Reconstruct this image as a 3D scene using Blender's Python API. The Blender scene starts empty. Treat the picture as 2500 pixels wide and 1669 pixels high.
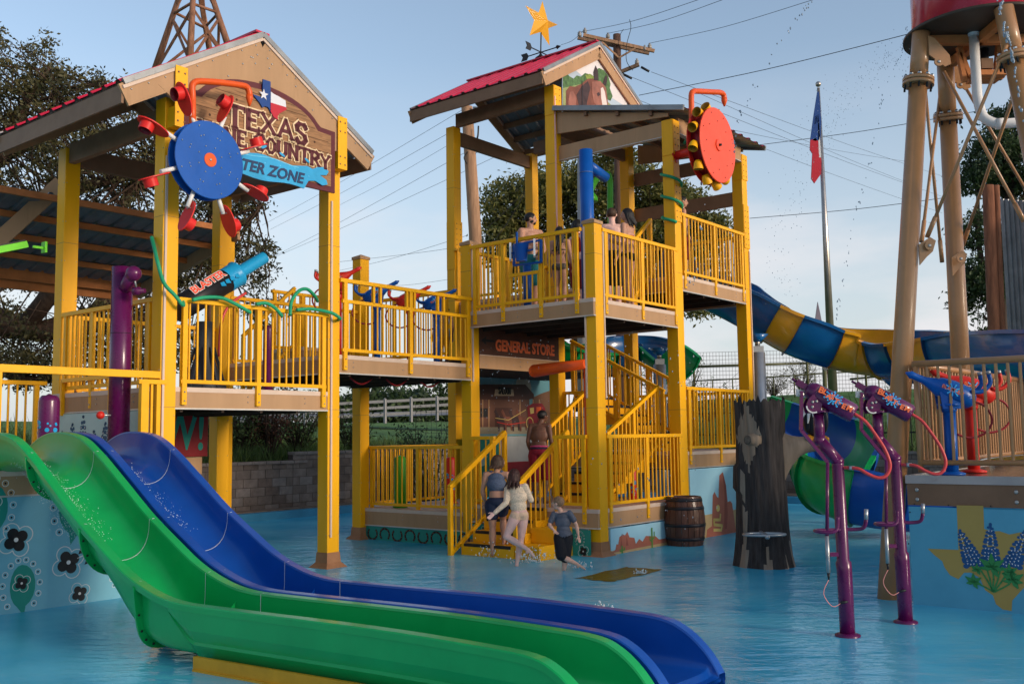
import bpy, bmesh, math, random
import numpy as np
from mathutils import Vector, Matrix
S = bpy.context.scene
COL = S.collection
R = math.radians
random.seed(7)

# ---------------- camera ----------------
CH = 1.8                                   # eye height above the water
_p, _r = R(5.37), R(-0.7736)
CD = Vector((0, math.cos(_p), math.sin(_p)))
_u = Vector((0, -math.sin(_p), math.cos(_p)))
CX = math.cos(_r) * Vector((1, 0, 0)) + math.sin(_r) * _u
CU = -math.sin(_r) * Vector((1, 0, 0)) + math.cos(_r) * _u
cam = bpy.data.cameras.new("Camera")
cam.sensor_width = 36
cam.lens = 35.0
cam.clip_end = 3000
co = bpy.data.objects.new("Camera", cam)
COL.objects.link(co)
co.matrix_world = Matrix(((CX.x, CU.x, -CD.x, 0), (CX.y, CU.y, -CD.y, 0), (CX.z, CU.z, -CD.z, CH), (0, 0, 0, 1)))
S.camera = co
S.render.resolution_x, S.render.resolution_y = 1024, 683

# ---------------- light ----------------
SUN_AZ = R(122)      # clockwise from +Y
SUN_EL = R(12)
w = bpy.data.worlds.new("World")
S.world = w
w.use_nodes = True
nt = w.node_tree
nt.nodes.clear()
wo = nt.nodes.new('ShaderNodeOutputWorld')
bg = nt.nodes.new('ShaderNodeBackground')
sky = nt.nodes.new('ShaderNodeTexSky')
sky.sky_type = 'NISHITA'
sky.sun_disc = False
sky.sun_elevation = SUN_EL
sky.sun_rotation = SUN_AZ
sky.altitude = 200
sky.air_density = 1.0
sky.dust_density = 1.6
sky.ozone_density = 1.6
bg.inputs[1].default_value = 0.15
tc = nt.nodes.new('ShaderNodeTexCoord')
mp = nt.nodes.new('ShaderNodeMapping')
mp.inputs['Scale'].default_value = (1.0, 1.0, 3.2)
mp.inputs['Location'].default_value = (0.35, 0.1, 0.0)
nz = nt.nodes.new('ShaderNodeTexNoise')
nz.inputs['Scale'].default_value = 3.1
nz.inputs['Detail'].default_value = 7
nz.inputs['Roughness'].default_value = 0.55
cr = nt.nodes.new('ShaderNodeValToRGB')
cr.color_ramp.elements[0].position = 0.44
cr.color_ramp.elements[1].position = 0.66
sep = nt.nodes.new('ShaderNodeSeparateXYZ')
mr = nt.nodes.new('ShaderNodeMapRange')          # clouds only low in the sky
mr.inputs['From Min'].default_value = 0.34
mr.inputs['From Max'].default_value = 0.05
mu = nt.nodes.new('ShaderNodeMath'); mu.operation = 'MULTIPLY'
mx = nt.nodes.new('ShaderNodeMix'); mx.data_type = 'RGBA'
mx.inputs[7].default_value = (2.85, 2.75, 2.8, 1)
L = nt.links.new
L(tc.outputs['Generated'], mp.inputs[0]); L(mp.outputs[0], nz.inputs[0]); L(nz.outputs[0], cr.inputs[0])
L(tc.outputs['Generated'], sep.inputs[0]); L(sep.outputs[2], mr.inputs[0])
L(cr.outputs[0], mu.inputs[0]); L(mr.outputs[0], mu.inputs[1]); L(mu.outputs[0], mx.inputs[0])
hsv = nt.nodes.new('ShaderNodeHueSaturation'); hsv.inputs['Saturation'].default_value = 0.84; hsv.inputs['Value'].default_value = 0.80
L(sky.outputs[0], hsv.inputs['Color']); hz = nt.nodes.new('ShaderNodeMapRange'); hz.inputs['From Min'].default_value = 0.36; hz.inputs['From Max'].default_value = 0.0; hz.inputs['To Max'].default_value = 0.85
hm = nt.nodes.new('ShaderNodeMix'); hm.data_type = 'RGBA'; hm.inputs[7].default_value = (2.12, 2.26, 2.46, 1)
L(sep.outputs[2], hz.inputs[0]); L(hz.outputs[0], hm.inputs[0]); L(hsv.outputs[0], hm.inputs[6]); L(hm.outputs[2], mx.inputs[6]); L(mx.outputs[2], bg.inputs[0]); L(bg.outputs[0], wo.inputs[0])

sl = bpy.data.lights.new("Sun", 'SUN')
sl.energy = 1.15
sl.angle = R(12)
sl.color = (1.0, 0.83, 0.66)
so = bpy.data.objects.new("Sun", sl)
COL.objects.link(so)
sd = Vector((math.sin(SUN_AZ) * math.cos(SUN_EL), math.cos(SUN_AZ) * math.cos(SUN_EL), math.sin(SUN_EL)))
so.rotation_euler = (-sd).to_track_quat('-Z', 'Y').to_euler()
so.location = sd * 60
S.view_settings.view_transform = 'Standard'
S.view_settings.look = 'None'
S.view_settings.exposure = 1.06
S.view_settings.gamma = 1.0

# ---------------- frames ----------------
TH = R(51.15)
U = Vector((math.cos(TH), math.sin(TH), 0))       # the play structure's grid runs along U and V
V = Vector((math.sin(TH), -math.cos(TH), 0))
Z = Vector((0, 0, 1))
def W(u, v, z=0.0):
    return U * u + V * v + Z * z
def ray(a, b):
    return CX * ((a - 1250) / 2430.6) - CU * ((b - 834.5) / 2430.6) + CD
def at(a, b, y):                                  # survey helper: sight line a,b at distance y from the eye
    q = ray(a, b) * (y / ray(a, b).y); return Vector((q.x, q.y, q.z + CH))
def onv(a, b, v):
    q = ray(a, b); q = q * (v / q.dot(V)); return Vector((q.x, q.y, q.z + CH))
def onu(a, b, u):
    q = ray(a, b); q = q * (u / q.dot(U)); return Vector((q.x, q.y, q.z + CH))
def onz(a, b, z):
    q = ray(a, b); q = q * ((z - CH) / q.z); return Vector((q.x, q.y, z))

# ---------------- materials ----------------
MATS = {}
def mat(name, col, rough=0.5, metal=0.0, var=0.12, scale=3.0, bump=0.0, bscale=40.0, spec=0.28, streak=False, coat=0.0, dirt=0.0, sheen=0.0):
    if name in MATS: return MATS[name]
    m = bpy.data.materials.new(name); m.use_nodes = True
    t = m.node_tree; b = t.nodes['Principled BSDF']
    b.inputs['Roughness'].default_value = rough
    b.inputs['Metallic'].default_value = metal
    b.inputs['Specular IOR Level'].default_value = spec
    b.inputs['Coat Weight'].default_value = coat
    b.inputs['Coat Roughness'].default_value = 0.12
    b.inputs['Sheen Weight'].default_value = sheen
    g = t.nodes.new('ShaderNodeNewGeometry')
    mpn = t.nodes.new('ShaderNodeMapping')
    if streak: mpn.inputs['Scale'].default_value = (1, 1, 0.12)
    n = t.nodes.new('ShaderNodeTexNoise'); n.inputs['Scale'].default_value = scale; n.inputs['Detail'].default_value = 6; n.inputs['Roughness'].default_value = 0.6
    r = t.nodes.new('ShaderNodeValToRGB')
    c = Vector(col[:3])
    lo = c * (1 - var); hi = Vector([min(1, x * (1 + var) + 0.004) for x in c])
    r.color_ramp.elements[0].position = 0.3; r.color_ramp.elements[1].position = 0.7
    r.color_ramp.elements[0].color = (*lo, 1); r.color_ramp.elements[1].color = (*hi, 1)
    t.links.new(g.outputs['Position'], mpn.inputs[0]); t.links.new(mpn.outputs[0], n.inputs[0])
    t.links.new(n.outputs[0], r.inputs[0])
    out = r.outputs[0]
    if dirt:
        n2 = t.nodes.new('ShaderNodeTexNoise'); n2.inputs['Scale'].default_value = 9; n2.inputs['Detail'].default_value = 8; n2.inputs['Roughness'].default_value = 0.75
        t.links.new(mpn.outputs[0], n2.inputs[0])
        r2 = t.nodes.new('ShaderNodeValToRGB'); r2.color_ramp.elements[0].position = 0.55; r2.color_ramp.elements[1].position = 0.75
        t.links.new(n2.outputs[0], r2.inputs[0])
        mm = t.nodes.new('ShaderNodeMath'); mm.operation = 'MULTIPLY'; mm.inputs[1].default_value = dirt
        t.links.new(r2.outputs[0], mm.inputs[0])
        mi = t.nodes.new('ShaderNodeMix'); mi.data_type = 'RGBA'; mi.inputs[7].default_value = (c.x * .45 + .02, c.y * .4 + .015, c.z * .35 + .01, 1)
        t.links.new(mm.outputs[0], mi.inputs[0]); t.links.new(out, mi.inputs[6]); out = mi.outputs[2]
        ro = t.nodes.new('ShaderNodeMapRange'); ro.inputs['To Min'].default_value = max(0.02, rough - .08); ro.inputs['To Max'].default_value = min(1, rough + .15)
        t.links.new(n2.outputs[0], ro.inputs[0]); t.links.new(ro.outputs[0], b.inputs['Roughness'])
    t.links.new(out, b.inputs['Base Color'])
    if bump:
        n3 = t.nodes.new('ShaderNodeTexNoise'); n3.inputs['Scale'].default_value = bscale; n3.inputs['Detail'].default_value = 5
        t.links.new(g.outputs['Position'] if not streak else mpn.outputs[0], n3.inputs[0])
        bp = t.nodes.new('ShaderNodeBump'); bp.inputs['Strength'].default_value = bump; bp.inputs['Distance'].default_value = 0.01
        t.links.new(n3.outputs[0], bp.inputs['Height']); t.links.new(bp.outputs[0], b.inputs['Normal'])
    MATS[name] = m
    return m

YEL = mat('yellow_paint', (0.86, 0.41, 0.0015), 0.42, var=.08, streak=True, scale=2.5, dirt=.12)
YEL2 = mat('yellow_rail_paint', (0.86, 0.41, 0.0015), 0.38, var=.08, scale=4, dirt=.08)
TAN = mat('tan_panel', (0.42, 0.245, 0.125), 0.55, var=.10, streak=True, scale=3, dirt=.35)
TAND = mat('tan_base', (0.34, 0.16, 0.075), 0.6, var=.15, dirt=.3)
BRN = mat('brown_beam', (0.22, 0.12, 0.065), 0.55, var=.12, dirt=.2)
CREAM = mat('cream_strip', (0.62, 0.47, 0.37), 0.6, var=.07, dirt=.15)
DRIP = mat('drip_metal', (0.55, 0.52, 0.48), 0.4, metal=.4, dirt=.3)
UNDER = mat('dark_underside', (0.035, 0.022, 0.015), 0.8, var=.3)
REDROOF = mat('red_metal_roof', (0.56, 0.012, 0.045), 0.35, var=.12, dirt=.25, coat=.3)
GREYROOF = mat('galvanised_roof', (0.24, 0.245, 0.25), 0.42, metal=.6, var=.2, dirt=.4)
ORNG_ST = mat('orange_primer_steel', (0.48, 0.17, 0.05), 0.6, var=.2, dirt=.3)
WHT = mat('white_plastic', (0.72, 0.70, 0.68), 0.4, var=.05, dirt=.1)
PINKTRIM = mat('pink_trim', (0.85, 0.45, 0.36), 0.35, var=.05)
STEEL = mat('bolt_steel', (0.42, 0.40, 0.38), 0.32, metal=.9, var=.1)
BLK = mat('black', (0.012, 0.012, 0.014), 0.45, var=.1)
GREEN = mat('green_gel_coat', (0.001, 0.36, 0.085), 0.30, var=.12, coat=.22, dirt=.16, scale=1.2)
BLUE = mat('blue_gel_coat', (0.001, 0.065, 0.34), 0.28, var=.12, coat=.22, dirt=.16, scale=1.2)
BLUEP = mat('blue_paint', (0.001, 0.08, 0.36), 0.3, var=.08, dirt=.1)
SKYB = mat('light_blue_paint', (0.015, 0.32, 0.62), 0.3, var=.08, dirt=.1)
PURP = mat('purple_paint', (0.095, 0.003, 0.062), 0.25, var=.12, coat=.3, dirt=.12)
ORG = mat('orange_paint', (0.72, 0.09, 0.01), 0.32, var=.08, dirt=.15)
REDP = mat('red_paint', (0.60, 0.025, 0.015), 0.35, var=.1, dirt=.12)
REDO = mat('red_orange_disc', (0.85, 0.085, 0.035), 0.38, var=.06, dirt=.1)
REDD = mat('dark_red', (0.22, 0.006, 0.012), 0.4, var=.1)
LIME = mat('green_paint', (0.05, 0.30, 0.012), 0.35, var=.1, dirt=.1)
HOSEG = mat('green_hose', (0.015, 0.30, 0.14), 0.45, var=.1)
HOSER = mat('red_hose', (0.55, 0.05, 0.05), 0.35, var=.15)
TANP = mat('tan_pipe_paint', (0.40, 0.20, 0.085), 0.30, var=.08, coat=.3, dirt=.18)
WOOD = mat('weathered_wood', (0.22, 0.13, 0.08), 0.8, var=.35, streak=True, scale=14, bump=.5)
WOODR = mat('redwood_log', (0.20, 0.075, 0.035), 0.8, var=.4, streak=True, scale=16, bump=.6)
TEAL = mat('teal_panel', (0.012, 0.24, 0.19), 0.5, var=.05)
PALE = mat('pale_blue_panel', (0.25, 0.52, 0.60), 0.45, var=.05, dirt=.08)
PALEG = mat('pale_mint_panel', (0.42, 0.60, 0.58), 0.45, var=.05, dirt=.08)
GLV = mat('galvanised_steel', (0.40, 0.41, 0.42), 0.35, metal=.75, var=.15, dirt=.3)

# ---------------- mesh builder ----------------
ORGS = {}
class MB:
    def __init__(s, m=None):
        s.v = []; s.f = []; s.fm = []; s.fs = []; s.m = m
    def add(s, vs, fs, smooth=False, m=None):
        o = len(s.v); s.v.extend([tuple(x) for x in vs])
        for f in fs:
            s.f.append(tuple(i + o for i in f)); s.fm.append(m or s.m); s.fs.append(smooth)
        return s
    def hexa(s, P, m=None):      # 8 corners: bottom 4 ring, top 4 ring
        return s.add(P, [(3, 2, 1, 0), (4, 5, 6, 7), (0, 1, 5, 4), (1, 2, 6, 5), (2, 3, 7, 6), (3, 0, 4, 7)], m=m)
    def ub(s, u0, u1, v0, v1, z0, z1, m=None):
        return s.hexa([W(u0, v0, z0), W(u1, v0, z0), W(u1, v1, z0), W(u0, v1, z0), W(u0, v0, z1), W(u1, v0, z1), W(u1, v1, z1), W(u0, v1, z1)], m)
    def box(s, c, X, Y, Zv, m=None):   # half vectors
        c = Vector(c)
        return s.hexa([c - X - Y - Zv, c + X - Y - Zv, c + X + Y - Zv, c - X + Y - Zv, c - X - Y + Zv, c + X - Y + Zv, c + X + Y + Zv, c - X + Y + Zv], m)
    def bar(s, a, b, w, h, up=Z, m=None):
        a, b = Vector(a), Vector(b); d = (b - a)
        if d.length < 1e-6: return s
        dn = d.normalized(); sd_ = dn.cross(up)
        if sd_.length < 1e-4: sd_ = dn.cross(U)
        sd_.normalize(); n = sd_.cross(dn).normalized()
        return s.box((a + b) / 2, d / 2, sd_ * w / 2, n * h / 2, m)
    def tube(s, pts, r, n=10, cap=True, m=None, closed=False):
        pts = [Vector(p) for p in pts]; k = len(pts)
        rs = r if isinstance(r, (list, tuple)) else [r] * k
        vs = []; ref = None
        for i, p in enumerate(pts):
            if closed: t = pts[(i + 1) % k] - pts[i - 1]
            else: t = pts[min(i + 1, k - 1)] - pts[max(i - 1, 0)]
            t.normalize()
            if ref is None:
                ref = t.cross(Z)
                if ref.length < .1: ref = t.cross(Vector((1, 0, 0)))
            a = (ref - t * ref.dot(t)).normalized(); ref = a; b = t.cross(a)
            for j in range(n):
                q = 2 * math.pi * j / n
                vs.append(p + (a * math.cos(q) + b * math.sin(q)) * rs[i])
        fs = []
        for i in range(k if closed else k - 1):
            i2 = (i + 1) % k
            for j in range(n):
                fs.append((i * n + j, i * n + (j + 1) % n, i2 * n + (j + 1) % n, i2 * n + j))
        s.add(vs, fs, True, m)
        if cap and not closed:
            o = len(s.v) - len(vs)
            s.f.append(tuple(o + j for j in range(n))[::-1]); s.f.append(tuple(o + (k - 1) * n + j for j in range(n)))
            s.fm += [m or s.m] * 2; s.fs += [False] * 2
        return s
    def cyl(s, a, b, r, r2=None, n=16, m=None, cap=True):
        return s.tube([a, b], [r, r if r2 is None else r2], n, cap, m)
    def capsule(s, a, b, ra, rb, n=12, m=None):
        a, b = Vector(a), Vector(b); d = b - a
        d = d.normalized() if d.length > 1e-6 else Z.copy()
        pts, rs = [], []
        for q in (-88, -60, -30): pts.append(a + d * ra * math.sin(R(q))); rs.append(ra * math.cos(R(q)))
        for q in (0,): pts += [a, b]; rs += [ra, rb]
        for q in (30, 60, 88): pts.append(b + d * rb * math.sin(R(q))); rs.append(rb * math.cos(R(q)))
        return s.tube(pts, rs, n, True, m)
    def ell(s, c, rx, ry, rz, n=14, k=9, m=None, rot=None):
        c = Vector(c); vs = [];
        for i in range(1, k):
            ph = math.pi * i / k
            for j in range(n):
                q = 2 * math.pi * j / n
                p = Vector((rx * math.sin(ph) * math.cos(q), ry * math.sin(ph) * math.sin(q), rz * math.cos(ph)))
                if rot is not None: p = rot @ p
                vs.append(c + p)
        p1 = Vector((0, 0, rz)); p2 = -p1
        if rot is not None: p1 = rot @ p1; p2 = rot @ p2
        vs += [c + p1, c + p2]; t = len(vs) - 2; fs = []
        for i in range(k - 2):
            for j in range(n): fs.append((i * n + j, (i + 1) * n + j, (i + 1) * n + (j + 1) % n, i * n + (j + 1) % n))
        for j in range(n):
            fs.append((t, j, (j + 1) % n)); fs.append((t + 1, (k - 2) * n + (j + 1) % n, (k - 2) * n + j))
        return s.add(vs, fs, True, m)
    def lathe(s, c, axis, prof, n=24, m=None, smooth=True, cap=True):   # prof: (dist along axis, radius)
        c = Vector(c); ax = Vector(axis).normalized(); a = ax.cross(Z)
        if a.length < .05: a = ax.cross(Vector((1, 0, 0)))
        a.normalize(); b = ax.cross(a); vs = []
        for d, r in prof:
            for j in range(n):
                q = 2 * math.pi * j / n; vs.append(c + ax * d + (a * math.cos(q) + b * math.sin(q)) * r)
        fs = [(i * n + j, i * n + (j + 1) % n, (i + 1) * n + (j + 1) % n, (i + 1) * n + j) for i in range(len(prof) - 1) for j in range(n)]
        s.add(vs, fs, smooth, m)
        if cap:
            o = len(s.v) - len(vs)
            s.f.append(tuple(o + j for j in range(n))[::-1]); s.f.append(tuple(o + (len(prof) - 1) * n + j for j in range(n)))
            s.fm += [m or s.m] * 2; s.fs += [False] * 2
        return s
    def flat(s, F, poly, off, th=0.003, m=None):  # F = (origin, X, Y, N); closed prism standing off..off+th in front of the plane
        o, X, Y, N = F
        a = [o + X * x + Y * y + N * off for x, y in poly]; b = [p + N * th for p in a]; k = len(a)
        return s.add(a + b, [tuple(range(k))[::-1], tuple(range(k, 2 * k))] + [(i, (i + 1) % k, k + (i + 1) % k, k + i) for i in range(k)], m=m)
    def disc(s, F, x, y, r, off, th=0.003, m=None, n=24, ry=None):
        return s.flat(F, [(x + r * math.cos(2 * math.pi * i / n), y + (ry or r) * math.sin(2 * math.pi * i / n)) for i in range(n)], off, th, m)
    def line(s, F, pts, w, off, th=0.003, m=None):     # a painted ribbon
        for (x0, y0), (x1, y1) in zip(pts[:-1], pts[1:]):
            d = math.hypot(x1 - x0, y1 - y0) or 1e-6; nx, ny = -(y1 - y0) / d * w / 2, (x1 - x0) / d * w / 2
            ex, ey = (x1 - x0) / d * w * .3, (y1 - y0) / d * w * .3
            s.flat(F, [(x0 + nx - ex, y0 + ny - ey), (x0 - nx - ex, y0 - ny - ey), (x1 - nx + ex, y1 - ny + ey), (x1 + nx + ex, y1 + ny + ey)], off, th, m)
        return s
    def bolt(s, p, n, r=.012, m=None):
        p = Vector(p); n = Vector(n); return s.lathe(p, n, [(0, r), (.006, r * .9), (.01, r * .5)], 8, m or STEEL)
    def build(s, name, parent=None, loc=None, bevel=0, mods=None):
        ms = []
        for x in s.fm:
            if x not in ms: ms.append(x)
        me = bpy.data.meshes.new(name)
        if parent is not None: org = ORGS[parent.name]
        elif loc is not None: org = Vector(loc)
        else:
            a = np.array(s.v); org = Vector((float((a[:, 0].min() + a[:, 0].max()) / 2), float((a[:, 1].min() + a[:, 1].max()) / 2), float(a[:, 2].min())))
        me.from_pydata([(x - org.x, y - org.y, z - org.z) for x, y, z in s.v], [], s.f)
        for x in ms: me.materials.append(x)
        idx = {id(x): i for i, x in enumerate(ms)}
        me.polygons.foreach_set('material_index', [idx[id(x)] for x in s.fm])
        me.polygons.foreach_set('use_smooth', s.fs)
        me.update()
        o = bpy.data.objects.new(name, me); COL.objects.link(o)
        if parent is not None: o.parent = parent
        else: o.location = org
        ORGS[o.name] = org
        if bevel:
            b = o.modifiers.new('bevel', 'BEVEL'); b.width = bevel; b.segments = 2; b.limit_method = 'ANGLE'; b.angle_limit = R(50)
        return o

def thing(name, label, cat, loc, group=None):
    o = bpy.data.objects.new(name, None); COL.objects.link(o); o.location = loc; o.empty_display_size = .2
    ORGS[o.name] = Vector(loc); return tag(o, label, cat, group)
def tag(o, label=None, cat=None, group=None, kind=None):
    if label: o['label'] = label
    if cat: o['category'] = cat
    if group: o['group'] = group
    if kind: o['kind'] = kind
    return o
def struct(o): o['kind'] = 'structure'; return o

def FV(u, v, z): return (W(u, v, z), U, Z, V)           # frame on a wall facing +V
def FU(u, v, z): return (W(u, v, z), V, Z, -U)          # frame on a wall facing -U

def text(mb, s_, F, x, y, size, off, th=.004, m=None, sx=1.0, rot=0.0, bold=0.0, align='CENTER', shear=0, curve=None):
    c = bpy.data.curves.new('t', 'FONT'); c.body = s_; c.size = size; c.align_x = align; c.extrude = th / 2; c.offset = bold; c.shear = shear; c.resolution_u = 3
    o = bpy.data.objects.new('t', c); COL.objects.link(o)
    dg = bpy.context.evaluated_depsgraph_get(); me = bpy.data.meshes.new_from_object(o.evaluated_get(dg))
    O, X, Y, N = F; cr_, sr = math.cos(rot), math.sin(rot); vs = []
    for q in me.vertices:
        px, py = q.co.x * sx, q.co.y
        if curve: py += curve(px)
        a, b = x + px * cr_ - py * sr, y + px * sr + py * cr_
        vs.append(O + X * a + Y * b + N * (off + th / 2 + q.co.z))
    mb.add(vs, [tuple(p.vertices) for p in me.polygons], m=m)
    bpy.data.objects.remove(o); bpy.data.curves.remove(c); bpy.data.meshes.remove(me)

def smoothpts(P, n=6):            # Catmull-Rom through points
    P = [Vector(p) for p in P]; out = []
    for i in range(len(P) - 1):
        a, b, c, d = P[max(i - 1, 0)], P[i], P[i + 1], P[min(i + 2, len(P) - 1)]
        for k in range(n):
            t = k / n
            out.append(.5 * ((2 * b) + (c - a) * t + (2 * a - 5 * b + 4 * c - d) * t * t + (3 * b - a - 3 * c + d) * t ** 3))
    out.append(P[-1]); return out
# ================= setting =================
def pool_mat():
    m = bpy.data.materials.new('pool_water'); m.use_nodes = True; t = m.node_tree; b = t.nodes['Principled BSDF']
    g = t.nodes.new('ShaderNodeNewGeometry')
    n = t.nodes.new('ShaderNodeTexNoise'); n.inputs['Scale'].default_value = 0.45; n.inputs['Detail'].default_value = 5
    r = t.nodes.new('ShaderNodeValToRGB'); r.color_ramp.elements[0].position = .35; r.color_ramp.elements[1].position = .68
    r.color_ramp.elements[0].color = (.025, .42, .68, 1); r.color_ramp.elements[1].color = (.17, .70, .90, 1)
    t.links.new(g.outputs['Position'], n.inputs[0]); t.links.new(n.outputs[0], r.inputs[0]); t.links.new(r.outputs[0], b.inputs['Base Color'])
    b.inputs['Roughness'].default_value = .10; b.inputs['IOR'].default_value = 1.333; b.inputs['Specular IOR Level'].default_value = .16
    prev = None
    for sc, st, dist, sx in ((1.5, .6, .07, 1.6), (5.5, .7, .026, 1.9), (16, .45, .008, 1.4)):
        mpp = t.nodes.new('ShaderNodeMapping'); mpp.inputs['Scale'].default_value = (1 / sx * 1.2, sx, 1); mpp.inputs['Rotation'].default_value = (0, 0, .25)
        k = t.nodes.new('ShaderNodeTexNoise'); k.inputs['Scale'].default_value = sc; k.inputs['Detail'].default_value = 3; k.inputs['Distortion'].default_value = .7
        t.links.new(g.outputs['Position'], mpp.inputs[0]); t.links.new(mpp.outputs[0], k.inputs[0])
        bp = t.nodes.new('ShaderNodeBump'); bp.inputs['Strength'].default_value = st; bp.inputs['Distance'].default_value = dist
        t.links.new(k.outputs[0], bp.inputs['Height'])
        if prev: t.links.new(prev.outputs[0], bp.inputs['Normal'])
        prev = bp
    df = t.nodes.new('ShaderNodeBsdfDiffuse'); gl = t.nodes.new('ShaderNodeBsdfGlossy'); gl.inputs['Roughness'].default_value = .07
    fr = t.nodes.new('ShaderNodeFresnel'); fr.inputs['IOR'].default_value = 1.33; mm = t.nodes.new('ShaderNodeMath'); mm.operation = 'MULTIPLY'; mm.inputs[1].default_value = .44
    ms_ = t.nodes.new('ShaderNodeMixShader'); t.links.new(r.outputs[0], df.inputs[0]); t.links.new(prev.outputs[0], gl.inputs['Normal']); t.links.new(prev.outputs[0], fr.inputs['Normal']); t.links.new(fr.outputs[0], mm.inputs[0]); t.links.new(mm.outputs[0], ms_.inputs[0])
    t.links.new(df.outputs[0], ms_.inputs[1]); t.links.new(gl.outputs[0], ms_.inputs[2]); t.links.new(ms_.outputs[0], t.nodes['Material Output'].inputs[0]); t.nodes.remove(b)
    return m
WATER = pool_mat()
PE_V, PE_U = -18.35, 24.2          # far edges of the pool
mb = MB(WATER)
mb.add([W(-40, PE_V), W(PE_U, PE_V), W(PE_U, 40), W(-40, 40)], [(0, 1, 2, 3)])
struct(mb.build('pool_water', loc=(0, 0, 0)))

GRASSM = mat('grass_ground', (.08, .16, .03), .95, var=.5, scale=1.5, bump=.6, bscale=25)
def ground_z(u, v):
    d = max(u - (PE_U + 1.18), (PE_V - .78) - v)
    if d <= 0: return -0.5
    P = W(u, v)
    h = 1.1 + 1.75 * min(1, d / 34) ** .9
    if P.x > 4: h += min(1, (P.x - 4) / 10) * 1.3 * min(1, max(0, d - 3) / 18)
    return h + .12 * math.sin(P.x * .31) * math.sin(P.y * .23)
mb = MB(GRASSM)
us = [-400, -150, -60] + [x * 2.5 for x in range(-16, 10)] + [PE_U + 1.18, PE_U + 1.19] + [26 + 2.5 * i for i in range(22)] + [110, 200, 500]
vs_ = [-500, -200, -110] + [-80 + 2.5 * i for i in range(24)] + [PE_V - .79, PE_V - .78] + [-18 + 3 * i for i in range(22)] + [80, 200, 400]
us.sort(); vs_.sort()
vv = [W(a, b, ground_z(a, b)) for a in us for b in vs_]
nb = len(vs_)
mb.add(vv, [(i * nb + j, (i + 1) * nb + j, (i + 1) * nb + j + 1, i * nb + j + 1) for i in range(len(us) - 1) for j in range(nb - 1)], True)
struct(mb.build('ground', loc=(0, 0, 0)))
CONC = mat('pool_deck_concrete', (.20, .14, .10), .85, var=.25, scale=5, dirt=.5, bump=.3)
CURBB = mat('pool_curb_blue', (.05, .27, .42), .5, var=.12, dirt=.15)
mb = MB(CURBB)
mb.ub(-40, PE_U + .25, PE_V - .25, PE_V, -.3, .17); mb.ub(PE_U, PE_U + .25, PE_V, 40, -.3, .165)
struct(mb.build('pool_curb', loc=W(12, PE_V)))
mb = MB(CONC)
mb.ub(-40, PE_U + .6, PE_V - .6, PE_V - .25, -.3, .2); mb.ub(PE_U + .25, PE_U + 1.0, PE_V - .25, 40, -.3, .195)
struct(mb.build('pool_coping', loc=W(12, PE_V)))

# block walls: individual courses of blocks laid as geometry
BLKM = [mat('block_%d' % i, c, .9, var=.22, scale=6, dirt=.4, bump=.4) for i, c in enumerate([(.16, .125, .105), (.19, .15, .128), (.135, .10, .082), (.21, .175, .155)])]
MORT = mat('mortar', (.075, .058, .05), .95)
def block_wall(P0, d, n, L_, H_, label, capm, loc):
    t = thing('block_wall', label, 'wall', loc)
    mb = MB(MORT); mb.box(P0 + d * L_ / 2 - n * .1 + Z * H_ / 2, d * L_ / 2, n * .09, Z * H_ / 2)
    mb.build('wall_core', t)
    mb = MB(); c = 0; z = 0.0; rr = random.Random(4)
    while z < H_ - .1:
        x = 0.0 if c % 2 == 0 else -.2
        while x < L_:
            a, b = max(x, 0), min(x + .4, L_)
            if b - a > .05:
                mb.box(P0 + d * (a + b) / 2 + Z * (z + .1) - n * .01, d * ((b - a) / 2 - .006), n * (.012 + rr.random() * .003), Z * .094, m=rr.choice(BLKM))
            x += .4
        z += .2; c += 1
    mb.build('blocks', t)
    mb = MB(BLKM[3]); x = 0
    while x < L_:
        mb.box(P0 + d * (x + .2) + Z * (H_ + .035) - n * .08, d * .195, n * .13, Z * .034); x += .4
    mb.build('capping', t, bevel=.006)
    return t
block_wall(W(-6, PE_V - .6, .1), U, V, 21.2, 1.12, 'lower run of brown concrete block wall left of the step', None, W(8, PE_V - .7))
block_wall(W(15.2, PE_V - .6, .1), U, V, 10.4, 1.32, 'taller run of grey block wall behind the yellow platform', None, W(20, PE_V - .7))
block_wall(W(PE_U + 1.0, 6, .1), -V, -U, 24.2, 1.12, 'block wall closing the far right end of the pool', None, W(PE_U + 1.1, -6))

# ---- vegetation ----
def leafmat(name, c1, c2, tr=.25):
    m = bpy.data.materials.new(name); m.use_nodes = True; t = m.node_tree; b = t.nodes['Principled BSDF']
    oi = t.nodes.new('ShaderNodeNewGeometry'); r = t.nodes.new('ShaderNodeValToRGB')
    r.color_ramp.elements[0].color = (*c1, 1); r.color_ramp.elements[1].color = (*c2, 1)
    t.links.new(oi.outputs['Random Per Island'], r.inputs[0]); t.links.new(r.outputs[0], b.inputs['Base Color'])
    b.inputs['Roughness'].default_value = .6
    tl = t.nodes.new('ShaderNodeBsdfTranslucent'); t.links.new(r.outputs[0], tl.inputs[0])
    mx_ = t.nodes.new('ShaderNodeMixShader'); mx_.inputs[0].default_value = tr
    t.links.new(b.outputs[0], mx_.inputs[1]); t.links.new(tl.outputs[0], mx_.inputs[2])
    t.links.new(mx_.outputs[0], t.nodes['Material Output'].inputs[0])
    return m
LF_OAK = leafmat('oak_leaves', (.035, .036, .012), (.13, .11, .035))
LF_MID = leafmat('elm_leaves', (.055, .08, .015), (.22, .19, .045))
LF_DK = leafmat('dark_leaves', (.016, .034, .010), (.06, .10, .028))
LF_BUSH = leafmat('bush_leaves', (.035, .065, .016), (.12, .18, .045))
BARK = mat('bark', (.075, .045, .030), .95, var=.4, streak=True, scale=10, bump=.8)
BARKD = mat('bark_dark', (.045, .030, .022), .95, var=.4, streak=True, scale=10, bump=.8)
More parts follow.
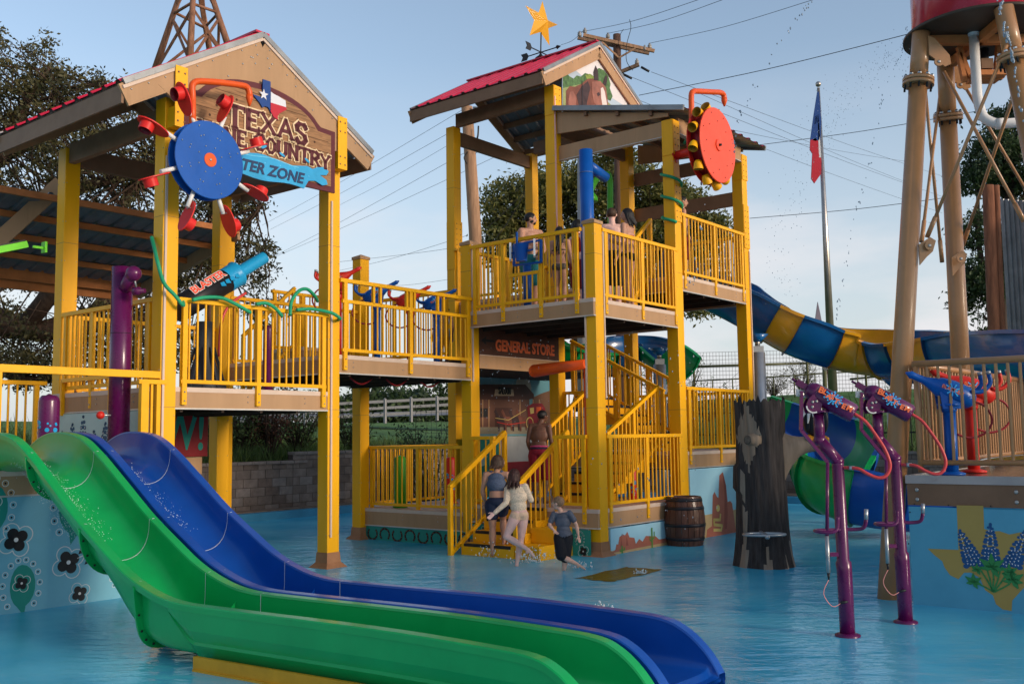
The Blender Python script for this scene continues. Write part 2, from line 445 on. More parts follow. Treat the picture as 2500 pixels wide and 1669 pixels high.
def leaves_mesh(name, centers, normals_n, size, m, parent, rng):
    # every leaf a folded pair of quads, scattered round its clump point
    n = len(centers); c = np.array(centers)
    a = rng.normal(size=(n, 3)); a /= np.linalg.norm(a, axis=1)[:, None]
    b = rng.normal(size=(n, 3)); b -= (b * a).sum(1)[:, None] * a; b /= np.linalg.norm(b, axis=1)[:, None]
    s_ = (size * rng.uniform(.6, 1.35, n))[:, None]
    org = np.array(ORGS[parent.name])
    c = c - org
    nn = np.cross(a, b)
    v = np.stack([c - a * s_, c + b * s_ * .42 + nn * s_ * .12, c + a * s_, c - b * s_ * .42 + nn * s_ * .12], 1).reshape(-1, 3)
    me = bpy.data.meshes.new(name); me.vertices.add(4 * n); me.vertices.foreach_set('co', v.ravel())
    me.loops.add(4 * n); me.loops.foreach_set('vertex_index', np.arange(4 * n, dtype=np.int32))
    me.polygons.add(n); me.polygons.foreach_set('loop_start', np.arange(0, 4 * n, 4, dtype=np.int32)); me.polygons.foreach_set('loop_total', np.full(n, 4, dtype=np.int32))
    me.update(calc_edges=True); me.validate(); me.materials.append(m)
    o = bpy.data.objects.new(name, me); COL.objects.link(o); o.parent = parent; ORGS[o.name] = Vector(org)
    return o
def tree(name, label, base, limbs, blobs, nleaf, lsize, lm, bm, seed=1, clump=.34, per=26, trunk_r=.3, twigs=1.0, cat='tree', group=None, hang=0):
    """limbs: list of polylines (points) with start radius; blobs: (centre, (rx,ry,rz), weight)"""
    rng = np.random.default_rng(seed); rr = random.Random(seed)
    t = thing(name, label, cat, base, group)
    mb = MB(bm); ends = []
    for pts, r0, r1 in limbs:
        P = smoothpts(pts, 5); k = len(P)
        P = [p + Vector((rr.gauss(0, .03), rr.gauss(0, .03), rr.gauss(0, .02))) * (r0 * 2 if i else 0) for i, p in enumerate(P)]
        mb.tube(P, [r0 + (r1 - r0) * i / (k - 1) for i in range(k)], 9); ends += P[k // 3:]
    w_ = np.array([b[2] for b in blobs], float); w_ /= w_.sum()
    ncl = max(8, nleaf // per); cl = []
    tw = MB(bm)
    for i in range(ncl):
        c, rad, _ = blobs[rng.choice(len(blobs), p=w_)]
        d = rng.normal(size=3); d /= np.linalg.norm(d); q = rng.uniform(.25, 1) ** .55
        p = Vector((c[0] + d[0] * rad[0] * q, c[1] + d[1] * rad[1] * q, c[2] + d[2] * rad[2] * q))
        cl.append(p)
        if ends and rr.random() < .5 * twigs:
            e = min((ends[rr.randrange(len(ends))] for _ in range(7)), key=lambda x: (x - p).length)
            mid = (e + p) / 2 + Vector((rr.gauss(0, .12), rr.gauss(0, .12), rr.gauss(.05, .12))) * (p - e).length * .6
            rt = min(.026, .006 + .006 * (p - e).length)
            mb.tube(smoothpts([e, mid, p], 3), [rt * (1.4 - .2 * k) for k in range(7)], 4, cap=False)
    mb.build('trunk', t)
    cl = np.array(cl); idx = rng.integers(0, len(cl), nleaf)
    cs = clump * rng.uniform(.5, 1.3, len(cl))
    off = rng.normal(size=(nleaf, 3)) * (cs[idx] * .5)[:, None]
    off[:, 2] *= .7
    leaves_mesh('crown', cl[idx] + off, None, lsize, lm, t, rng)
    return t

def A(px, py, y): return at(px, py, y)
# big live oak behind the left gazebo
oy = 22.0
base = A(-260, 1010, oy); base.z = 1.3
tree('live_oak', 'large spreading live oak filling the left edge behind the gazebo', base,
     [([base, A(-220, 850, oy), A(-100, 770, oy), A(60, 800, oy), A(200, 800, oy), A(380, 770, oy)], .55, .10),
      ([A(-220, 850, oy), A(-150, 500, oy + 1), A(0, 380, oy), A(40, 300, oy), A(120, 170, oy)], .42, .05),
      ([A(-150, 500, oy), A(40, 560, oy), A(150, 480, oy), A(300, 430, oy), A(430, 400, oy)], .26, .05),
      ([A(60, 800, oy), A(180, 640, oy - 1), A(260, 560, oy), A(350, 420, oy), A(420, 360, oy)], .22, .04),
      ([A(200, 800, oy), A(350, 640, oy), A(480, 580, oy), A(600, 540, oy), A(640, 500, oy)], .20, .03),
      ([A(0, 380, oy), A(120, 330, oy), A(200, 250, oy), A(260, 200, oy)], .15, .03),
      ([A(-100, 770, oy), A(0, 900, oy), A(120, 930, oy)], .2, .05)],
     [(A(20, 170, oy), (1.3, 1.8, 1.1), 1.2), (A(120, 270, oy), (1.2, 1.8, .9), 1.3), (A(220, 230, oy), (.9, 1.2, .6), .7), (A(60, 420, oy), (1.6, 2, 1.2), 1.5),
      (A(330, 250, oy), (.6, 1, .45), .35), (A(420, 330, oy), (.9, 1.5, .6), .7), (A(250, 400, oy), (1.4, 2, .9), 1.5), (A(420, 460, oy), (1.3, 1.5, .9), 1.1),
      (A(560, 480, oy), (.75, 1.2, .6), .7), (A(620, 620, oy), (.5, 1.2, .7), .55), (A(480, 620, oy), (1.0, 1.5, .9), .9), (A(120, 620, oy), (1.6, 2, 1.1), 1.2),
      (A(30, 850, oy), (1.6, 2.5, 1.0), 1.9), (A(330, 700, oy), (1.6, 2, 1.0), 1.3), (A(-60, 300, oy), (1.2, 2, 2.5), 1.0), (A(200, 880, oy), (2.0, 2, .8), 1.4), (A(420, 860, oy), (1.3, 2, .7), 1.0),
      (A(640, 740, oy), (.4, 1, .5), .25)],
     52000, .052, LF_OAK, BARK, seed=3, clump=.27, per=34, twigs=.9)
# rounded tree behind the tall tower
oy = 40.0
base = A(1430, 1000, oy)
tree('elm_tree', 'broad leafy tree standing behind the tall tower', base,
     [([base, A(1430, 850, oy), A(1420, 700, oy), A(1430, 560, oy)], .5, .15), ([A(1430, 850, oy), A(1300, 680, oy), A(1240, 560, oy)], .25, .08),
      ([A(1430, 850, oy), A(1560, 690, oy), A(1640, 560, oy)], .25, .08), ([A(1560, 690, oy), A(1700, 640, oy), A(1760, 560, oy)], .15, .05)],
     [(A(1260, 530, oy), (1.5, 2.5, 1.6), 1.3), (A(1330, 470, oy), (1.4, 2.5, 1.0), 1), (A(1230, 600, oy), (.9, 2, .9), .7), (A(1430, 480, oy), (1.7, 2.5, 1.5), 1.3), (A(1560, 470, oy), (1.6, 2.5, 1.1), 1.3),
      (A(1650, 510, oy), (1.1, 2.5, .9), .9), (A(1600, 600, oy), (1.9, 2.5, 1.4), 1.5), (A(1450, 640, oy), (2.2, 2.5, 1.5), 1.6), (A(1300, 660, oy), (1.4, 2.5, 1.0), .7), (A(1735, 560, oy), (.75, 1.5, .5), .45), (A(1700, 650, oy), (1.2, 2, 1.0), .8), (A(1700, 750, oy), (.7, 1.5, .3), .15), (A(1500, 400, oy), (1.0, 2, .5), .4)],
     60000, .10, LF_MID, BARKD, seed=5, clump=.55, per=60, twigs=.8)
oy = 30.0
base = A(2440, 1010, oy)
tree('oak_tree', 'dark tree behind the water tower at the right edge', base,
     [([base, A(2440, 800, oy), A(2460, 550, oy), A(2470, 350, oy)], .3, .08), ([A(2440, 800, oy), A(2390, 600, oy), A(2390, 450, oy)], .12, .04), ([A(2460, 550, oy), A(2560, 400, oy)], .12, .04)],
     [(A(2480, 300, oy), (.7, 1.5, .7), 1), (A(2420, 380, oy), (.75, 1.5, .7), 1), (A(2500, 420, oy), (.9, 1.5, .8), 1.2), (A(2390, 440, oy), (.5, 1.2, .4), .5), (A(2560, 330, oy), (.8, 1.5, .8), .8), (A(2380, 560, oy), (.4, 1, .6), .4), (A(2390, 700, oy), (.55, 1.2, 1.0), 1.1), (A(2400, 850, oy), (.6, 1.2, .6), .6), (A(2480, 600, oy), (.8, 1.2, 1.2), .8)],
     26000, .075, LF_DK, BARKD, seed=8, clump=.36, per=55, twigs=.8)
# ================= play structure =================
UL, UA, U2, U3, U4 = 6.8, 9.43, 12.5, 15.05, 17.7
V1, V2, V3 = -8.5, -10.97, -13.48
PW = .108
def post(t, u, v, z0, z1, cap=False, flange=True, splice=None, trim=None, m=None):
    mb = MB(m or YEL); mb.ub(u - PW, u + PW, v - PW, v + PW, z0, z1)
    o = mb.build('post', t, bevel=.008)
    sm = MB(BRN)
    for z in np.arange(z0 + 2.2, z1 - .3, 2.35):      # seam lines of the cladding
        sm.ub(u - PW - .001, u + PW + .001, v - PW - .001, v + PW + .001, z, z + .005)
    for z in np.arange(z0 + .45, z1 - .1, .55):
        for s_ in (-1, 1):
            sm.bolt(W(u + s_ * .085, v + PW, z), V, .006); sm.bolt(W(u - PW, v + s_ * .085, z), -U, .006)
    sm.build('fixings', o)
    if flange:
        f = MB(TAND); P = [(u + a * x, v + a * y, z) for z, a in ((z0 - .02, .21), (z0 + .07, .125), (z0 + .21, .114)) for x, y in ((-1, -1), (1, -1), (1, 1), (-1, 1))]
        f.add([W(*p) for p in P], [(3, 2, 1, 0), (8, 9, 10, 11)] + [(k * 4 + j, k * 4 + (j + 1) % 4, k * 4 + 4 + (j + 1) % 4, k * 4 + 4 + j) for k in (0, 1) for j in range(4)])
        f.build('base_flange', o)
    if cap:
        f = MB(TAN); a = PW + .012
        f.add([W(u - a, v - a, z1), W(u + a, v - a, z1), W(u + a, v + a, z1), W(u - a, v + a, z1), W(u - a, v - a, z1 + .05), W(u + a, v - a, z1 + .05), W(u + a, v + a, z1 + .05), W(u - a, v + a, z1 + .05), W(u, v, z1 + .105)],
              [(0, 1, 5, 4), (1, 2, 6, 5), (2, 3, 7, 6), (3, 0, 4, 7), (4, 5, 8), (5, 6, 8), (6, 7, 8), (7, 4, 8)])
        f.build('cap', o)
    if splice:
        for za, zb in splice:
            f = MB(YEL); f.ub(u - PW + .008, u + PW + .012, v + PW, v + PW + .014, za, zb); f.ub(u - PW - .012, u - PW, v - PW + .01, v + PW + .01, za, zb)
            for zz in np.arange(za + .07, zb - .03, .11):
                for s_ in (-.05, .06): f.bolt(W(u + s_, v + PW + .014, zz), V, .011, BRN)
            f.build('splice_plate', o)
    for (du, dv, za, zb, mm) in (trim or []):
        f = MB(mm); f.bar(W(u + du, v + dv, za), W(u + du, v + dv, zb), .022, .028, U); f.build('conduit', o)
    return o
def railing(t, A_, B_, zt, zd=None, mids=(.5,), ztB=None, name='railing', foot=.22, pitch=.112, skipfoot=False, brackets=True, m=None, zbB=None, window=None):
    """A_,B_ (u,v) ends; zt top of rail, zd deck; sloped when ztB given"""
    ztB = zt if ztB is None else ztB; zd = zt - 1.11 if zd is None else zd
    zl = zd + .045; zlB = zl + (ztB - zt) if zbB is None else zbB
    mb = MB(m or YEL2)
    P = lambda s_, h: W(A_[0] + (B_[0] - A_[0]) * s_, A_[1] + (B_[1] - A_[1]) * s_, h)
    Lh = math.hypot(B_[0] - A_[0], B_[1] - A_[1])
    T = lambda s_: zt + (ztB - zt) * s_; B = lambda s_: zl + (zlB - zl) * s_
    e = .045 / Lh if brackets else 0
    mb.bar(P(-e, T(-e) - .03), P(1 + e, T(1 + e) - .03), .062, .056)
    mb.bar(P(0, B(0) + .025), P(1, B(1) + .025), .042, .048)
    ups = [0.02] + list(mids) + [.98]
    for s_ in ups:
        mb.bar(P(s_, B(s_) - (0 if skipfoot else foot + .045)), P(s_, T(s_) - .055), .05, .066, P(1, 0) - P(0, 0))
        if not skipfoot:
            n = (P(1, 0) - P(0, 0)).cross(Z).normalized()
            if n.dot(Vector((0, -1, 0))) < 0: n = -n
            for h in (.06, .17): mb.bolt(P(s_, zd - h) + n * .026, n, .012)
    mb2 = MB(m or YEL2); n = max(2, int(Lh / pitch))
    for i in range(1, n):
        s_ = i / n
        if min(abs(s_ - x) for x in ups) * Lh < .05: continue
        top = T(s_) - .05
        if window and window[0] < s_ < window[1]: top = window[2]
        mb2.tube([P(s_, B(s_) + .03), P(s_, top)], .0145, 6, cap=False)
    o = mb.build(name, t, bevel=.004)
    mb2.build('balusters', o)
    return o
def deck(t, u0, u1, v0, v1, zt, faces=('v', 'u'), edge=.1, thick=.255, mname='deck', floor_m=None):
    u0 -= edge; u1 += edge; v0 -= edge; v1 += edge
    mb = MB(floor_m or CREAM); mb.ub(u0 + .02, u1 - .02, v0 + .02, v1 - .02, zt - .05, zt); fl = mb.build('deck_floor', t)
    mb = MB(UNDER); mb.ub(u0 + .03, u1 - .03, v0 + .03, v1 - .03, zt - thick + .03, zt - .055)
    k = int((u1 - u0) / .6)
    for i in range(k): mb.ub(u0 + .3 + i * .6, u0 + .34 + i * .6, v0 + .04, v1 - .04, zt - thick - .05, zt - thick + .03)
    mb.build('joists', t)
    f = MB(TAN)
    for s_ in (0, 1):
        vv_ = v1 if s_ else v0 + .02
        f.ub(u0, u1, vv_ - .02, vv_, zt - thick, zt - .058)
        f.ub(u0 - .003, u1 + .003, vv_ - .024, vv_ + .004, zt - .058, zt + .001, m=CREAM)
        f.ub(u0, u1, vv_ - .025, vv_ + .007, zt - thick - .018, zt - thick, m=DRIP)
        uu = u1 if s_ else u0 + .02
        f.ub(uu - .02, uu, v0 + .021, v1 - .021, zt - thick, zt - .058)
        f.ub(uu - .024, uu + .003, v0 + .021, v1 - .021, zt - .058, zt + .001, m=CREAM)
        f.ub(uu - .027, uu + .006, v0 + .021, v1 - .021, zt - thick - .018, zt - thick, m=DRIP)
    for i in range(3):
        for h in (.10, .17):
            f.bolt(W(u0 + (i + .35) * (u1 - u0) / 3, v1, zt - h), V, .009)
            f.bolt(W(u0, v0 + (i + .35) * (v1 - v0) / 3, zt - h), -U, .009)
    f.build('fascia', t)
def corr(mb, a0, a1, b0, b1, pitch, h, m, th=.0):
    """sheet from edge a0->a1 (eave line) up to b0->b1 (ridge line), ribs running from eave to ridge"""
    a0, a1, b0, b1 = map(Vector, (a0, a1, b0, b1)); Ln = (a1 - a0).length; n = int(Ln / pitch); prof = []
    for i in range(n):
        for x, y in ((0, 0), (.62, 0), (.70, 1), (.88, 1), (.96, 0)): prof.append(((i + x) / n, y * h))
    prof.append((1, 0)); nrm = (a1 - a0).cross(b0 - a0).normalized()
    if nrm.z < 0: nrm = -nrm
    vs = [];
    for s_, y in prof: vs += [a0.lerp(a1, s_) + nrm * (y + th), b0.lerp(b1, s_) + nrm * (y + th)]
    return mb.add(vs, [(2 * i, 2 * i + 2, 2 * i + 3, 2 * i + 1) for i in range(len(prof) - 1)], m=m)
def gable_roof(t, uc, hw, v0, v1, zr, ze, panel=None):
    rf = MB(REDROOF)
    for s_ in (-1, 1):
        e0, e1 = W(uc + s_ * hw, v0, ze), W(uc + s_ * hw, v1, ze); r0, r1 = W(uc, v0, zr), W(uc, v1, zr)
        corr(rf, e0, e1, r0, r1, .30, .032, REDROOF, .045)
        corr(rf, e0, e1, r0, r1, .30, .032, GREYROOF, .030)
    rf.bar(W(uc, v0, zr + .055), W(uc, v1, zr + .055), .22, .03)
    ro = rf.build('roof', t)
    b = MB(BRN); k = 5
    for s_ in (-1, 1):
        for i in range(1, k):
            q = i / k; b.bar(W(uc + s_ * hw * q, v0 + .05, zr + (ze - zr) * q - .045), W(uc + s_ * hw * q, v1 - .05, zr + (ze - zr) * q - .045), .06, .12)
        b.bar(W(uc + s_ * (hw - .012), v0 + .02, ze - .10), W(uc + s_ * (hw - .012), v1 - .021, ze - .10), .03, .23)
    b.build('purlin', ro)
    for vv_ in (v0 + .02, v1 - .02):
        for s_ in (-1, 1):
            f = MB(TAN); d = (W(uc + s_ * hw, vv_, ze) - W(uc, vv_, zr)).normalized()
            f.bar(W(uc, vv_, zr - .15), W(uc + s_ * hw, vv_, ze - .13) - d * .02, .035, .27, V.cross(d))
            f.bar(W(uc, vv_ + .026, zr - .035), W(uc + s_ * hw, vv_ + .026, ze - .028), .02, .04, V.cross(d), m=CREAM)
            f.bar(W(uc, vv_ + .026, zr + .03), W(uc + s_ * hw, vv_ + .026, ze + .04), .045, .07, V.cross(d), m=GREYROOF)
            for i in range(9):
                q = (i + .5) / 9; f.bolt(W(uc + s_ * hw * q, vv_ + .018, zr + (ze - zr) * q - .09), V, .012)
            f.build('bargeboard', ro)
    return ro
def beam(t, P, Q, h=.28, w_=.09, m=BRN, name='beam', edge=None):
    mb = MB(m); mb.bar(P, Q, w_, h)
    if edge: mb.bar(Vector(P) - Z * (h / 2 + .008), Vector(Q) - Z * (h / 2 + .008), w_ + .02, .016, m=edge)
    return mb.build(name, t, bevel=.005)

# ---------- left shade tower with the big sign ----------
T1 = thing('shade_tower', 'yellow post tower with a red gabled roof carrying the big wooden sign', 'play tower', W(8.1, -12.2, 0))
post(T1, UL, V2, 0, 6.05, trim=[(-PW + .03, PW + .012, 0.5, 5.3, CREAM)])
post(T1, UA, V2, 0, 6.05, trim=[(-PW + .05, PW + .012, 0.42, 5.2, CREAM)])
post(T1, UL + .02, V3, 0, 5.9); post(T1, UA - .08, V3, 0, 5.9)
Z1 = 2.45
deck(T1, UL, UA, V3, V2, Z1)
railing(T1, (UL + .16, V2 + .12), (UA - .16, V2 + .12), 3.56, Z1)
railing(T1, (UL - .08, V3 + .2), (UL - .08, V2 - .16), 3.56, Z1, mids=(.35, .68))
railing(T1, (UL + .2, V3), (UA - .2, V3), 3.56, Z1)
RF1 = gable_roof(T1, 8.04, 2.0, -13.95, -10.72, 7.20, 5.99)
mb = MB(TAN)        # closed gable panel
F = FV(0, -10.763, 0)
mb.flat(F, [(6.86, 5.90), (9.33, 5.90), (9.6, 6.10), (8.04, 7.05), (6.5, 6.12)], 0, .043)
for x, y in ((7.88, 6.86), (7.95, 6.92), (7.92, 6.79), (8.12, 6.92), (8.19, 6.86), (8.15, 6.79), (7.72, 6.73), (7.85, 6.86), (8.45, 6.78), (7.5, 6.5), (8.9, 6.4), (8.6, 6.66)): mb.bolt(W(x, -10.72, y), V, .013)
mb.build('gable_panel', T1)
for (a, b) in (((UL, V2), (UL, V3)), ((UA, V2), (UA, V3)), ((UL, V3), (UA, V3)), ((UL, V2 - .02), (UA, V2 - .02))):
    d = (W(*b) - W(*a)).normalized() * .11
    beam(T1, W(a[0], a[1], 5.82) + d, W(b[0], b[1], 5.82) - d)
for u in (UL, UA):
    f = MB(YEL); f.ub(u - .085, u + .085, -10.70, -10.685, 5.65, 6.42); f.ub(u - .085, u + .085, -10.86, -10.70, 5.65, 5.9)
    for z in (5.72, 5.83, 6.2, 6.34):
        for s_ in (-.045, .045): f.bolt(W(u + s_, -10.685, z), V, .014, BRN)
    f.build('mounting_plate', T1)

# ---- slab serif lettering drawn as strokes ----
GL = {'T': (.95, [((0, 1), (.95, 1)), ((.475, 1), (.475, 0))]), 'E': (.78, [((.14, 0), (.14, 1)), ((.14, 1), (.72, 1)), ((.14, .52), (.55, .52)), ((.14, 0), (.76, 0))]),
      'X': (.95, [((.1, 1), (.85, 0)), ((.85, 1), (.1, 0))]), 'A': (.98, [((.08, 0), (.49, 1)), ((.49, 1), (.9, 0)), ((.24, .36), (.74, .36))]),
      'S': (.72, [((.62, .80), (.52, .97)), ((.52, .97), (.25, .98)), ((.25, .98), (.10, .82)), ((.10, .82), (.14, .64)), ((.14, .64), (.56, .42)), ((.56, .42), (.62, .22)), ((.62, .22), (.48, .03)), ((.48, .03), (.22, .02)), ((.22, .02), (.1, .2))]),
      'W': (1.3, [((.08, 1), (.36, 0)), ((.36, 0), (.64, .9)), ((.64, .9), (.92, 0)), ((.92, 0), (1.2, 1))]), 'I': (.42, [((.21, 0), (.21, 1))]),
      'N': (.95, [((.14, 0), (.14, 1)), ((.14, 1), (.8, 0)), ((.8, 0), (.8, 1))]),
      'C': (.85, [((.76, .75), (.62, .95)), ((.62, .95), (.34, .97)), ((.34, .97), (.12, .72)), ((.12, .72), (.12, .28)), ((.12, .28), (.34, .03)), ((.34, .03), (.62, .05)), ((.62, .05), (.78, .25))]),
      'O': (.9, [((.34, .98), (.12, .72)), ((.12, .72), (.12, .28)), ((.12, .28), (.34, .02)), ((.34, .02), (.56, .02)), ((.56, .02), (.78, .28)), ((.78, .28), (.78, .72)), ((.78, .72), (.56, .98)), ((.56, .98), (.34, .98))]),
      'U': (.92, [((.14, 1), (.14, .25)), ((.14, .25), (.32, .02)), ((.32, .02), (.6, .02)), ((.6, .02), (.78, .25)), ((.78, .25), (.78, 1))]),
      'R': (.9, [((.14, 0), (.14, 1)), ((.14, 1), (.55, 1)), ((.55, 1), (.74, .86)), ((.74, .86), (.74, .66)), ((.74, .66), (.55, .5)), ((.55, .5), (.14, .5)), ((.42, .5), (.84, 0))]),
      'Y': (.92, [((.06, 1), (.46, .48)), ((.86, 1), (.46, .48)), ((.46, .48), (.46, 0))]), 'L': (.75, [((.14, 0), (.14, 1)), ((.14, 0), (.72, 0))]), ' ': (.45, [])}
SER = {'T': [(.475, 0), (.0, .92, 1), (.95, .92, 1)], 'E': [(.76, .1, 1), (.72, .92, 1)], 'X': [(.1, 0), (.85, 0), (.1, 1), (.85, 1)], 'A': [(.08, 0), (.9, 0)], 'W': [(.08, 1), (1.2, 1), (.64, .94)], 'I': [(.21, 0), (.21, 1)],
       'N': [(.14, 0), (.14, 1), (.8, 1)], 'U': [(.14, 1), (.78, 1)], 'R': [(.14, 0), (.14, 1), (.84, 0)], 'Y': [(.46, 0), (.06, 1), (.86, 1)], 'L': [(.14, 1), (.72, .1, 1)], 'S': [(.62, .86, 1), (.1, .14, 1)], 'C': [(.76, .86, 1)]}
def serif_text(mb, s_, F, x0, y0, h, wtot, off, th, m, grow=0.0, curve=None, scales=None, stroke=.225):
    adv = sum(GL[c][0] * (scales[i] if scales else 1) + .08 for i, c in enumerate(s_)); k = wtot / adv; x = x0
    for i, c in enumerate(s_):
        sc = (scales[i] if scales else 1); cw = k * sc; hh = h * sc; yo = y0 + (curve((x - x0) / wtot) if curve else 0) + (h - hh) * .0
        f = lambda p: (x + p[0] * cw, yo + p[1] * hh)
        for a, b in GL[c][1]:
            wd = h * stroke * (1.25 if abs(a[0] - b[0]) < .2 else .85) + grow * 2
            mb.line(F, [f(a), f(b)], wd, off, th, m)
        for q in SER.get(c, []):
            if len(q) == 2: mb.line(F, [f((q[0] - .15, q[1])), f((q[0] + .15, q[1]))], h * .09 + grow * 2, off, th, m)
            else: mb.line(F, [f((q[0], q[1] - .1)), f((q[0], q[1] + .1))], h * .1 + grow * 2, off, th, m)
        x += (GL[c][0] * sc + .08) * k
# sign board
MAR = mat('maroon', (.10, .012, .018), .5); SGW = mat('sign_wood', (.30, .15, .065), .6, var=.4, streak=False, scale=5, dirt=.3)
m_ = SGW; ntw = m_.node_tree
for n_ in ntw.nodes:
    if n_.bl_idname == 'ShaderNodeMapping': n_.inputs['Scale'].default_value = (1, 1, 9)
CRM = mat('cream_lettering', (.80, .60, .36), .5, var=.03); PLNK = mat('plank_gap', (.07, .03, .015), .8)
F = FV(0, -10.715, 0)
SG = thing('park_sign', 'arched wooden sign with maroon frame and cream lettering on the left gable', 'sign', W(8.02, -10.74, 5.2), None)
zb_ = 5.27
arch = [(8.02 + 1.02 * math.cos(q), 6.02 + .50 * math.sin(q)) for q in [math.pi * i / 24 for i in range(3, 22)]]
outer = [(6.84, zb_), (9.28, zb_), (9.28, 6.16), (9.02, 6.17)] + arch + [(7.02, 6.17), (6.84, 6.16)]
inner = [(6.92, zb_ + .08), (9.20, zb_ + .08), (9.20, 6.09), (8.96, 6.10)] + [(8.02 + .94 * math.cos(q), 6.02 + .42 * math.sin(q)) for q in [math.pi * i / 24 for i in range(3, 22)]] + [(7.08, 6.10), (6.92, 6.09)]
mb = MB(MAR); mb.flat(F, outer, 0, .035); mb.build('frame', SG)
mb = MB(SGW); mb.flat(F, inner, .036, .006)
for i, z in enumerate((5.50, 5.66, 5.82, 5.98, 6.12, 6.26, 6.36)):
    hw_ = 1.13 if z < 6.08 else .94 * math.sqrt(max(.02, 1 - ((z - 6.02) / .42) ** 2)) - .03
    mb.flat(F, [(8.02 - hw_, z), (8.02 + hw_, z), (8.02 + hw_, z + .008), (8.02 - hw_, z + .008)], .0425, .001, PLNK)
for x, y in ((7.2, 5.9), (8.9, 5.93), (7.6, 6.2), (8.6, 6.18), (8.95, 5.45), (7.3, 6.05)): mb.disc(F, x, y, .018, .0425, .001, PLNK, 8)
mb.build('board', SG)
mb = MB(CRM)
serif_text(mb, 'TEXAS', F, 7.42, 5.82, .25, 1.36, .046, .012, CRM, .022, lambda s_: .05 * math.sin(math.pi * s_), [1.12, 1, 1, 1, 1.12])
serif_text(mb, 'WINE COUNTRY', F, 7.02, 5.575, .19, 2.16, .046, .012, CRM, .02, lambda s_: .03 * math.sin(math.pi * s_), [1.15, 1, 1, 1, 1, 1.15, 1, 1, 1, 1, 1, 1])
serif_text(mb, 'TEXAS', F, 7.42, 5.82, .25, 1.36, .059, .008, MAR, 0, lambda s_: .05 * math.sin(math.pi * s_), [1.12, 1, 1, 1, 1.12])
serif_text(mb, 'WINE COUNTRY', F, 7.02, 5.575, .19, 2.16, .059, .008, MAR, 0, lambda s_: .03 * math.sin(math.pi * s_), [1.15, 1, 1, 1, 1, 1.15, 1, 1, 1, 1, 1, 1])
mb.build('lettering', SG)
WVB = mat('wave_blue', (.03, .34, .62), .35, var=.12); NVY = mat('navy_lettering', (.015, .04, .11), .5); WVL = mat('wave_light', (.12, .52, .78), .35)
mb = MB(WVB)
top = [(6.95, 5.50)] + [(6.95 + .12 * i, 5.53 + .028 * math.sin(i * .9)) for i in range(1, 16)] + [(8.85, 5.53), (8.95, 5.58), (9.08, 5.60), (9.14, 5.55), (9.1, 5.49), (8.98, 5.47), (9.10, 5.42), (9.12, 5.36), (9.03, 5.33), (8.9, 5.37), (8.78, 5.35)]
bot = [(8.7 - .12 * i, 5.225 + .02 * math.sin(i * .8)) for i in range(0, 15)]
mb.flat(F, top + bot, .046, .02)
mb.line(F, [(7.1 + .1 * i, 5.555 + .018 * math.sin(i * .9 * .1 / .12) - .04) for i in range(16)], .014, .067, .002, WVL)
for i in range(14): mb.disc(F, 7.3 + (i * .37) % 1.6, 5.28 + (i * .083) % .2, .010, .067, .002, WVL, 8)
text(mb, 'WATER ZONE', F, 7.98, 5.29, .205, .067, .008, NVY, sx=1.05, bold=.006, shear=.25)
for x, y, a in ((8.02, 5.66, .5), (8.32, 5.62, -.4), (8.75, 5.63, -.5)): mb.flat(F, [(x + .05 * math.cos(q) * math.cos(a) - .018 * math.sin(q) * math.sin(a), y + .05 * math.cos(q) * math.sin(a) + .018 * math.sin(q) * math.cos(a)) for q in [k * math.pi / 6 for k in range(12)]], .06, .01)
mb.build('wave_banner', SG)
TX = [(.36, 1), (.57, 1), (.57, .72), (.66, .68), (.78, .66), (.90, .62), (.98, .60), (1.0, .42), (1.02, .36), (.92, .28), (.80, .18), (.76, .08), (.78, 0), (.66, .04), (.60, .14), (.52, .27), (.42, .28), (.36, .22), (.27, .34), (.14, .46), (.10, .50), (.36, .50)]
def texas(mb, F, x, y, w_, h, off, th, m, clip=None):
    P = [((px - .10) / .92 * w_ + x, py * h + y) for px, py in TX]
    mb.flat(F, P, off, th, m)
FW = mat('flag_white', (.66, .66, .70), .5, var=.03); FR = mat('flag_red', (.48, .012, .03), .5, var=.05); FB = mat('flag_blue', (.006, .05, .22), .5, var=.05)
mb = MB(FB); x0, y0, w_, h_ = 7.84, 6.08, .55, .50
def tx(px, py): return ((px - .10) / .92 * w_ + x0, py * h_ + y0)
texas(mb, F, x0, y0, w_, h_, .046, .02, FB)
mb.flat(F, [tx(*p) for p in [(.57, .72), (.66, .68), (.78, .66), (.90, .62), (.98, .60), (1.0, .42), (.57, .42)]], .067, .006, FW)
mb.flat(F, [tx(*p) for p in [(.57, .42), (1.0, .42), (1.02, .36), (.92, .28), (.80, .18), (.76, .08), (.78, 0), (.66, .04), (.57, .18)]], .067, .006, FR)
st = [tx(.38 + (.13 if i % 2 == 0 else .052) * math.cos(math.pi / 2 + i * math.pi / 5), .58 + (.16 if i % 2 == 0 else .064) * math.sin(math.pi / 2 + i * math.pi / 5)) for i in range(10)]
mb.flat(F, st, .067, .006, FW)
mb.build('state_emblem', SG)

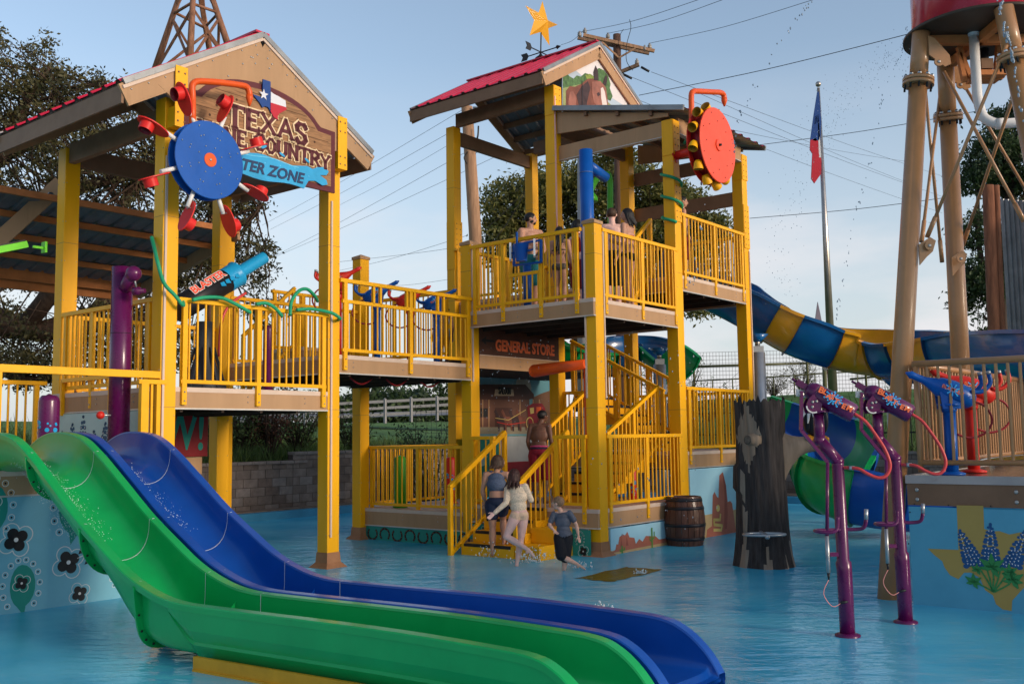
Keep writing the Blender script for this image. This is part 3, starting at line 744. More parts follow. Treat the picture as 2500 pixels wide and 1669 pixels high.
# ---------- bridge ----------
BR = thing('footbridge', 'tan decked bridge with yellow railings joining the two towers', 'bridge', W(11, -12.2, 0))
Z2 = 2.99
post(BR, 12.36, V3 - .02, 0, 5.05, cap=True); post(BR, U2, V2, 0, 5.0, cap=True, trim=[(-PW + .04, PW + .012, 2.7, 5.0, CREAM)])
deck(BR, UA + .12, U2 - .1, V3, V2, Z2)
o = railing(BR, (UA + .14, V2 + .12), (U2 - .14, V2 + .12), 4.10, Z2, mids=(.5,), window=(-1, 2, 3.74))
mb = MB(YEL2); mb.bar(W(UA + .14, V2 + .12, 3.77), W(U2 - .14, V2 + .12, 3.77), .042, .05)
for s_ in (.22, .27, .47, .53, .72, .77): 
    q = W(UA + .14 + (U2 - UA - .28) * s_, V2 + .12, 0); mb.bar(q + Z * 3.78, q + Z * 4.06, .042, .04, U)
mb.build('railing_frame', BR)
railing(BR, (UA + .14, V3), (12.2, V3), 4.10, Z2)
railing(BR, (U2 + .0, V3 + .15), (U2 + .0, V2 - .5), 4.30, Z2 + .15, mids=(.3,), skipfoot=True)
a = onv(668, 707, -14.6); b = onv(775, 692, -14.6); ua_, ub_, zt_ = a.dot(U), b.dot(U) + .3, a.z
deck(BR, ua_, ub_, -14.6, -13.75, zt_ - 1.11); railing(BR, (ua_, -14.6), (ub_, -14.6), zt_); railing(BR, (ua_ - 1.1, -14.0), (ua_, -14.0), 3.55, 2.45, ztB=zt_, mids=(), skipfoot=True, brackets=False)
mb = MB(REDP)      # red arcs slung under the deck
for i in range(3): mb.tube([W(10.1 + i * .75 + .45 * k / 8, V2 - .3, 2.70 - .09 * math.sin(math.pi * k / 8)) for k in range(9)], .014, 6, m=REDD)
mb.build('hanging_tube', BR)

# ---------- tall tower ----------
T2 = thing('slide_tower', 'tall multi deck yellow tower with red roof and horse picture', 'play tower', W(14.5, -10.5, 0))
post(T2, U2 + .06, V1, 0, 5.02, cap=True, trim=[(-PW - .012, -PW + .03, 2.35, 4.98, CREAM), (PW + .012, PW - .0, 2.35, 4.98, CREAM)])
post(T2, U3, V1, 0, 6.9, splice=[(5.45, 6.25), (6.62, 7.25)], trim=[(PW + .012, PW - .03, .6, 5.2, PINKTRIM)])
post(T2, U4 + .02, V1, 0, 6.95, splice=[(5.35, 6.2), (6.7, 7.2)], trim=[(PW - .04, PW + .012, 1.5, 5.3, CREAM)])
post(T2, U3 - .1, V2, 0, 8.2, splice=[(5.2, 5.85), (7.85, 8.42)], trim=[(-PW + .02, PW + .012, 5.6, 8.2, PINKTRIM)])
post(T2, U4 - .15, V2, 0, 8.2, splice=[(7.85, 8.45)])
post(T2, U3, V3 - .14, 0, 8.2, splice=[(5.2, 6.2)])
post(T2, U4, V3 - .14, 0, 8.2)
ZL, ZM, Z3, Z4 = .69, 1.49, 3.86, 4.52
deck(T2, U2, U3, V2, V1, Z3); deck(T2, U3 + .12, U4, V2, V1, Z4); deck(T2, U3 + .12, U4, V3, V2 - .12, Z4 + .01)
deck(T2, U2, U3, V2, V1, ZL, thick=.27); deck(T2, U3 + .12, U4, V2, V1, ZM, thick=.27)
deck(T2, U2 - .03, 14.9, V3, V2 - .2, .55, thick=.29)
railing(T2, (U2 - .1, V2 + .17), (U2 - .1, V1 - .15), 4.97, Z3, mids=(.30, .66), window=(.32, .64, 4.37))
railing(T2, (U2 + .2, V1 + .1), (U3 - .12, V1 + .1), 4.97, Z3)
railing(T2, (U3 + .15, V1 + .1), (U4 - .15, V1 + .1), 5.63, Z4)
railing(T2, (U4 + .05, V1 - .1), (U4 + .05, V2 + .1), 5.63, Z4)
railing(T2, (U2 - .02, V2 - .15), (U3 - .1, V2 - .15), 4.97, Z3, skipfoot=True)
railing(T2, (U3 - .1, V3), (U4 - .15, V3), 5.63, Z4, skipfoot=True)
railing(T2, (U3 - .1, V3 + .15), (U3 - .1, V2 - .15), 5.63, Z4, skipfoot=True)
# lower railings
railing(T2, (U2 - .02, V3 + .1), (U2 - .02, V2 - .1), 1.65, .55, mids=(.52,))
railing(T2, (U2 - .1, V2 + .12), (U2 - .1, -10.42), 1.8, ZL, mids=())
railing(T2, (U2 - .1, -9.15), (U2 - .1, V1 - .12), 1.8, ZL, mids=())
railing(T2, (U2 + .2, V1 + .1), (U3 - .12, V1 + .1), 1.8, ZL)
railing(T2, (U3 + .15, V1 + .1), (U4 - .15, V1 + .1), 2.60, ZM)
railing(T2, (U4 + .05, V1 - .1), (U4 + .05, V2 + .1), 2.60, ZM)
railing(T2, (12.3, V3), (14.9, V3), 1.65, .55, skipfoot=True)
railing(T2, (15.0, -10.0), (15.0, V2 + .1), 2.6, ZM, mids=(), skipfoot=True)
# play window with a bucket frame
mb = MB(YEL2); mb.bar(W(U2 - .1, V2 + .95, 4.37), W(U2 - .1, V2 + 1.55, 4.37), .042, .05); mb.build('railing_frame', T2)
# roofs
RF2 = gable_roof(T2, 16.36, 1.92, -14.3, -10.80, 9.66, 8.54)
for (a, b, z) in (((U3 - .1, V2), (U3, V3 - .14), 8.32), ((U4 - .15, V2), (U4, V3 - .14), 8.32), ((U3, V3 - .14), (U4, V3 - .14), 8.0), ((U3 - .1, V2), (U4 - .15, V2), 8.0)):
    d = (W(*b) - W(*a)).normalized() * .11
    beam(T2, W(a[0], a[1], z) + d, W(b[0], b[1], z) - d)
sh = MB(REDROOF)     # lean-to roof in front
e0, e1 = W(U3 - .25, V1 + .42, 7.33), W(U4 + .35, V1 + .42, 7.33); r0, r1 = W(U3 - .25, V2 + .12, 7.93), W(U4 + .35, V2 + .12, 7.93)
corr(sh, e0, e1, r0, r1, .3, .03, REDROOF, .03); corr(sh, e0, e1, r0, r1, .3, .03, GREYROOF, .015)
for a, b in ((e0, r0), (e1, r1)): sh.bar(a + Z * .02, b + Z * .02, .05, .09, m=GREYROOF)
ro = sh.build('lean_to_roof', T2)
b = MB(BRN)
for i in range(1, 4): b.bar(e0.lerp(r0, i / 4) - Z * .06 + U * .05, e1.lerp(r1, i / 4) - Z * .06 - U * .05, .06, .1)
b.build('purlin', ro)
for uu in (U3 - .12, U4 + .12):
    mb = MB(TAN); P = [W(uu, V2 + .13, 7.90), W(uu, V1 + .05, 7.36), W(uu, V1 + .05, 7.30), W(uu, V2 + .13, 7.48)]
    mb.add([p - U * .02 for p in P] + [p + U * .02 for p in P], [(3, 2, 1, 0), (4, 5, 6, 7), (0, 1, 5, 4), (1, 2, 6, 5), (2, 3, 7, 6), (3, 0, 4, 7)]); mb.build('rafter', ro)
beam(T2, W(U3 - .03, V2 + .11, 7.12), W(U3 - .03, V1 - .1, 7.12), .27, .08, TAN, edge=DRIP)
beam(T2, W(U3 + .11, V1 + .07, 7.19), W(U4 - .1, V1 + .07, 7.19), .27, .08, TAN, edge=DRIP)
beam(T2, W(U4, V2 + .11, 7.12), W(U4, V1 - .1, 7.12), .27, .08)
beam(T2, W(U4 - .02, V2 + .11, 6.35), W(U4 - .02, V1 - .1, 6.35), .27, .08)
beam(T2, W(U3 + .11, V2, 7.62), W(U4 - .2, V2, 7.62), .25, .08)
# horse picture filling the gable
SKYP = mat('picture_sky', (.40, .50, .58), .5, var=.12, scale=1.6); CLDP = mat('picture_cloud', (.68, .66, .66), .5, var=.05); TRP = mat('picture_trees', (.07, .15, .05), .6, var=.5, scale=14)
TRP2 = mat('picture_trees_light', (.20, .27, .05), .6, var=.4, scale=14); GRP = mat('picture_meadow', (.26, .30, .12), .6, var=.25, scale=6); HR1 = mat('horse_bay', (.17, .055, .032), .5, var=.35, scale=5); HR2 = mat('horse_dark', (.045, .022, .022), .5, var=.3, scale=8); HR3 = mat('horse_blaze', (.66, .60, .56), .5, var=.1); HR4 = mat('horse_light', (.28, .11, .075), .5, var=.3, scale=6)
F = FV(0, -10.88, 0); HP = thing('horse_picture', 'printed panel of a bay horse filling the upper gable', 'picture', W(16.2, -10.85, 7.9))
mb = MB(SKYP)
def hx(px, py):
    p = onv(px, py, -10.84); return (p.dot(U), p.z)
def hp(pts, m, k): mb.flat(F, [hx(*q) for q in pts], .02 + .002 * k, .0015, m)
mb.flat(F, [hx(1375, 292), hx(1534, 292), hx(1534, 235), hx(1458, 136), hx(1375, 172)], 0, .02)
hp([(1400, 165), (1456, 140), (1500, 195), (1532, 240), (1532, 262), (1490, 235), (1440, 200)], CLDP, 0)
hp([(1376, 180), (1384, 176), (1392, 186), (1402, 192), (1410, 184), (1420, 187), (1430, 178), (1442, 182), (1442, 250), (1376, 250)], TRP, 1)
hp([(1376, 215), (1420, 205), (1470, 235), (1500, 262), (1533, 285), (1533, 291), (1376, 291)], GRP, 2)
hp([(1454, 172), (1464, 166), (1476, 172), (1486, 185), (1492, 205), (1490, 215), (1497, 235), (1492, 246), (1480, 240), (1470, 225), (1460, 200)], TRP, 3)
hp([(1430, 183), (1442, 180), (1452, 187), (1448, 198), (1436, 198)], TRP2, 3)
hp([(1494, 260), (1506, 264), (1520, 272), (1533, 277), (1533, 290), (1510, 284), (1498, 272)], TRP, 4)
hp([(1383, 291), (1383, 222), (1392, 210), (1404, 212), (1420, 205), (1436, 192), (1450, 192), (1466, 200), (1478, 215), (1484, 245), (1486, 270), (1480, 291), (1450, 291), (1444, 262), (1430, 291)], HR1, 5)
hp([(1388, 250), (1392, 225), (1400, 222), (1408, 240), (1404, 291), (1390, 291)], HR4, 6)
hp([(1408, 232), (1420, 212), (1436, 198), (1442, 215), (1434, 250), (1430, 291), (1420, 291), (1422, 291)], HR2, 6)
hp([(1451, 196), (1450, 176), (1455, 160), (1460, 172), (1462, 196)], HR2, 7); hp([(1472, 205), (1477, 188), (1482, 182), (1483, 196), (1480, 210)], HR2, 7)
hp([(1446, 200), (1466, 198), (1480, 214), (1484, 245), (1487, 275), (1482, 291), (1470, 291), (1462, 262), (1450, 250), (1446, 225)], HR4, 7)
hp([(1467, 216), (1472, 213), (1477, 225), (1483, 258), (1487, 285), (1484, 291), (1474, 291), (1472, 262), (1468, 238)], HR3, 8)
hp([(1457, 228), (1463, 225), (1466, 232), (1460, 236)], HR2, 8)
mb.flat(F, [hx(1421, 292), hx(1422, 292), hx(1422, 198), hx(1421, 198)], .042, .001, BLK)
mb.build('printed_panel', HP)

# wall murals and boards (each a flat panel fixed to the tower)
def panel(t, F, x0, x1, y0, y1, m, name='mural_panel', th=.02):
    mb = MB(m); mb.flat(F, [(x0, y0), (x1, y0), (x1, y1), (x0, y1)], 0, th)
    return mb
F = FU(U2 - .10, 0, 0)     # teal horseshoe board, left low deck: x = v
mb = panel(T2, F, V3 + .1, V2 - .02, -.05, .235, TEAL); SHOE = mat('horseshoe', (.045, .018, .012), .5)
for i in range(8):
    cx, up = V3 + .27 + i * .31, i % 2
    q0 = R(215) if up else R(125) - math.pi
    pts = [(cx + .115 * math.cos(q), .105 + (.10 * math.sin(q)) * (1 if up else -1)) for q in [R(-42 + 264 * k / 14) for k in range(15)]]
    mb.line(F, pts, .034, .0205, .003, SHOE)
    for k in range(1, 14, 2): mb.disc(F, pts[k][0], pts[k][1], .006, .0245, .002, TAN, 6)
mb.build('horseshoe_panel', T2)
def bandana(mb, F, cx, cy, r, off, pet=BLK, out=WHT):
    for a in range(4): mb.disc(F, cx + r * .42 * math.cos(a * math.pi / 2 + .5), cy + r * .42 * math.sin(a * math.pi / 2 + .5), r * .36, off, .002, pet, 14)
    mb.disc(F, cx, cy, r * .14, off + .003, .002, out, 10)
    for a in range(4):
        q0 = a * math.pi / 2 + .5; c = (cx + r * .62 * math.cos(q0), cy + r * .62 * math.sin(q0))
        mb.line(F, [(c[0] + r * .5 * math.cos(q0 + R(k)), c[1] + r * .5 * math.sin(q0 + R(k))) for k in range(-105, 106, 21)], r * .06, off, .002, out)
def paisley(mb, F, cx, cy, s_, off, m=TEAL, flip=1):
    P = [(cx + flip * s_ * (.5 * math.sin(q) * (1 if q < math.pi else .8)), cy - s_ * .75 * math.cos(q)) for q in [R(k) for k in range(20, 341, 20)]] + [(cx + flip * .12 * s_, cy - s_ * 1.05)]
    mb.flat(F, P, off, .002, m)
    for k in range(12):
        q = R(45 + k * 24.5); mb.line(F, [(cx + flip * s_ * .66 * math.sin(q) + .10 * s_ * math.cos(R(j)), cy - s_ * .93 * math.cos(q) + .10 * s_ * math.sin(R(j))) for j in range(0, 361, 40)], .02 * s_, off, .002, WHT)
        mb.disc(F, cx + flip * s_ * .66 * math.sin(q), cy - s_ * .93 * math.cos(q), .035 * s_, off, .002, BLK, 8)
    bandana(mb, F, cx, cy + .1 * s_, .3 * s_, off + .003)
mb = panel(T2, F, V2 + .05, V1 - .03, -.05, .385, TEAL)
for x, y, r in ((-10.6, .28, .07), (-10.45, .1, .08), (-9.05, .30, .09), (-8.95, .10, .08), (-8.66, .07, .09)): bandana(mb, F, x, y, r, .0205)
paisley(mb, F, -8.72, .25, .12, .0205, TEAL)
mb.build('bandana_panel', T2)
F = FV(0, V1 + .1, 0)      # desert mural along the right hand deck: x = u
SKD = mat('mural_sky', (.35, .62, .74), .5, var=.04); SAND = mat('mural_sand', (.52, .36, .17), .5, var=.08); ROCK = mat('mural_rock', (.42, .13, .08), .5, var=.08); ROCK2 = mat('mural_rock_dark', (.30, .075, .05), .5); CACT = mat('mural_cactus', (.10, .26, .05), .5); SNK = mat('mural_snake', (.62, .47, .14), .5)
mb = panel(T2, F, U2 + .2, U3 - .1, -.05, .385, SKD)
u0, u1 = U2 + .2, U3 - .1
mb.flat(F, [(u0, -.05), (u1, -.05), (u1, .12), (u1 - .6, .10), (u0 + 1, .09), (u0, .06)], .0205, .0015, SAND)
mb.flat(F, [(u0 + .12, .07), (u0 + .15, .15), (u0 + .2, .14), (u0 + .24, .25), (u0 + .33, .28), (u0 + .4, .26), (u0 + .46, .31), (u0 + .52, .22), (u0 + .66, .2), (u0 + .7, .1), (u0 + .8, .17), (u0 + .9, .12), (u0 + 1.0, .2), (u0 + 1.3, .17), (u0 + 1.4, .11), (u0 + 1.75, .11), (u0 + 1.8, .17), (u0 + 1.85, .11), (u1, .13), (u1, .05), (u0, .03)], .0225, .0015, ROCK)
mb.flat(F, [(u0 + .26, .1), (u0 + .28, .24), (u0 + .31, .1), (u0 + .42, .1), (u0 + .44, .25), (u0 + .48, .1)], .0245, .0015, ROCK2)
for cx, h in ((u0 + 1.18, .30), (u0 + .3, .10)):
    mb.line(F, [(cx, -.02), (cx, h)], .04, .0265, .0015, CACT); mb.line(F, [(cx, h * .45), (cx + .07, h * .5), (cx + .07, h * .8)], .025, .0265, .0015, CACT); mb.line(F, [(cx, h * .35), (cx - .06, h * .4), (cx - .06, h * .6)], .025, .0265, .0015, CACT)
mb.build('desert_panel', T2)
mb = panel(T2, F, U3 + .12, U4, -.05, 1.19, SKD); a0 = U3 + .12
mb.flat(F, [(a0, -.05), (U4, -.05), (U4, .42), (a0, .38)], .0205, .0015, SAND)
def mp_(px, py):
    p = onv(px, py, V1 + .12); return (p.dot(U), p.z)
mb.flat(F, [mp_(*q) for q in [(1724, 1311), (1726, 1292), (1738, 1283), (1740, 1208), (1744, 1200), (1750, 1212), (1754, 1215), (1756, 1160), (1764, 1152), (1772, 1185), (1776, 1225), (1782, 1222), (1787, 1228), (1797, 1300), (1812, 1298), (1850, 1296)]], .0225, .0015, ROCK)
mb.flat(F, [mp_(*q) for q in [(1764, 1152), (1772, 1185), (1776, 1250), (1774, 1290), (1768, 1292), (1769, 1210)]], .0245, .0015, ROCK2)
mb.line(F, [mp_(*q) for q in [(1742, 1293), (1760, 1293), (1762, 1282), (1743, 1280), (1742, 1268), (1757, 1268), (1758, 1255)]], .05, .0265, .0015, SNK)
mb.disc(F, *mp_(1752, 1240), .07, .0265, .0015, SNK, ry=.06); mb.disc(F, *mp_(1749, 1238), .02, .0285, .001, WHT, 8); mb.disc(F, *mp_(1749, 1238), .009, .03, .001, BLK, 8)
mb.build('canyon_panel', T2)
# general store board and saloon mural
F = FV(0, V2 + .10, 0); DBR = mat('board_brown', (.075, .028, .016), .55, var=.12); ORL = mat('orange_lettering', (.80, .16, .05), .5, var=.04)
mb = panel(T2, F, U2 + .1, U3 - .2, 3.15, 3.60, DBR)
text(mb, 'GENERAL STORE', F, 13.86, 3.255, .26, .0205, .006, ORL, sx=.86, bold=.010)
mb.flat(F, [(12.64, 3.40), (12.78, 3.48), (12.76, 3.43), (13.0, 3.42), (13.0, 3.39), (12.76, 3.38), (12.78, 3.33)], .0205, .004, BLK)
mb.build('store_sign', T2)
mb = MB(TAN); mb.ub(U2 + .1, U3 - .2, V2 + .08, V2 + .12, 2.93, 3.15); mb.ub(U2 + .1, U3 - .2, V2 + .08, V2 + .125, 3.15, 3.162, m=CREAM)
for h in (3.0, 3.09): mb.bolt(W(13.7, V2 + .12, h), V, .011)
mb.build('fascia', T2)
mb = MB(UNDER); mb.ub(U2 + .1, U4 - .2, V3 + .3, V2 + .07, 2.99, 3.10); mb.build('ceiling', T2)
F = FV(0, V3 + .15, 0); MB1 = mat('mural_building', (.13, .055, .035), .5, var=.1); MB2 = mat('mural_roof', (.075, .028, .02), .5); MSK = mat('mural_dusk_sky', (.12, .30, .36), .5, var=.05); MMT = mat('mural_mountain', (.15, .07, .035), .5, var=.1); MGD = mat('mural_ground', (.26, .22, .15), .5, var=.1)
mb = panel(T2, F, 15.2, U4 + .2, 1.80, 3.10, MSK)
def ms(px, py):
    p = onv(px, py, V3 + .17); return (p.dot(U), p.z)
def sh_(pts, m, k): mb.flat(F, [ms(*q) for q in pts], .0205 + .002 * k, .0015, m)
sh_([(1150, 1059), (1345, 1059), (1345, 1035), (1150, 1038)], MGD, 0)
mb.disc(F, *ms(1278, 945), .27, .0205, .0015, mat('mural_moon', (.40, .36, .28), .5))
sh_([(1300, 970), (1322, 960), (1345, 952), (1345, 1040), (1300, 1040)], MMT, 1)
sh_([(1150, 940), (1180, 938), (1282, 938), (1303, 962), (1303, 972), (1290, 975), (1150, 975)], MB2, 2)
sh_([(1150, 974), (1292, 974), (1292, 1042), (1150, 1042)], MB1, 2)
for x in (1177, 1192, 1268, 1300, 1315): sh_([(x, 975), (x + 2, 975), (x + 2, 1042), (x, 1042)], TAN, 3)
sh_([(1208, 995), (1250, 995), (1250, 1042), (1208, 1042)], MB2, 3); sh_([(1172, 996), (1190, 996), (1190, 1018), (1172, 1018)], BLK, 3)
sh_([(1208, 950), (1252, 950), (1254, 966), (1206, 966)], mat('saloon_board', (.42, .33, .22), .5), 4)
x0, y0 = ms(1212, 964); x1, _ = ms(1249, 964); serif_text(mb, 'SALOON', F, x0 + .06, y0 + .03, .13, x1 - x0 - .1, .031, .002, BLK)
for i, (x, c) in enumerate(((1205, HR2), (1222, HR1), (1240, HR2), (1258, HR1))):      # stage coach team
    sh_([(x, 1004), (x + 4, 998), (x + 8, 1006), (x + 12, 1016), (x + 26, 1018), (x + 28, 1034), (x + 27, 1050), (x + 25, 1050), (x + 23, 1034), (x + 14, 1034), (x + 14, 1052), (x + 11, 1052), (x + 9, 1030), (x + 5, 1014)], c, 5 + i * .2)
sh_([(1286, 992), (1300, 984), (1322, 984), (1330, 996), (1330, 1030), (1290, 1034)], REDD, 6)
sh_([(1292, 996), (1302, 994), (1302, 1008), (1294, 1010)], SNK, 7); sh_([(1308, 993), (1320, 993), (1320, 1008), (1308, 1008)], ORG, 7)
for x in (1292, 1322): mb.line(F, [(ms(x, 1032)[0] + .12 * math.cos(R(k)), ms(x, 1032)[1] + .12 * math.sin(R(k))) for k in range(0, 361, 30)], .02, .036, .0015, SNK)
mb.line(F, [ms(1282, 1000), ms(1240, 1025), ms(1208, 1020)], .012, .037, .001, SNK); mb.line(F, [ms(1282, 1030), ms(1240, 1036), ms(1212, 1030)], .015, .037, .001, REDP)
mb.build('saloon_mural', T2)
mb = MB(TEAL); F = FV(0, V3 + .13, 0)
mb.flat(F, [(14.95, .55), (16.1, .55), (16.1, 1.79), (14.95, 1.79)], 0, .02, TEAL); mb.flat(F, [(16.1, .55), (U4 + .1, .55), (U4 + .1, 1.79), (16.1, 1.79)], 0, .02, mat('pale_grey_panel', (.36, .36, .36), .5))
mb.flat(F, [(16.2, .6), (17.6, .6), (17.6, 1.25), (16.2, 1.25)], .021, .003, REDD)
for z_, x_ in ((1.3, 15.4), (.95, 15.5)): mb.flat(F, [(x_, z_ - .12), (x_ + .2, z_ - .1), (x_ + .3, z_ + .1), (x_ + .05, z_ + .12)], .021, .003, PALEG)
mb.build('lower_panel', T2)
# internal stairs
def stairs(t, a0, a1, b0, b1, z0, z1, n, name='steps', axis='u', m=None):
    """run a0->a1 along axis, width b0..b1"""
    mb = MB(m or YEL); 
    for i in range(n):
        z = z0 + (z1 - z0) * (i + 1) / n; s0 = a0 + (a1 - a0) * i / n; s1 = a0 + (a1 - a0) * (i + 1) / n
        lo, hi = min(s0, s1), max(s0, s1); e = .012 * (1 if a1 > a0 else -1)
        zz = z - (z1 - z0) / n - .02
        if axis == 'u':
            mb.ub(lo, hi, b0, b1, zz, z); mb.ub(min(s0 - e, s0 + e * 5), max(s0 - e, s0 + e * 5), b0 + .01, b1 - .01, z - .035, z + .004, m=BLK)
        else:
            mb.ub(b0, b1, lo, hi, zz, z); mb.ub(b0 + .01, b1 - .01, min(s0 - e, s0 + e * 5), max(s0 - e, s0 + e * 5), z - .035, z + .004, m=BLK)
    return mb.build(name, t)
stairs(T2, 13.45, 15.0, -10.0, -8.95, ZL, ZM, 5)
railing(T2, (13.35, -8.85), (15.0, -8.85), 1.83, .75, ztB=2.64, mids=(.5,), skipfoot=True, name='stair_rail', brackets=False)
railing(T2, (13.15, -10.05), (15.0, -10.05), 1.80, .72, ztB=2.84, mids=(.5,), skipfoot=True, name='stair_rail', brackets=False)
stairs(T2, -9.0, -10.9, 15.4, 16.4, ZM, 2.5, 6, axis='v')
for uu in (15.3, 16.45): railing(T2, (uu, -8.9), (uu, -10.9), 2.57, 1.5, ztB=3.6, mids=(.5,), skipfoot=True, name='stair_rail', brackets=False)
stairs(T2, 14.35, 15.1, -10.0, -9.05, Z3, Z4, 4)
railing(T2, (14.3, -9.0), (15.15, -9.0), 4.95, 3.9, ztB=5.62, mids=(), skipfoot=True, name='stair_rail', brackets=False)
# entry stairs in the water
ES = thing('entry_stairs', 'yellow steps with slanted handrails rising out of the water', 'stairs', W(11.9, -9.8, 0))
mb = MB(YEL)
for i in range(4):
    z = .17 * (i + 1); u0 = 11.55 + .27 * i
    mb.ub(u0, 12.38, -10.36, -9.32, z - .17 if i else -.1, z - .001 * 0); mb.ub(u0 - .012, u0 + .06, -10.3, -9.38, z - .04, z + .004, m=BLK)
mb.build('steps', ES, bevel=.01)
mb = MB(YEL); mb.ub(11.55, 12.38, -9.31, -8.85, -.1, .2); mb.ub(11.95, 12.38, -9.31, -8.85, .2, .42); mb.build('side_block', ES, bevel=.01)
for vv_ in (-10.42, -9.33):
    mb = MB(YEL2); zA, zB = 1.02, 1.86; ua = 11.38 if vv_ < -10 else 11.62
    mb.bar(W(ua, vv_, -.05), W(ua, vv_, zA), .07, .07, U); mb.bar(W(ua + 1.32, vv_, .70), W(ua + 1.32, vv_, zB), .07, .07, U)
    mb.bar(W(ua - .02, vv_, zA), W(ua + 1.34, vv_, zB), .07, .075); mb.bar(W(ua + .02, vv_, .03), W(ua + 1.3, vv_, .84), .05, .06)
    r_ = mb.build('handrail', ES, bevel=.006); mb = MB(YEL2)
    for i in range(1, 11):
        s_ = i / 11; mb.tube([W(ua + 1.32 * s_, vv_, .05 + .82 * s_), W(ua + 1.32 * s_, vv_, zA + (zB - zA) * s_)], .0145, 6, cap=False)
    mb.build('balusters', r_)

# ---------- low slide platform on the left ----------
LP = thing('slide_platform', 'low platform with paisley wall panels at the top of the two slides', 'play platform', W(5.6, -12.2, 0))
deck(LP, 2.2, UL - .2, -13.4, -11.0, 1.5, thick=.26)
F = FV(0, -10.92, 0); PNB = mat('flower_panel', (.16, .42, .52), .45, var=.05, dirt=.1)
mb = panel(LP, F, 2.1, 6.7, -.05, 1.22, PNB)
def lp(px, py):
    p = onv(px, py, -10.89); return (p.dot(U), p.z)
for px, py, r in ((40, 1317, .17), (168, 1372, .17), (195, 1448, .115), (-90, 1420, .15), (330, 1330, .12)): bandana(mb, F, *lp(px, py), r, .0205)
paisley(mb, F, *lp(53, 1430), .30, .0205); paisley(mb, F, *lp(-20, 1240), .34, .0205); paisley(mb, F, *lp(185, 1240), .38, .0205, flip=-1); paisley(mb, F, *lp(300, 1395), .22, .0205, flip=-1)
mb.line(F, [lp(190, 1362), lp(226, 1345)], .012, .0205, .002, WHT)
for c in ((205, 1340), (220, 1365)):
    x, y = lp(*c); mb.flat(F, [(x - .06, y - .05), (x - .03, y + .03), (x + .06, y + .06), (x + .04, y - .03)], .0205, .002, BLK)
mb.build('flower_panel', LP)
for v_, a in ((-10.9, 0),):
    mb = MB(YEL2)
    mb.bar(W(2.5, -10.9, 2.59), W(6.72, -10.9, 2.59), .07, .085)
    mb.bar(W(4.80, -10.9, 1.3), W(4.80, -10.9, 2.56), .07, .07, U); mb.bar(W(6.48, -10.86, 1.2), W(6.48, -10.86, 2.5), .07, .1, U); mb.bar(W(6.66, -10.86, 1.2), W(6.66, -10.86, 2.5), .05, .05, U); mb.bar(W(6.58, -10.86, 1.2), W(6.58, -10.86, 2.5), .03, .03, U)
    mb.bar(W(6.40, -10.86, 2.50), W(6.76, -10.86, 2.50), .06, .055)
    mb.build('entry_frame', LP, bevel=.004)
railing(LP, (2.2, -13.4), (UL - .3, -13.4), 2.62, 1.5, skipfoot=True, mids=(.25, .5, .75))
railing(LP, (5.25, -13.2), (5.25, -12.2), 2.3, 1.5, skipfoot=True, mids=())
# bluebonnet wall panel facing left under the upper deck
F = FU(UL - .10, 0, 0); BBL = mat('bonnet_blue', (.012, .085, .17), .5)
mb = panel(LP, F, V3 + .1, V2 - .1, 1.5, 2.17, PALEG)
def bonnet(mb, F, x, y, h, w_, off, m=BBL):
    rr = random.Random(int(x * 100)); n = 9
    for i in range(n):
        t_ = i / (n - 1); wd = w_ * (1 - t_) ** .7 * .5 + .012
        for k in (-1, 0, 1):
            mb.disc(F, x + k * wd * .8, y + h * t_ + rr.uniform(-.01, .01), w_ * .2 * (1 - t_ * .6), off + .0004 * (i % 3), .0015, m, 9)
            if k and i < n - 2: mb.disc(F, x + k * wd * .8, y + h * t_, w_ * .045, off + .003, .001, WHT, 5)
for i in range(8): bonnet(mb, F, V3 + .28 + i * .28, 1.56, .36 + .2 * ((i * 7) % 3) / 2, .26, .0205)
mb.build('bluebonnet_panel', T1)
mb = MB(YEL2); q = [(UL - .12, v_) for v_ in (-12.9, -12.1, -11.4)]
mb.bar(W(UL - .13, -13.2, 2.62), W(UL - .13, -11.9, 2.62), .05, .05)
for v_ in (-13.2, -11.95): mb.bar(W(UL - .13, v_, 2.15), W(UL - .13, v_, 2.62), .05, .05, U)
mb.build('railing_frame', T1)
# board with red and white panels seen between the left posts
F = FV(0, V3 + .12, 0)
mb = panel(T1, F, UL + .15, 9.05, 1.55, 2.42, REDD); text(mb, 'WOW!', F, onv(500, 1050, V3 + .14).dot(U), 1.66, .78, .0205, .004, TEAL, sx=.72, bold=.014, rot=-.03, align='RIGHT')
mb.ub(UL + .15, 8.95, V3 + .11, V3 + .15, 1.28, 1.54, m=TAN); mb.flat(F, [(UL + .15, .05), (8.92, .05), (8.92, 1.27), (UL + .15, 1.27)], 0, .02, PALEG)
mb.flat(F, [(8.62, .2), (8.76, .2), (8.76, .95), (8.62, .95)], .0205, .003, ROCK2)
mb.build('back_panel', T1)
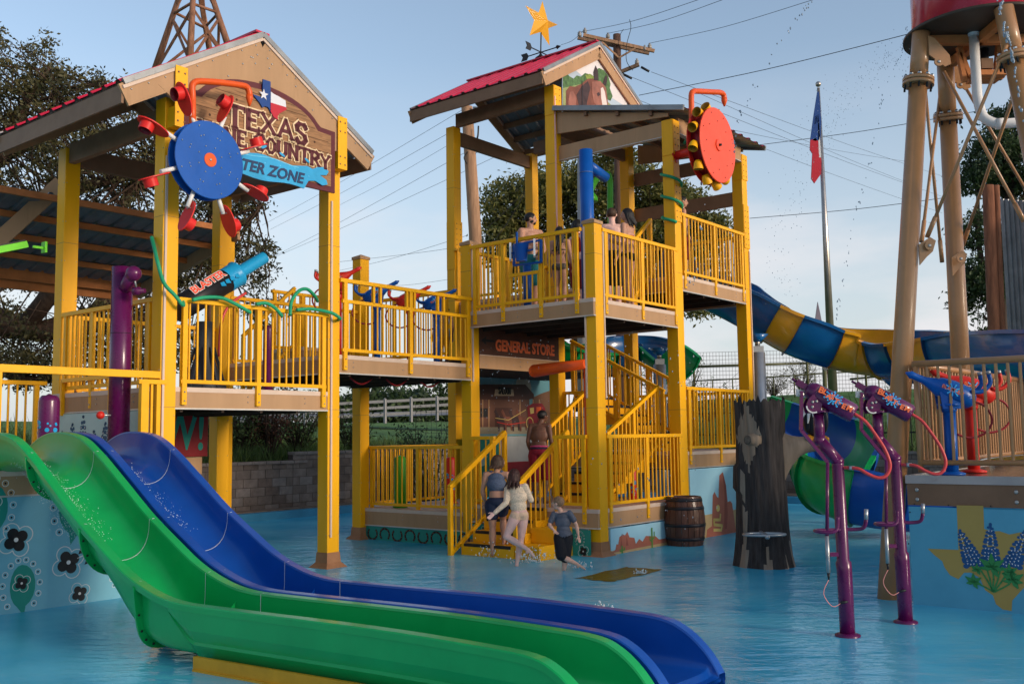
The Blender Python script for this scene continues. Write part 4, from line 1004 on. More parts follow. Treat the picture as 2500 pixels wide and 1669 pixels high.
# ================= water slides =================
WLINE = mat('seam_white', (.62, .66, .68), .5)
RIM = [(-11.35, 1.70), (-11.0, 1.85), (-10.65, 1.90), (-10.2, 1.85), (-9.83, 1.69), (-9.33, 1.39), (-8.86, 1.10), (-8.4, .86), (-8.0, .67), (-7.6, .55), (-7.25, .50), (-6.8, .49), (-5.2, .49), (-4.2, .465), (-3.86, .44), (-3.70, .38), (-3.58, .29), (-3.49, .19), (-3.43, .09)]
def rim_pts():
    P = smoothpts([Vector((v_, z_, 0)) for v_, z_ in RIM], 5); return [(p.x, p.y) for p in P]
def flume(name, label, uc, w_, m, outer_flare=False):
    t = thing(name, label, 'water slide', W(uc, -7, 0), 'pair of body slides')
    R_ = rim_pts(); rows = []; outr = []; N_ = 18
    for v_, zr in R_:
        s_ = min(1, max(0, (v_ + 8.6) / 1.2)); s_ = s_ * s_ * (3 - 2 * s_)
        D_ = .36 * (1 - s_) + max(.0, zr - .11) * s_
        if v_ > -3.5: D_ = max(.01, zr - .07)
        pw_ = .78 * (1 - s_) + .30 * s_
        sec = []
        for i in range(N_ + 1):
            a = math.pi * i / N_; c, s2 = math.cos(a), math.sin(a)
            sec.append((-math.copysign(abs(c) ** pw_, c) * w_ / 2, -D_ * (abs(s2) ** pw_)))
        veer = .36 * max(0, v_ + 7.3) / 4; rows.append([W(uc + veer + x, v_, zr + z_) for x, z_ in sec])
        outr.append((v_, zr, D_, s_))
    vr = lambda q: uc + .36 * max(0, q + 7.3) / 4
    mb = MB(m); k = N_ + 1
    vs = [p for r_ in rows for p in r_]
    mb.add(vs, [(i * k + j, i * k + j + 1, (i + 1) * k + j + 1, (i + 1) * k + j) for i in range(len(rows) - 1) for j in range(N_)], True)
    # under side of the trough
    ov = []
    for (v_, zr, D_, s_), r_ in zip(outr, rows):
        for j, p in enumerate(r_):
            x = p.dot(U) - vr(v_); ov.append(W(vr(v_) + x * 1.09, v_, p.z - .03 if j not in (0, N_) else zr - .035))
    mb.add(ov, [(i * k + j, (i + 1) * k + j, (i + 1) * k + j + 1, i * k + j + 1) for i in range(len(rows) - 1) for j in range(N_)], True)
    mb.build('trough', t)
    mb = MB(m)     # rims: rolled flat flange on both sides
    for sg in (-1, 1):
        vs = []
        for v_, zr, D_, s_ in outr:
            x0 = vr(v_) + sg * (w_ / 2 - .004)
            for dx, dz in ((0, -.012), (.006, .006), (.092, .006), (.100, -.004), (.100, -.05)): vs.append(W(x0 + sg * dx, v_, zr + dz))
        mb.add(vs, [(i * 5 + j, i * 5 + j + 1, (i + 1) * 5 + j + 1, (i + 1) * 5 + j) for i in range(len(outr) - 1) for j in range(4)], False)
    mb.build('rim', t)
    mb = MB(m)      # side walls of the run-out down to the water
    for sg in (-1, 1):
        vs = []; sel = [o for o in outr if o[0] > -7.45]
        for v_, zr, D_, s_ in sel:
            x0 = vr(v_) + sg * (w_ / 2 + .094)
            fl = .20 if (outer_flare and sg < 0) else .01
            f0 = min(1, max(0, (v_ + 7.45) / .35)); zz = -.05 * f0 + (1 - f0) * (zr - .1)
            hh = zr - .01
            for a_, b_ in ((0, 0), (.02, .35), (.06, .52), (.045, .56), (fl, 1)): vs.append(W(x0 - sg * (a_ if fl > .1 else a_ * .1), v_, hh + (zz - hh) * b_))
        mb.add(vs, [(i * 5 + j, i * 5 + j + 1, (i + 1) * 5 + j + 1, (i + 1) * 5 + j) for i in range(len(sel) - 1) for j in range(4)], False)
        a = vs[:5]; o_ = W(uc, sel[0][0], .1)
        mb.add([a[0], a[2], a[4], o_], [(0, 1, 2, 3)])
    mb.build('side_wall', t)
    for vq in (-9.83, -8.75, -7.85, -7.05):
        mb = MB(WLINE); fl = MB(m)
        i = min(range(len(R_)), key=lambda q: abs(R_[q][0] - vq)); r_ = rows[i]; r2 = rows[i + 1]
        d = (r2[9] - r_[9]).normalized() * .0035; up = Vector((0, 0, .003))
        c = Vector(W(uc, R_[i][0], R_[i][1] + .1))
        pts = [W(uc - w_ / 2 - .055, R_[i][0], R_[i][1] + .009)] + r_ + [W(uc + w_ / 2 + .055, R_[i][0], R_[i][1] + .009)]
        vs = []
        for p in pts:
            n_ = (c - p).normalized() * .004; vs += [p + n_ - d, p + n_ + d]
        mb.add(vs, [(2 * q, 2 * q + 1, 2 * q + 3, 2 * q + 2) for q in range(len(pts) - 1)])
        if vq < -7.2:
            dn = (r2[9] - r_[9]).normalized(); ring_i, ring_o = [], []
            for j, p in enumerate(r_):
                o_ = (p - c).normalized(); ring_i.append(p + o_ * .03); ring_o.append(p + o_ * .115)
            vs = [q - dn * .012 for q in ring_i] + [q - dn * .012 for q in ring_o] + [q + dn * .012 for q in ring_i] + [q + dn * .012 for q in ring_o]
            K_ = len(r_); F_ = []
            for j in range(K_ - 1): F_ += [(j, j + 1, K_ + j + 1, K_ + j), (2 * K_ + j, 3 * K_ + j, 3 * K_ + j + 1, 2 * K_ + j + 1), (K_ + j, K_ + j + 1, 3 * K_ + j + 1, 3 * K_ + j)]
            fl.add(vs, F_)
            for j in range(1, K_ - 1, 2):
                o_ = (r_[j] - c).normalized(); fl.bolt(r_[j] + o_ * .08 + dn * .012, dn, .012, BLK)
            fl.build('joint_flange', t)
        mb.build('seam', t)
    return t
flume('body_slide', 'green open body slide, nearest to the camera, running into a flat trough', 5.02, .60, GREEN, True)
flume('body_slide', 'blue open body slide beside the green one', 5.88, .64, BLUE)
mb = MB(mat('yellow_edge_strip', (.55, .28, .01), .5, var=.2, dirt=.3)); mb.bar(W(4.66, -7.0, .03), W(5.0, -3.5, .03), .03, .16); mb.bar(W(4.78, -7.0, -.0), W(5.1, -3.5, -.0), .30, .03)
tag(mb.build('edge_strip'), 'yellow strip along the foot of the green slide trough', 'edging')
mb = MB(BLK); mb.bar(W(5.8, -9.2, .80), W(5.8, -7.9, .08), .1, .1); mb.bar(W(5.8, -9.2, -.1), W(5.8, -9.2, .82), .12, .12, U)
tag(mb.build('slide_support'), 'dark support beams under the blue body slide', 'support')
# foam where water pours in
FOAM = mat('foam', (.62, .70, .72), .3, var=.1)
def droplets(name, label, gen, n, seed, loc, r=(.006, .018)):
    rr = random.Random(seed); mb = MB(FOAM)
    for _ in range(n):
        p, q = gen(rr); a = rr.uniform(*r); mb.ell(p, a, a, a * rr.uniform(.8, 2.2), 6, 4)
    o = mb.build(name, loc=loc); return tag(o, label, 'water drops', kind='stuff')
def slide_spray(u0):
    def g(rr):
        t_ = rr.random() ** 1.3; v_ = -10.35 + 1.3 * t_ + rr.gauss(0, .05)
        zr = np.interp(v_, [a for a, b in RIM], [b for a, b in RIM]); x = rr.gauss(0, .05 + .06 * t_) - .03
        return W(u0 + x, v_, zr - .325 + abs(rr.gauss(0, .02)) + .1 * (1 - t_) * rr.random()), 0
    return g
droplets('splash', 'white splashing water at the top of the green slide', slide_spray(4.88), 2400, 3, W(4.9, -10, 1.4), (.001, .0033))
droplets('splash', 'white splashing water at the top of the blue slide', slide_spray(5.74), 2400, 4, W(5.75, -10, 1.4), (.001, .0033))

# ================= water play pieces =================
def K9(cx, cy): return at(1900 + cx / 3.7325, 900 + cy / 3.7325, 9.0)
def blaster(name, label):
    org = Vector((2.93, 9.0, 0)); t = thing(name, label, 'water cannon', org, 'purple water cannons on bent poles')
    mb = MB(PURP)
    top = at(2045, 1125, 9.0); mb.tube([org - Z * .05, Vector((org.x - .005, 9, .56)), Vector((org.x - .01, 9, .64)), Vector((org.x - .012, 9, .66)), Vector((top.x, 9, 1.50)), Vector((top.x, 9, 1.55))], [.066, .066, .068, .054, .052, .052], 24)
    mb.lathe(org, Z, [(-.02, .11), (.015, .11), (.03, .075)], 24)
    p0 = Vector((top.x, 9, 1.53)); p1 = Vector((2.755, 9, 1.72)); mb.cyl(p0 + (p0 - p1).normalized() * .02, p1, .054, n=20); mb.cyl(p1 - Z * .03, p1 + Z * .26, .047, n=20)
    mb.ell(p0, .056, .056, .056); mb.ell(p1, .056, .056, .056)
    mb.lathe(p1 + Z * .25, Z, [(0, .095), (.02, .095)], 20)
    mb.build('pole', t)
    mb = MB(PURP); a, b = K9(310, 205), K9(640, 405); b.y = 8.9; a.y = 9.0; ax = (b - a).normalized()
    mb.lathe(a - ax * .06, ax, [(0, .05), (.03, .072), (.06, .086), (.075, .088), (.10, .088)], 24)
    mb.lathe(a + ax * .02, ax, [(0, .088), ((b - a).length - .02, .088), ((b - a).length - .016, .080), ((b - a).length, .078)], 24)
    m2 = K9(175, 115); m2.y = 9.03; mb.bar(m2, a, .07, .055); mb.cyl(m2 + (m2 - a).normalized() * .05, m2, .012, n=10)
    mb.build('barrel', t)
    c = p1 + Z * .30 + Vector((-.07, -.02, .02)); n_ = Vector((0, -1, 0))
    for y_ in (.05, -.055):
        mb = MB(PURP); F = (Vector((c.x, c.y + y_, c.z)), Vector((1, 0, 0)), Z, n_); mb.flat(F, [(-.045, -.075), (.06, -.075), (.08, .0), (.06, .09), (.0, .09), (-.04, .05), (-.06, .0)], 0, .012)
        for x_, z_ in ((-.01, -.02), (-.005, .025), (.03, .03)): mb.bolt(F[0] + Vector((x_, 0, z_)) + n_ * .012, n_, .014)
        mb.build('bracket', t)
    mb = MB(WHT); F = (Vector((c.x, c.y - .07, c.z)), Vector((1, 0, 0)), Z, n_)
    mb.line(F, [(.0 + .062 * math.cos(R(k)), -.01 + .062 * math.sin(R(k))) for k in range(185, 300, 12)], .012, .001)
    q = K9(195, 225); mb.box(q + Vector((.03, .03, .0)), Vector((.05, 0, -.01)), Vector((0, .02, 0)), Vector((.0, 0, .03))); mb.build('decal', t)
    mb = MB(PURP); L_ = [K9(195, 235), K9(190, 560), K9(430, 850), K9(425, 1535)]
    for i, p in enumerate(L_): p.y = 8.94
    mb.bar(L_[0] + Z * .03, L_[1], .03, .028); mb.bar(L_[1], L_[2], .03, .028); mb.tube([L_[2], L_[3]], .016, 12)
    mb.bolt(L_[0], n_, .028)
    H = [K9(640, 1528), K9(480, 1535), K9(330, 1548)]; H[2].y = 8.7; hb = smoothpts([Vector((top.x, 8.97, .93)), Vector((2.80, 8.95, .93)), Vector((2.66, 8.92, .93)), Vector((2.655, 8.80, .93)), Vector((2.75, 8.76, .93)), Vector((2.80, 8.76, .96)), Vector((2.81, 8.76, 1.06))], 4)
    mb.tube(hb, .017, 10); mb.tube(smoothpts([Vector((top.x, 9.0, .93)), Vector((3.04, 8.98, .93)), Vector((3.10, 8.95, .95)), Vector((3.115, 8.93, 1.02))], 4), .017, 10)
    mb.bar(Vector((2.79, 8.97, .715)), Vector((2.93, 8.99, .715)), .03, .035)
    mb.build('linkage', t)
    mb = MB(GLV); mb.cyl(Vector((3.115, 8.93, 1.02)), Vector((3.12, 8.93, 1.11)), .018, n=10); mb.build('grip_tip', t); mb = MB(GLV)
    x = L_[3].x; mb.cyl(Vector((x, 8.94, .88)), Vector((x, 8.94, .56)), .018, n=12); mb.cyl(Vector((x, 8.94, .56)), Vector((x, 8.94, .50)), .014, .007, 10, m=BLK)
    mb.build('spring_rod', t)
    mb = MB(HOSER); HP_ = [K9(650, 412), K9(740, 480), K9(830, 610), K9(905, 740), K9(945, 870), K9(915, 960), K9(850, 985), K9(770, 955), K9(700, 910), K9(640, 900), K9(560, 900)]
    for i, p in enumerate(HP_): p.y = 8.88 - .12 * math.sin(math.pi * i / 10) + .01 * i
    HP_[-1].y = 9.0; mb.tube(smoothpts(HP_, 5), .0155, 10); mb.build('hose', t)
    mb = MB(GLV); mb.cyl(b - ax * .01, b + ax * .03, .02, n=10); mb.cyl(HP_[-2] - Vector((.02, 0, 0)), HP_[-2] + Vector((.03, 0, 0)), .019, n=10); mb.build('hose_fitting', t)
    mb = MB(mat('pink_lanyard', (.8, .30, .26), .5)); mb.tube(smoothpts([Vector((x, 8.94, .50)), Vector((x - .05, 8.94, .38)), Vector((x + .02, 8.93, .27)), Vector((x + .10, 8.93, .30))], 4), .0035, 5); mb.cyl(Vector((x + .09, 8.93, .30)), Vector((x + .18, 8.95, .31)), .012, n=8, m=BLK); mb.build('lanyard', t)
    # lettering and splash on the side facing the viewer
    mid = a.lerp(b, .50); nn = (Vector((0, -1, 0)) - ax * Vector((0, -1, 0)).dot(ax)).normalized(); nn = (nn * .93 + Z * .2).normalized(); nn = (nn - ax * nn.dot(ax)).normalized()
    F = (mid + nn * .091, ax, nn.cross(ax) if (nn.cross(ax)).z > 0 else -nn.cross(ax), nn)
    SPL = mat('splash_decal', (.05, .42, .80), .4); mb = MB(SPL)
    for k in range(14):
        q = k * 2 * math.pi / 14; r0, r1 = .02, (.062 if k % 2 else .085)
        mb.line(F, [(r0 * math.cos(q), r0 * math.sin(q)), (r1 * math.cos(q), r1 * .75 * math.sin(q))], .009, .003, .0012); mb.disc(F, r1 * math.cos(q), r1 * .75 * math.sin(q), .009, .003, .0012, n=8)
    mb.build('splash_decal', t)
    mb = MB(ORL)
    for i, ch in enumerate('BLAST-EM'): text(mb, ch, F, -.150 + i * .040, -.028 + (.010 if i % 2 else -.002) + .012 * (3.5 - i) * .4, .082 if i == 0 else .066, .006, .0015, ORL, bold=.003, rot=-.1 * (i % 3 - 1), align='LEFT')
    mb.build('lettering', t)
    return t
def copy_thing(o, delta, label=None, scale=None):
    c = o.copy(); COL.objects.link(c); c.location = o.location + Vector(delta)
    if label: c['label'] = label
    ORGS[c.name] = Vector(c.location)
    def rec(a, b):
        for ch in a.children:
            d = ch.copy(); COL.objects.link(d); d.parent = b; rec(ch, d)
    rec(o, c)
    return c
bl = blaster('water_cannon', 'purple bent pole water cannon, nearest the camera, standing in the water')
copy_thing(bl, (.74, .58, 0), 'purple bent pole water cannon closer to the right platform wall')

def water_gun(base, facing, m, label, ht=1.0, tilt=25, group='horned water guns on posts', loop=True, s_=1.0):
    """facing: +1 nozzle to picture right, -1 to the left; base = foot point"""
    base = Vector(base); t = thing('water_gun', label, 'water gun', base, group)
    X = Vector((facing, 0, 0)); mb = MB(m)
    mb.tube([base, base + Z * ht * .72], .052 * s_, 16); mb.tube([base + Z * ht * .72, base + Z * ht * .75, base + Z * ht * .85], [.052 * s_, .065 * s_, .06 * s_], 16); mb.lathe(base, Z, [(0, .13), (.02, .13), (.04, .06)], 20); mb.lathe(base + Z * ht * .80, Z, [(0, .095 * s_), (.02, .095 * s_)], 16)
    mb.build('post', t)
    c = base + Z * ht * .98; d = (X * math.cos(R(tilt)) + Z * math.sin(R(tilt))).normalized(); up = (Z - d * Z.dot(d)).normalized()
    mb = MB(m); mb.lathe(c - d * .24 * s_, d, [(0, .03), (.01, .055), (.04, .085), (.12, .10), (.22, .10), (.32, .085), (.40, .05), (.46, .032), (.56, .03), (.585, .034), (.60, .022), (.63, .008)], 18) if s_ == 1 else mb.lathe(c - d * .24 * s_, d, [(a * s_, b * s_) for a, b in ((0, .03), (.01, .055), (.04, .085), (.12, .10), (.22, .10), (.32, .085), (.40, .05), (.46, .032), (.56, .03), (.585, .034), (.60, .022), (.63, .008))], 18)
    mb.build('gun_body', t)
    for y_ in (-.06, .05): mb = MB(m); mb.flat((c + Vector((0, y_ * s_, 0)), X, Z, Vector((0, -1, 0))), [(x * s_, z_ * s_) for x, z_ in [(-.08, -.16), (.08, -.16), (.1, -.02), (.06, .06), (-.04, .06), (-.09, -.02)]], 0, .012); mb.build('bracket', t)
    for y_ in (-.08, .08):
        mb = MB(m); g = MB(GLV); o_ = c - d * .16 * s_ + Vector((0, y_ * s_, 0)) + up * .05 * s_
        P = smoothpts([o_, o_ - d * .08 * s_ + up * .04 * s_, o_ - d * .12 * s_ + up * .13 * s_, o_ - d * .08 * s_ + up * .20 * s_], 4); mb.tube(P, .019 * s_, 10); g.cyl(P[-1], P[-1] + (P[-1] - P[-2]).normalized() * .035, .021 * s_, n=10)
        mb.build('handle', t); g.build('grip_tip', t)
    if loop:
        mb = MB(mat('dark_red_hose', (.30, .02, .03), .4)); e = c - d * .24 * s_
        mb.tube(smoothpts([e, e - X * .12 - Z * .06, e - X * .18 - Z * .20, e - X * .10 - Z * .33, e + X * .06 - Z * .38, e + X * .2 - Z * .34], 5), .0125, 8); mb.build('hose', t)
    mb = MB(ORL); F = (c + Vector((0, -.098 * s_, 0)), d * facing, up, Vector((0, -1, 0)))
    SPL = MATS['splash_decal']
    for k in range(9):
        q = k * 2 * math.pi / 9; mb.line(F, [(0, 0), (.07 * s_ * math.cos(q), .05 * s_ * math.sin(q))], .014, .002, .001, SPL)
    text(mb, "BLAST'EM" if False else 'BLAST-EM', F, 0, -.02, .045 * s_, .004, .001, ORL, bold=.001)
    mb.build('decal', t)
    return t
# on the bridge
for i, (px, m, lab, vv_) in enumerate(((826, REDP, 'red horned water gun at the left end of the footbridge', -11.30), (921, BLUEP, 'blue horned water gun on the footbridge, between the two red ones', -11.30), (1001, REDP, 'red horned water gun in the middle of the footbridge', -11.30), (1066, BLUEP, 'blue horned water gun at the right end of the footbridge', -11.25))):
    p = onv(px, 860, vv_); p.z = Z2; water_gun(p, 1, m, lab, 1.08 if i else 1.2, 28, 'horned water guns on the footbridge')

# big cannon on the left deck
def kc(px, py, v_=-11.75): return onv(px, py, v_)
CN = thing('giant_water_cannon', 'giant black and blue water cannon tilted over the left deck', 'water cannon', W(8.0, -11.9, Z1))
a, b = kc(430, 758), kc(578, 669); ax = (b - a).normalized(); m_e = kc(642, 632)
mb = MB(BLK); mb.lathe(a, ax, [(-.02, .10), (0, .17), ((b - a).length * .80, .17)], 28); mb.build('body', CN)
mb = MB(SKYB); L_ = (b - a).length; mb.lathe(a, ax, [(L_ * .80, .172), (L_ * .97, .175), (L_, .19), (L_ + .02, .16), (L_ + .02, .10), (L_ + .08, .092), (L_ + (m_e - b).length + .03, .088)], 28, cap=False); mb.lathe(a, ax, [(L_ + (m_e - b).length + .03, .088), (L_ + (m_e - b).length + .03, .076), (L_ + .1, .075)], 28, cap=False); mb.build('nozzle', CN)
mb = MB(mat('dark_grey_mount', (.03, .035, .045), .5)); c = kc(500, 800); c.z = Z1
prof = [(0, .30), (.10, .28), (.25, .20), (.45, .13), (.62, .12), (.95, .12)]; mb.lathe(c, Z, prof, 20)
for k in range(10):
    q = k * math.pi / 5; dd = Vector((math.cos(q), math.sin(q), 0)); mb.bar(c + dd * .29 + Z * .05, c + dd * .13 + Z * .60, .03, .03, dd)
mb.build('mount', CN)
nn = (Vector((0, -1, 0)) - ax * Vector((0, -1, 0)).dot(ax)).normalized(); up_ = nn.cross(ax); up_ = up_ if up_.z > 0 else -up_
F = (a.lerp(b, .52) + nn * .172, ax, up_, nn); mb = MB(ORL); text(mb, 'BLASTER', F, -.02, .0, .15, .001, .003, WHT, sx=1.0, bold=.012); text(mb, 'BLASTER', F, -.02, .0, .15, .005, .002, REDO, sx=1.0, bold=.004)
for k in range(4): mb.flat(F, [(.10 + k * .09, -.10), (.16 + k * .09, -.13), (.18 + k * .09, -.06), (.12 + k * .09, -.05)], -.02, .012, SKYB)
mb.build('decal', CN)
mb = MB(HOSER); mb.tube(smoothpts([kc(600, 715, -11.6), kc(560, 745, -11.6), kc(540, 790, -11.6), kc(535, 870, -11.6)], 5), .02, 8); mb.build('hose', CN)

# purple shower pipe, tanks and small posts
PP = thing('shower_pipe', 'tall purple pipe with a ball ended arm on the left deck', 'water pipe', W(6.42, -11.3, 1.5))
p = W(6.42, -11.3, 1.5); mb = MB(PURP); mb.cyl(p, Vector((p.x, p.y, 3.92)), .125, n=28); mb.lathe(Vector((p.x, p.y, 3.1)), Z, [(0, .127), (.006, .127)], 28, m=BLK); mb.build('pipe', PP)
q = Vector((p.x, p.y, 3.60)); e = onv(326, 668, -10.98); mb = MB(PURP); mb.cyl(q, e, .078, n=24); mb.ell(e, .095, .095, .095, 24, 14); mb.build('arm', PP)
mb = MB(PURP); f_ = e + Vector((.03, .02, -.17)); mb.cyl(e, f_, .012, n=8, m=GLV); mb.lathe(f_ - Vector((.03, 0, .04)), Vector((1, -.2, 0)), [(0, .05), (.08, .05), (.085, .03), (.15, .028)], 16); mb.build('spray_head', PP)
g = onv(245, 1013, -11.25); mb = MB(REDP); mb.ell(g, .048, .048, .048, 18, 12); mb.cyl(g, Vector((p.x, p.y, g.z)), .010, n=8, m=GLV); mb.build('knob', PP)
def tank(name, label, u_, v_, z0, h, r, m, dec=None):
    c = W(u_, v_, z0); t = thing(name, label, 'water tank', c); mb = MB(m)
    mb.lathe(c, Z, [(0, r * 1.25), (.03, r * 1.25), (.035, r), (h - r * .8, r), (h - r * .45, r * .93), (h - r * .18, r * .7), (h - .02, r * .35), (h, .01)], 26); mb.build('body', t)
    if dec:
        dmb = MB(dec); rr = random.Random(5)
        for k in range(22):
            q = R(-90 + rr.uniform(-70, 70)); z_ = rr.uniform(.1, h * .65); n_ = Vector((math.cos(q), math.sin(q), 0)); F = (c + n_ * r + Z * z_, Z.cross(n_), Z, n_); dmb.disc(F, 0, 0, rr.uniform(.010, .028), .0, .002)
        dmb.build('decal', t)
    return t
tank('water_tank', 'short purple round topped tank at the top of the green slide', 5.56, -11.3, 1.5, .85, .115, PURP, SKYB)
tank('water_tank', 'green round topped post behind the low yellow railing', 12.36 + .35, -12.85, .55, .93, .105, LIME)
tank('water_tank', 'red round topped tank with blue splashes behind the low railing', 14.0, -12.8, .55, .88, .10, REDP, SKYB)
tank('water_tank', 'small red tank inside the lower deck by the cow panel', 14.35, -9.0, ZL, .55, .07, REDP, SKYB)
tank('water_tank', 'slim purple tank standing on the left deck behind the green hose', 8.73, -11.45, Z1, .95, .07, PURP)
mb = MB(mat('cow_panel', (.55, .52, .5), .5)); F = FV(0, -9.75, 0); mb.flat(F, [(14.6, .72), (15.0, .72), (15.0, 1.22), (14.5, 1.22)], 0, .03); mb.disc(F, 14.72, 1.05, .10, .031, .003, BLK, ry=.14); mb.disc(F, 14.9, .85, .06, .031, .003, BLK, ry=.12)
tag(mb.build('cow_panel'), 'black and white cow spotted panel inside the lower deck', 'panel')
YP = MB(YEL); c = W(5.1, -12.0, 1.5); YP.lathe(c, Z, [(0, .11), (.5, .11), (.52, .05), (.9, .05), (.92, .09), (.98, .09), (1.0, .04)], 18); tag(YP.build('standpipe', loc=c), 'yellow standpipe with a wide cap at the far left', 'water pipe')
# green garden hoses
mb = MB(HOSEG); hv = -10.73
P = [W(6.66, -11.06, 4.30), W(6.62, -10.92, 4.12), onv(385, 640, hv), onv(400, 690, hv), onv(428, 722, hv), onv(447, 745, hv), W(6.98, -10.86, 3.52)]
mb.tube(smoothpts(P, 6), .024, 10)
P = [onv(470, 732, hv), onv(500, 726, hv), onv(540, 727, hv), onv(575, 742, hv), onv(612, 763, hv)]; mb.tube(smoothpts(P, 6), .024, 10)
P = [onv(625, 742, hv), onv(650, 740, hv), onv(672, 752, hv), onv(689, 772, hv)]; mb.tube(smoothpts(P, 6), .024, 10)
P = [onv(708, 770, hv), onv(712, 735, hv - .05), onv(730, 710, hv - .1), onv(750, 706, hv - .15), onv(768, 722, hv - .2), onv(775, 735, hv - .3)]; mb.tube(smoothpts(P, 6), .024, 10)
P = [onv(724, 756, hv), onv(760, 754, hv), onv(795, 760, hv), onv(815, 766, hv), onv(830, 777, hv + .02), W(9.58, -10.95, 3.50)]; mb.tube(smoothpts(P, 6), .024, 10)
tag(mb.build('garden_hose'), 'green ribbed hose looping along the left deck railing', 'hose')
mb = MB(HOSEG); P = []
for i in range(60):
    q = i / 59; a = q * 2 * math.pi * 2.6 + 2.2; z_ = 5.42 + 1.0 * q; P.append(W(U3 + .175 * math.cos(a), V1 + .175 * math.sin(a), z_))
mb.tube(P, .026, 10); mb.tube(smoothpts([W(U3 + .14, V1 + .2, 6.85), W(U3 + .05, V1 + .35, 6.9), W(U3 + .0, V1 + .5, 6.7), W(U3 + .12, V1 + .55, 6.5), W(U3 + .35, V1 + .5, 6.5), W(U3 + .4, V1 + .5, 6.62)], 5), .026, 10)
tag(mb.build('garden_hose'), 'green ribbed hose coiled round the tall yellow post', 'hose')

# ---------- wheels ----------
def wheel_disc(mb, c, r, th, m): mb.lathe(c, V, [(-th / 2, r * .985), (-th / 2 + .004, r), (th / 2 - .004, r), (th / 2, r * .985)], 56, m)
HW = thing('hat_water_wheel', 'blue disc water wheel with eight red hats on white spokes', 'water wheel', W(6.89, -10.26, 5.15))
c = W(6.89, -10.2, 5.16); c2 = W(6.89, -10.34, 5.16)
mb = MB(BLUEP); wheel_disc(mb, c, .475, .02, BLUEP); wheel_disc(mb, c2, .475, .02, BLUEP)
for k in range(8):
    a = R(22.5 + 45 * k)
    for rr_, ss in ((.17, (0,)), (.30, (-.07, .07)), (.42, (0,))):
        for s_ in ss: mb.bolt(c + (U * math.cos(a + s_ * (.3 / rr_)) + Z * math.sin(a + s_ * (.3 / rr_))) * rr_ + V * .01, V, .009)
mb.build('disc', HW)
mb = MB(ORG); mb.lathe(c, V, [(.01, .085), (.018, .085)], 28, ORG); mb.bolt(c + V * .018, V, .018); mb.cyl(c2, W(6.85, V2 + .1, 5.12), .045, n=16, m=REDP); mb.build('hub', HW)
for k in range(8):
    a = R(22.5 + 45 * k); rd = U * math.cos(a) + Z * math.sin(a); tg = -U * math.sin(a) + Z * math.cos(a); o_ = W(6.89, -10.27, 5.16)
    mb = MB(WHT); mb.cyl(o_ + rd * .38, o_ + rd * .66, .026, n=14); sp = mb.build('spoke', HW)
    mb = MB(mat('hat_red', (.66, .02, .015), .38, var=.08, dirt=.1)); h0 = o_ + rd * .76 + tg * .03
    F = (h0, rd, V, tg); mb.flat(F, [(.205 * math.cos(q) * 1.0 + (.0), .125 * math.sin(q)) if abs(math.cos(q)) < 2 else 0 for q in [2 * math.pi * j / 28 for j in range(28)]], 0, .014)
    cc = h0 + rd * .07 + tg * .014; mb.lathe(cc, tg, [(0, .085), (.10, .081)], 24, cap=False); mb.lathe(cc, tg, [(.10, .081), (.10, .073), (.02, .073)], 24, cap=False, m=REDD)
    for x_, y_ in ((-.10, .03), (-.10, -.03)): mb.bolt(h0 + rd * x_ + V * y_ - tg * .001, -tg, .009)
    mb.build('hat', HW)
CW = thing('cup_water_wheel', 'big red disc water wheel with yellow cups on the tall tower', 'water wheel', W(15.05, -7.68, 6.65))
zc = 6.65; c = W(15.07, -7.6, zc); c2 = W(15.07, -7.84, zc)
mb = MB(REDO); wheel_disc(mb, c, .64, .022, REDO)
for k in range(16):
    a = R(22.5 * k); mb.bolt(c + (U * math.cos(a) + Z * math.sin(a)) * (.56 if k % 2 else .42) + V * .011, V, .010, REDD)
mb.build('front_disc', CW)
mb = MB(REDP); wheel_disc(mb, c2, .64, .022, REDP); mb.lathe(c2, V, [(0, .52), (.24, .52)], 48, REDD); mb.build('back_disc', CW)
mb = MB(ORG); mb.lathe(c, V, [(.011, .10), (.03, .10), (.034, .09)], 24, REDO); mb.lathe(c, V, [(.03, .025), (.07, .02)], 12, BLK); mb.cyl(c2, W(15.05, V1 + .1, 6.62), .075, n=20, m=REDP); mb.lathe(W(15.05, V1 + .1, 6.62), V, [(0, .14), (.02, .14)], 4, REDP, False); mb.build('hub', CW)
for k in range(12):
    a = R(30 * k + 12); rd = U * math.cos(a) + Z * math.sin(a); tg = U * math.sin(a) - Z * math.cos(a); o_ = W(15.07, -7.72, zc) + rd * .66
    dx = (tg * -.75 + rd * .65).normalized()
    mb = MB(YEL); mb.lathe(o_ - dx * .06, dx, [(-.05, .02), (-.04, .05), (0, .070), (.11, .084)], 20, cap=False); mb.lathe(o_ - dx * .06, dx, [(.11, .084), (.108, .076), (0, .06), (-.03, .03)], 20, cap=False, m=mat('cup_inside', (.35, .18, .005), .5)); mb.build('cup', CW)
def spout(name, label, pts, r, tip):
    mb = MB(ORG); P = smoothpts(pts, 5); mb.tube(P, r, 16); e = P[-1]; d = tip; mb.lathe(e, d, [(0, r * 1.12), (.05, r * 1.1), (.10, r * .7), (.15, r * .3)], 16)
    o = mb.build(name); return tag(o, label, 'water pipe')
sv = -10.30
def ov(px, py): return onv(px, py, sv)
spout('spout_pipe', 'orange bent pipe over the hat water wheel', [W(6.97, -10.72, 5.2), ov(470, 300), ov(470, 240), ov(469, 212), ov(475, 202), ov(490, 199), ov(540, 202), ov(590, 209), ov(603, 214), ov(608, 224), ov(609, 232)], .040, -Z)
sv = -7.9
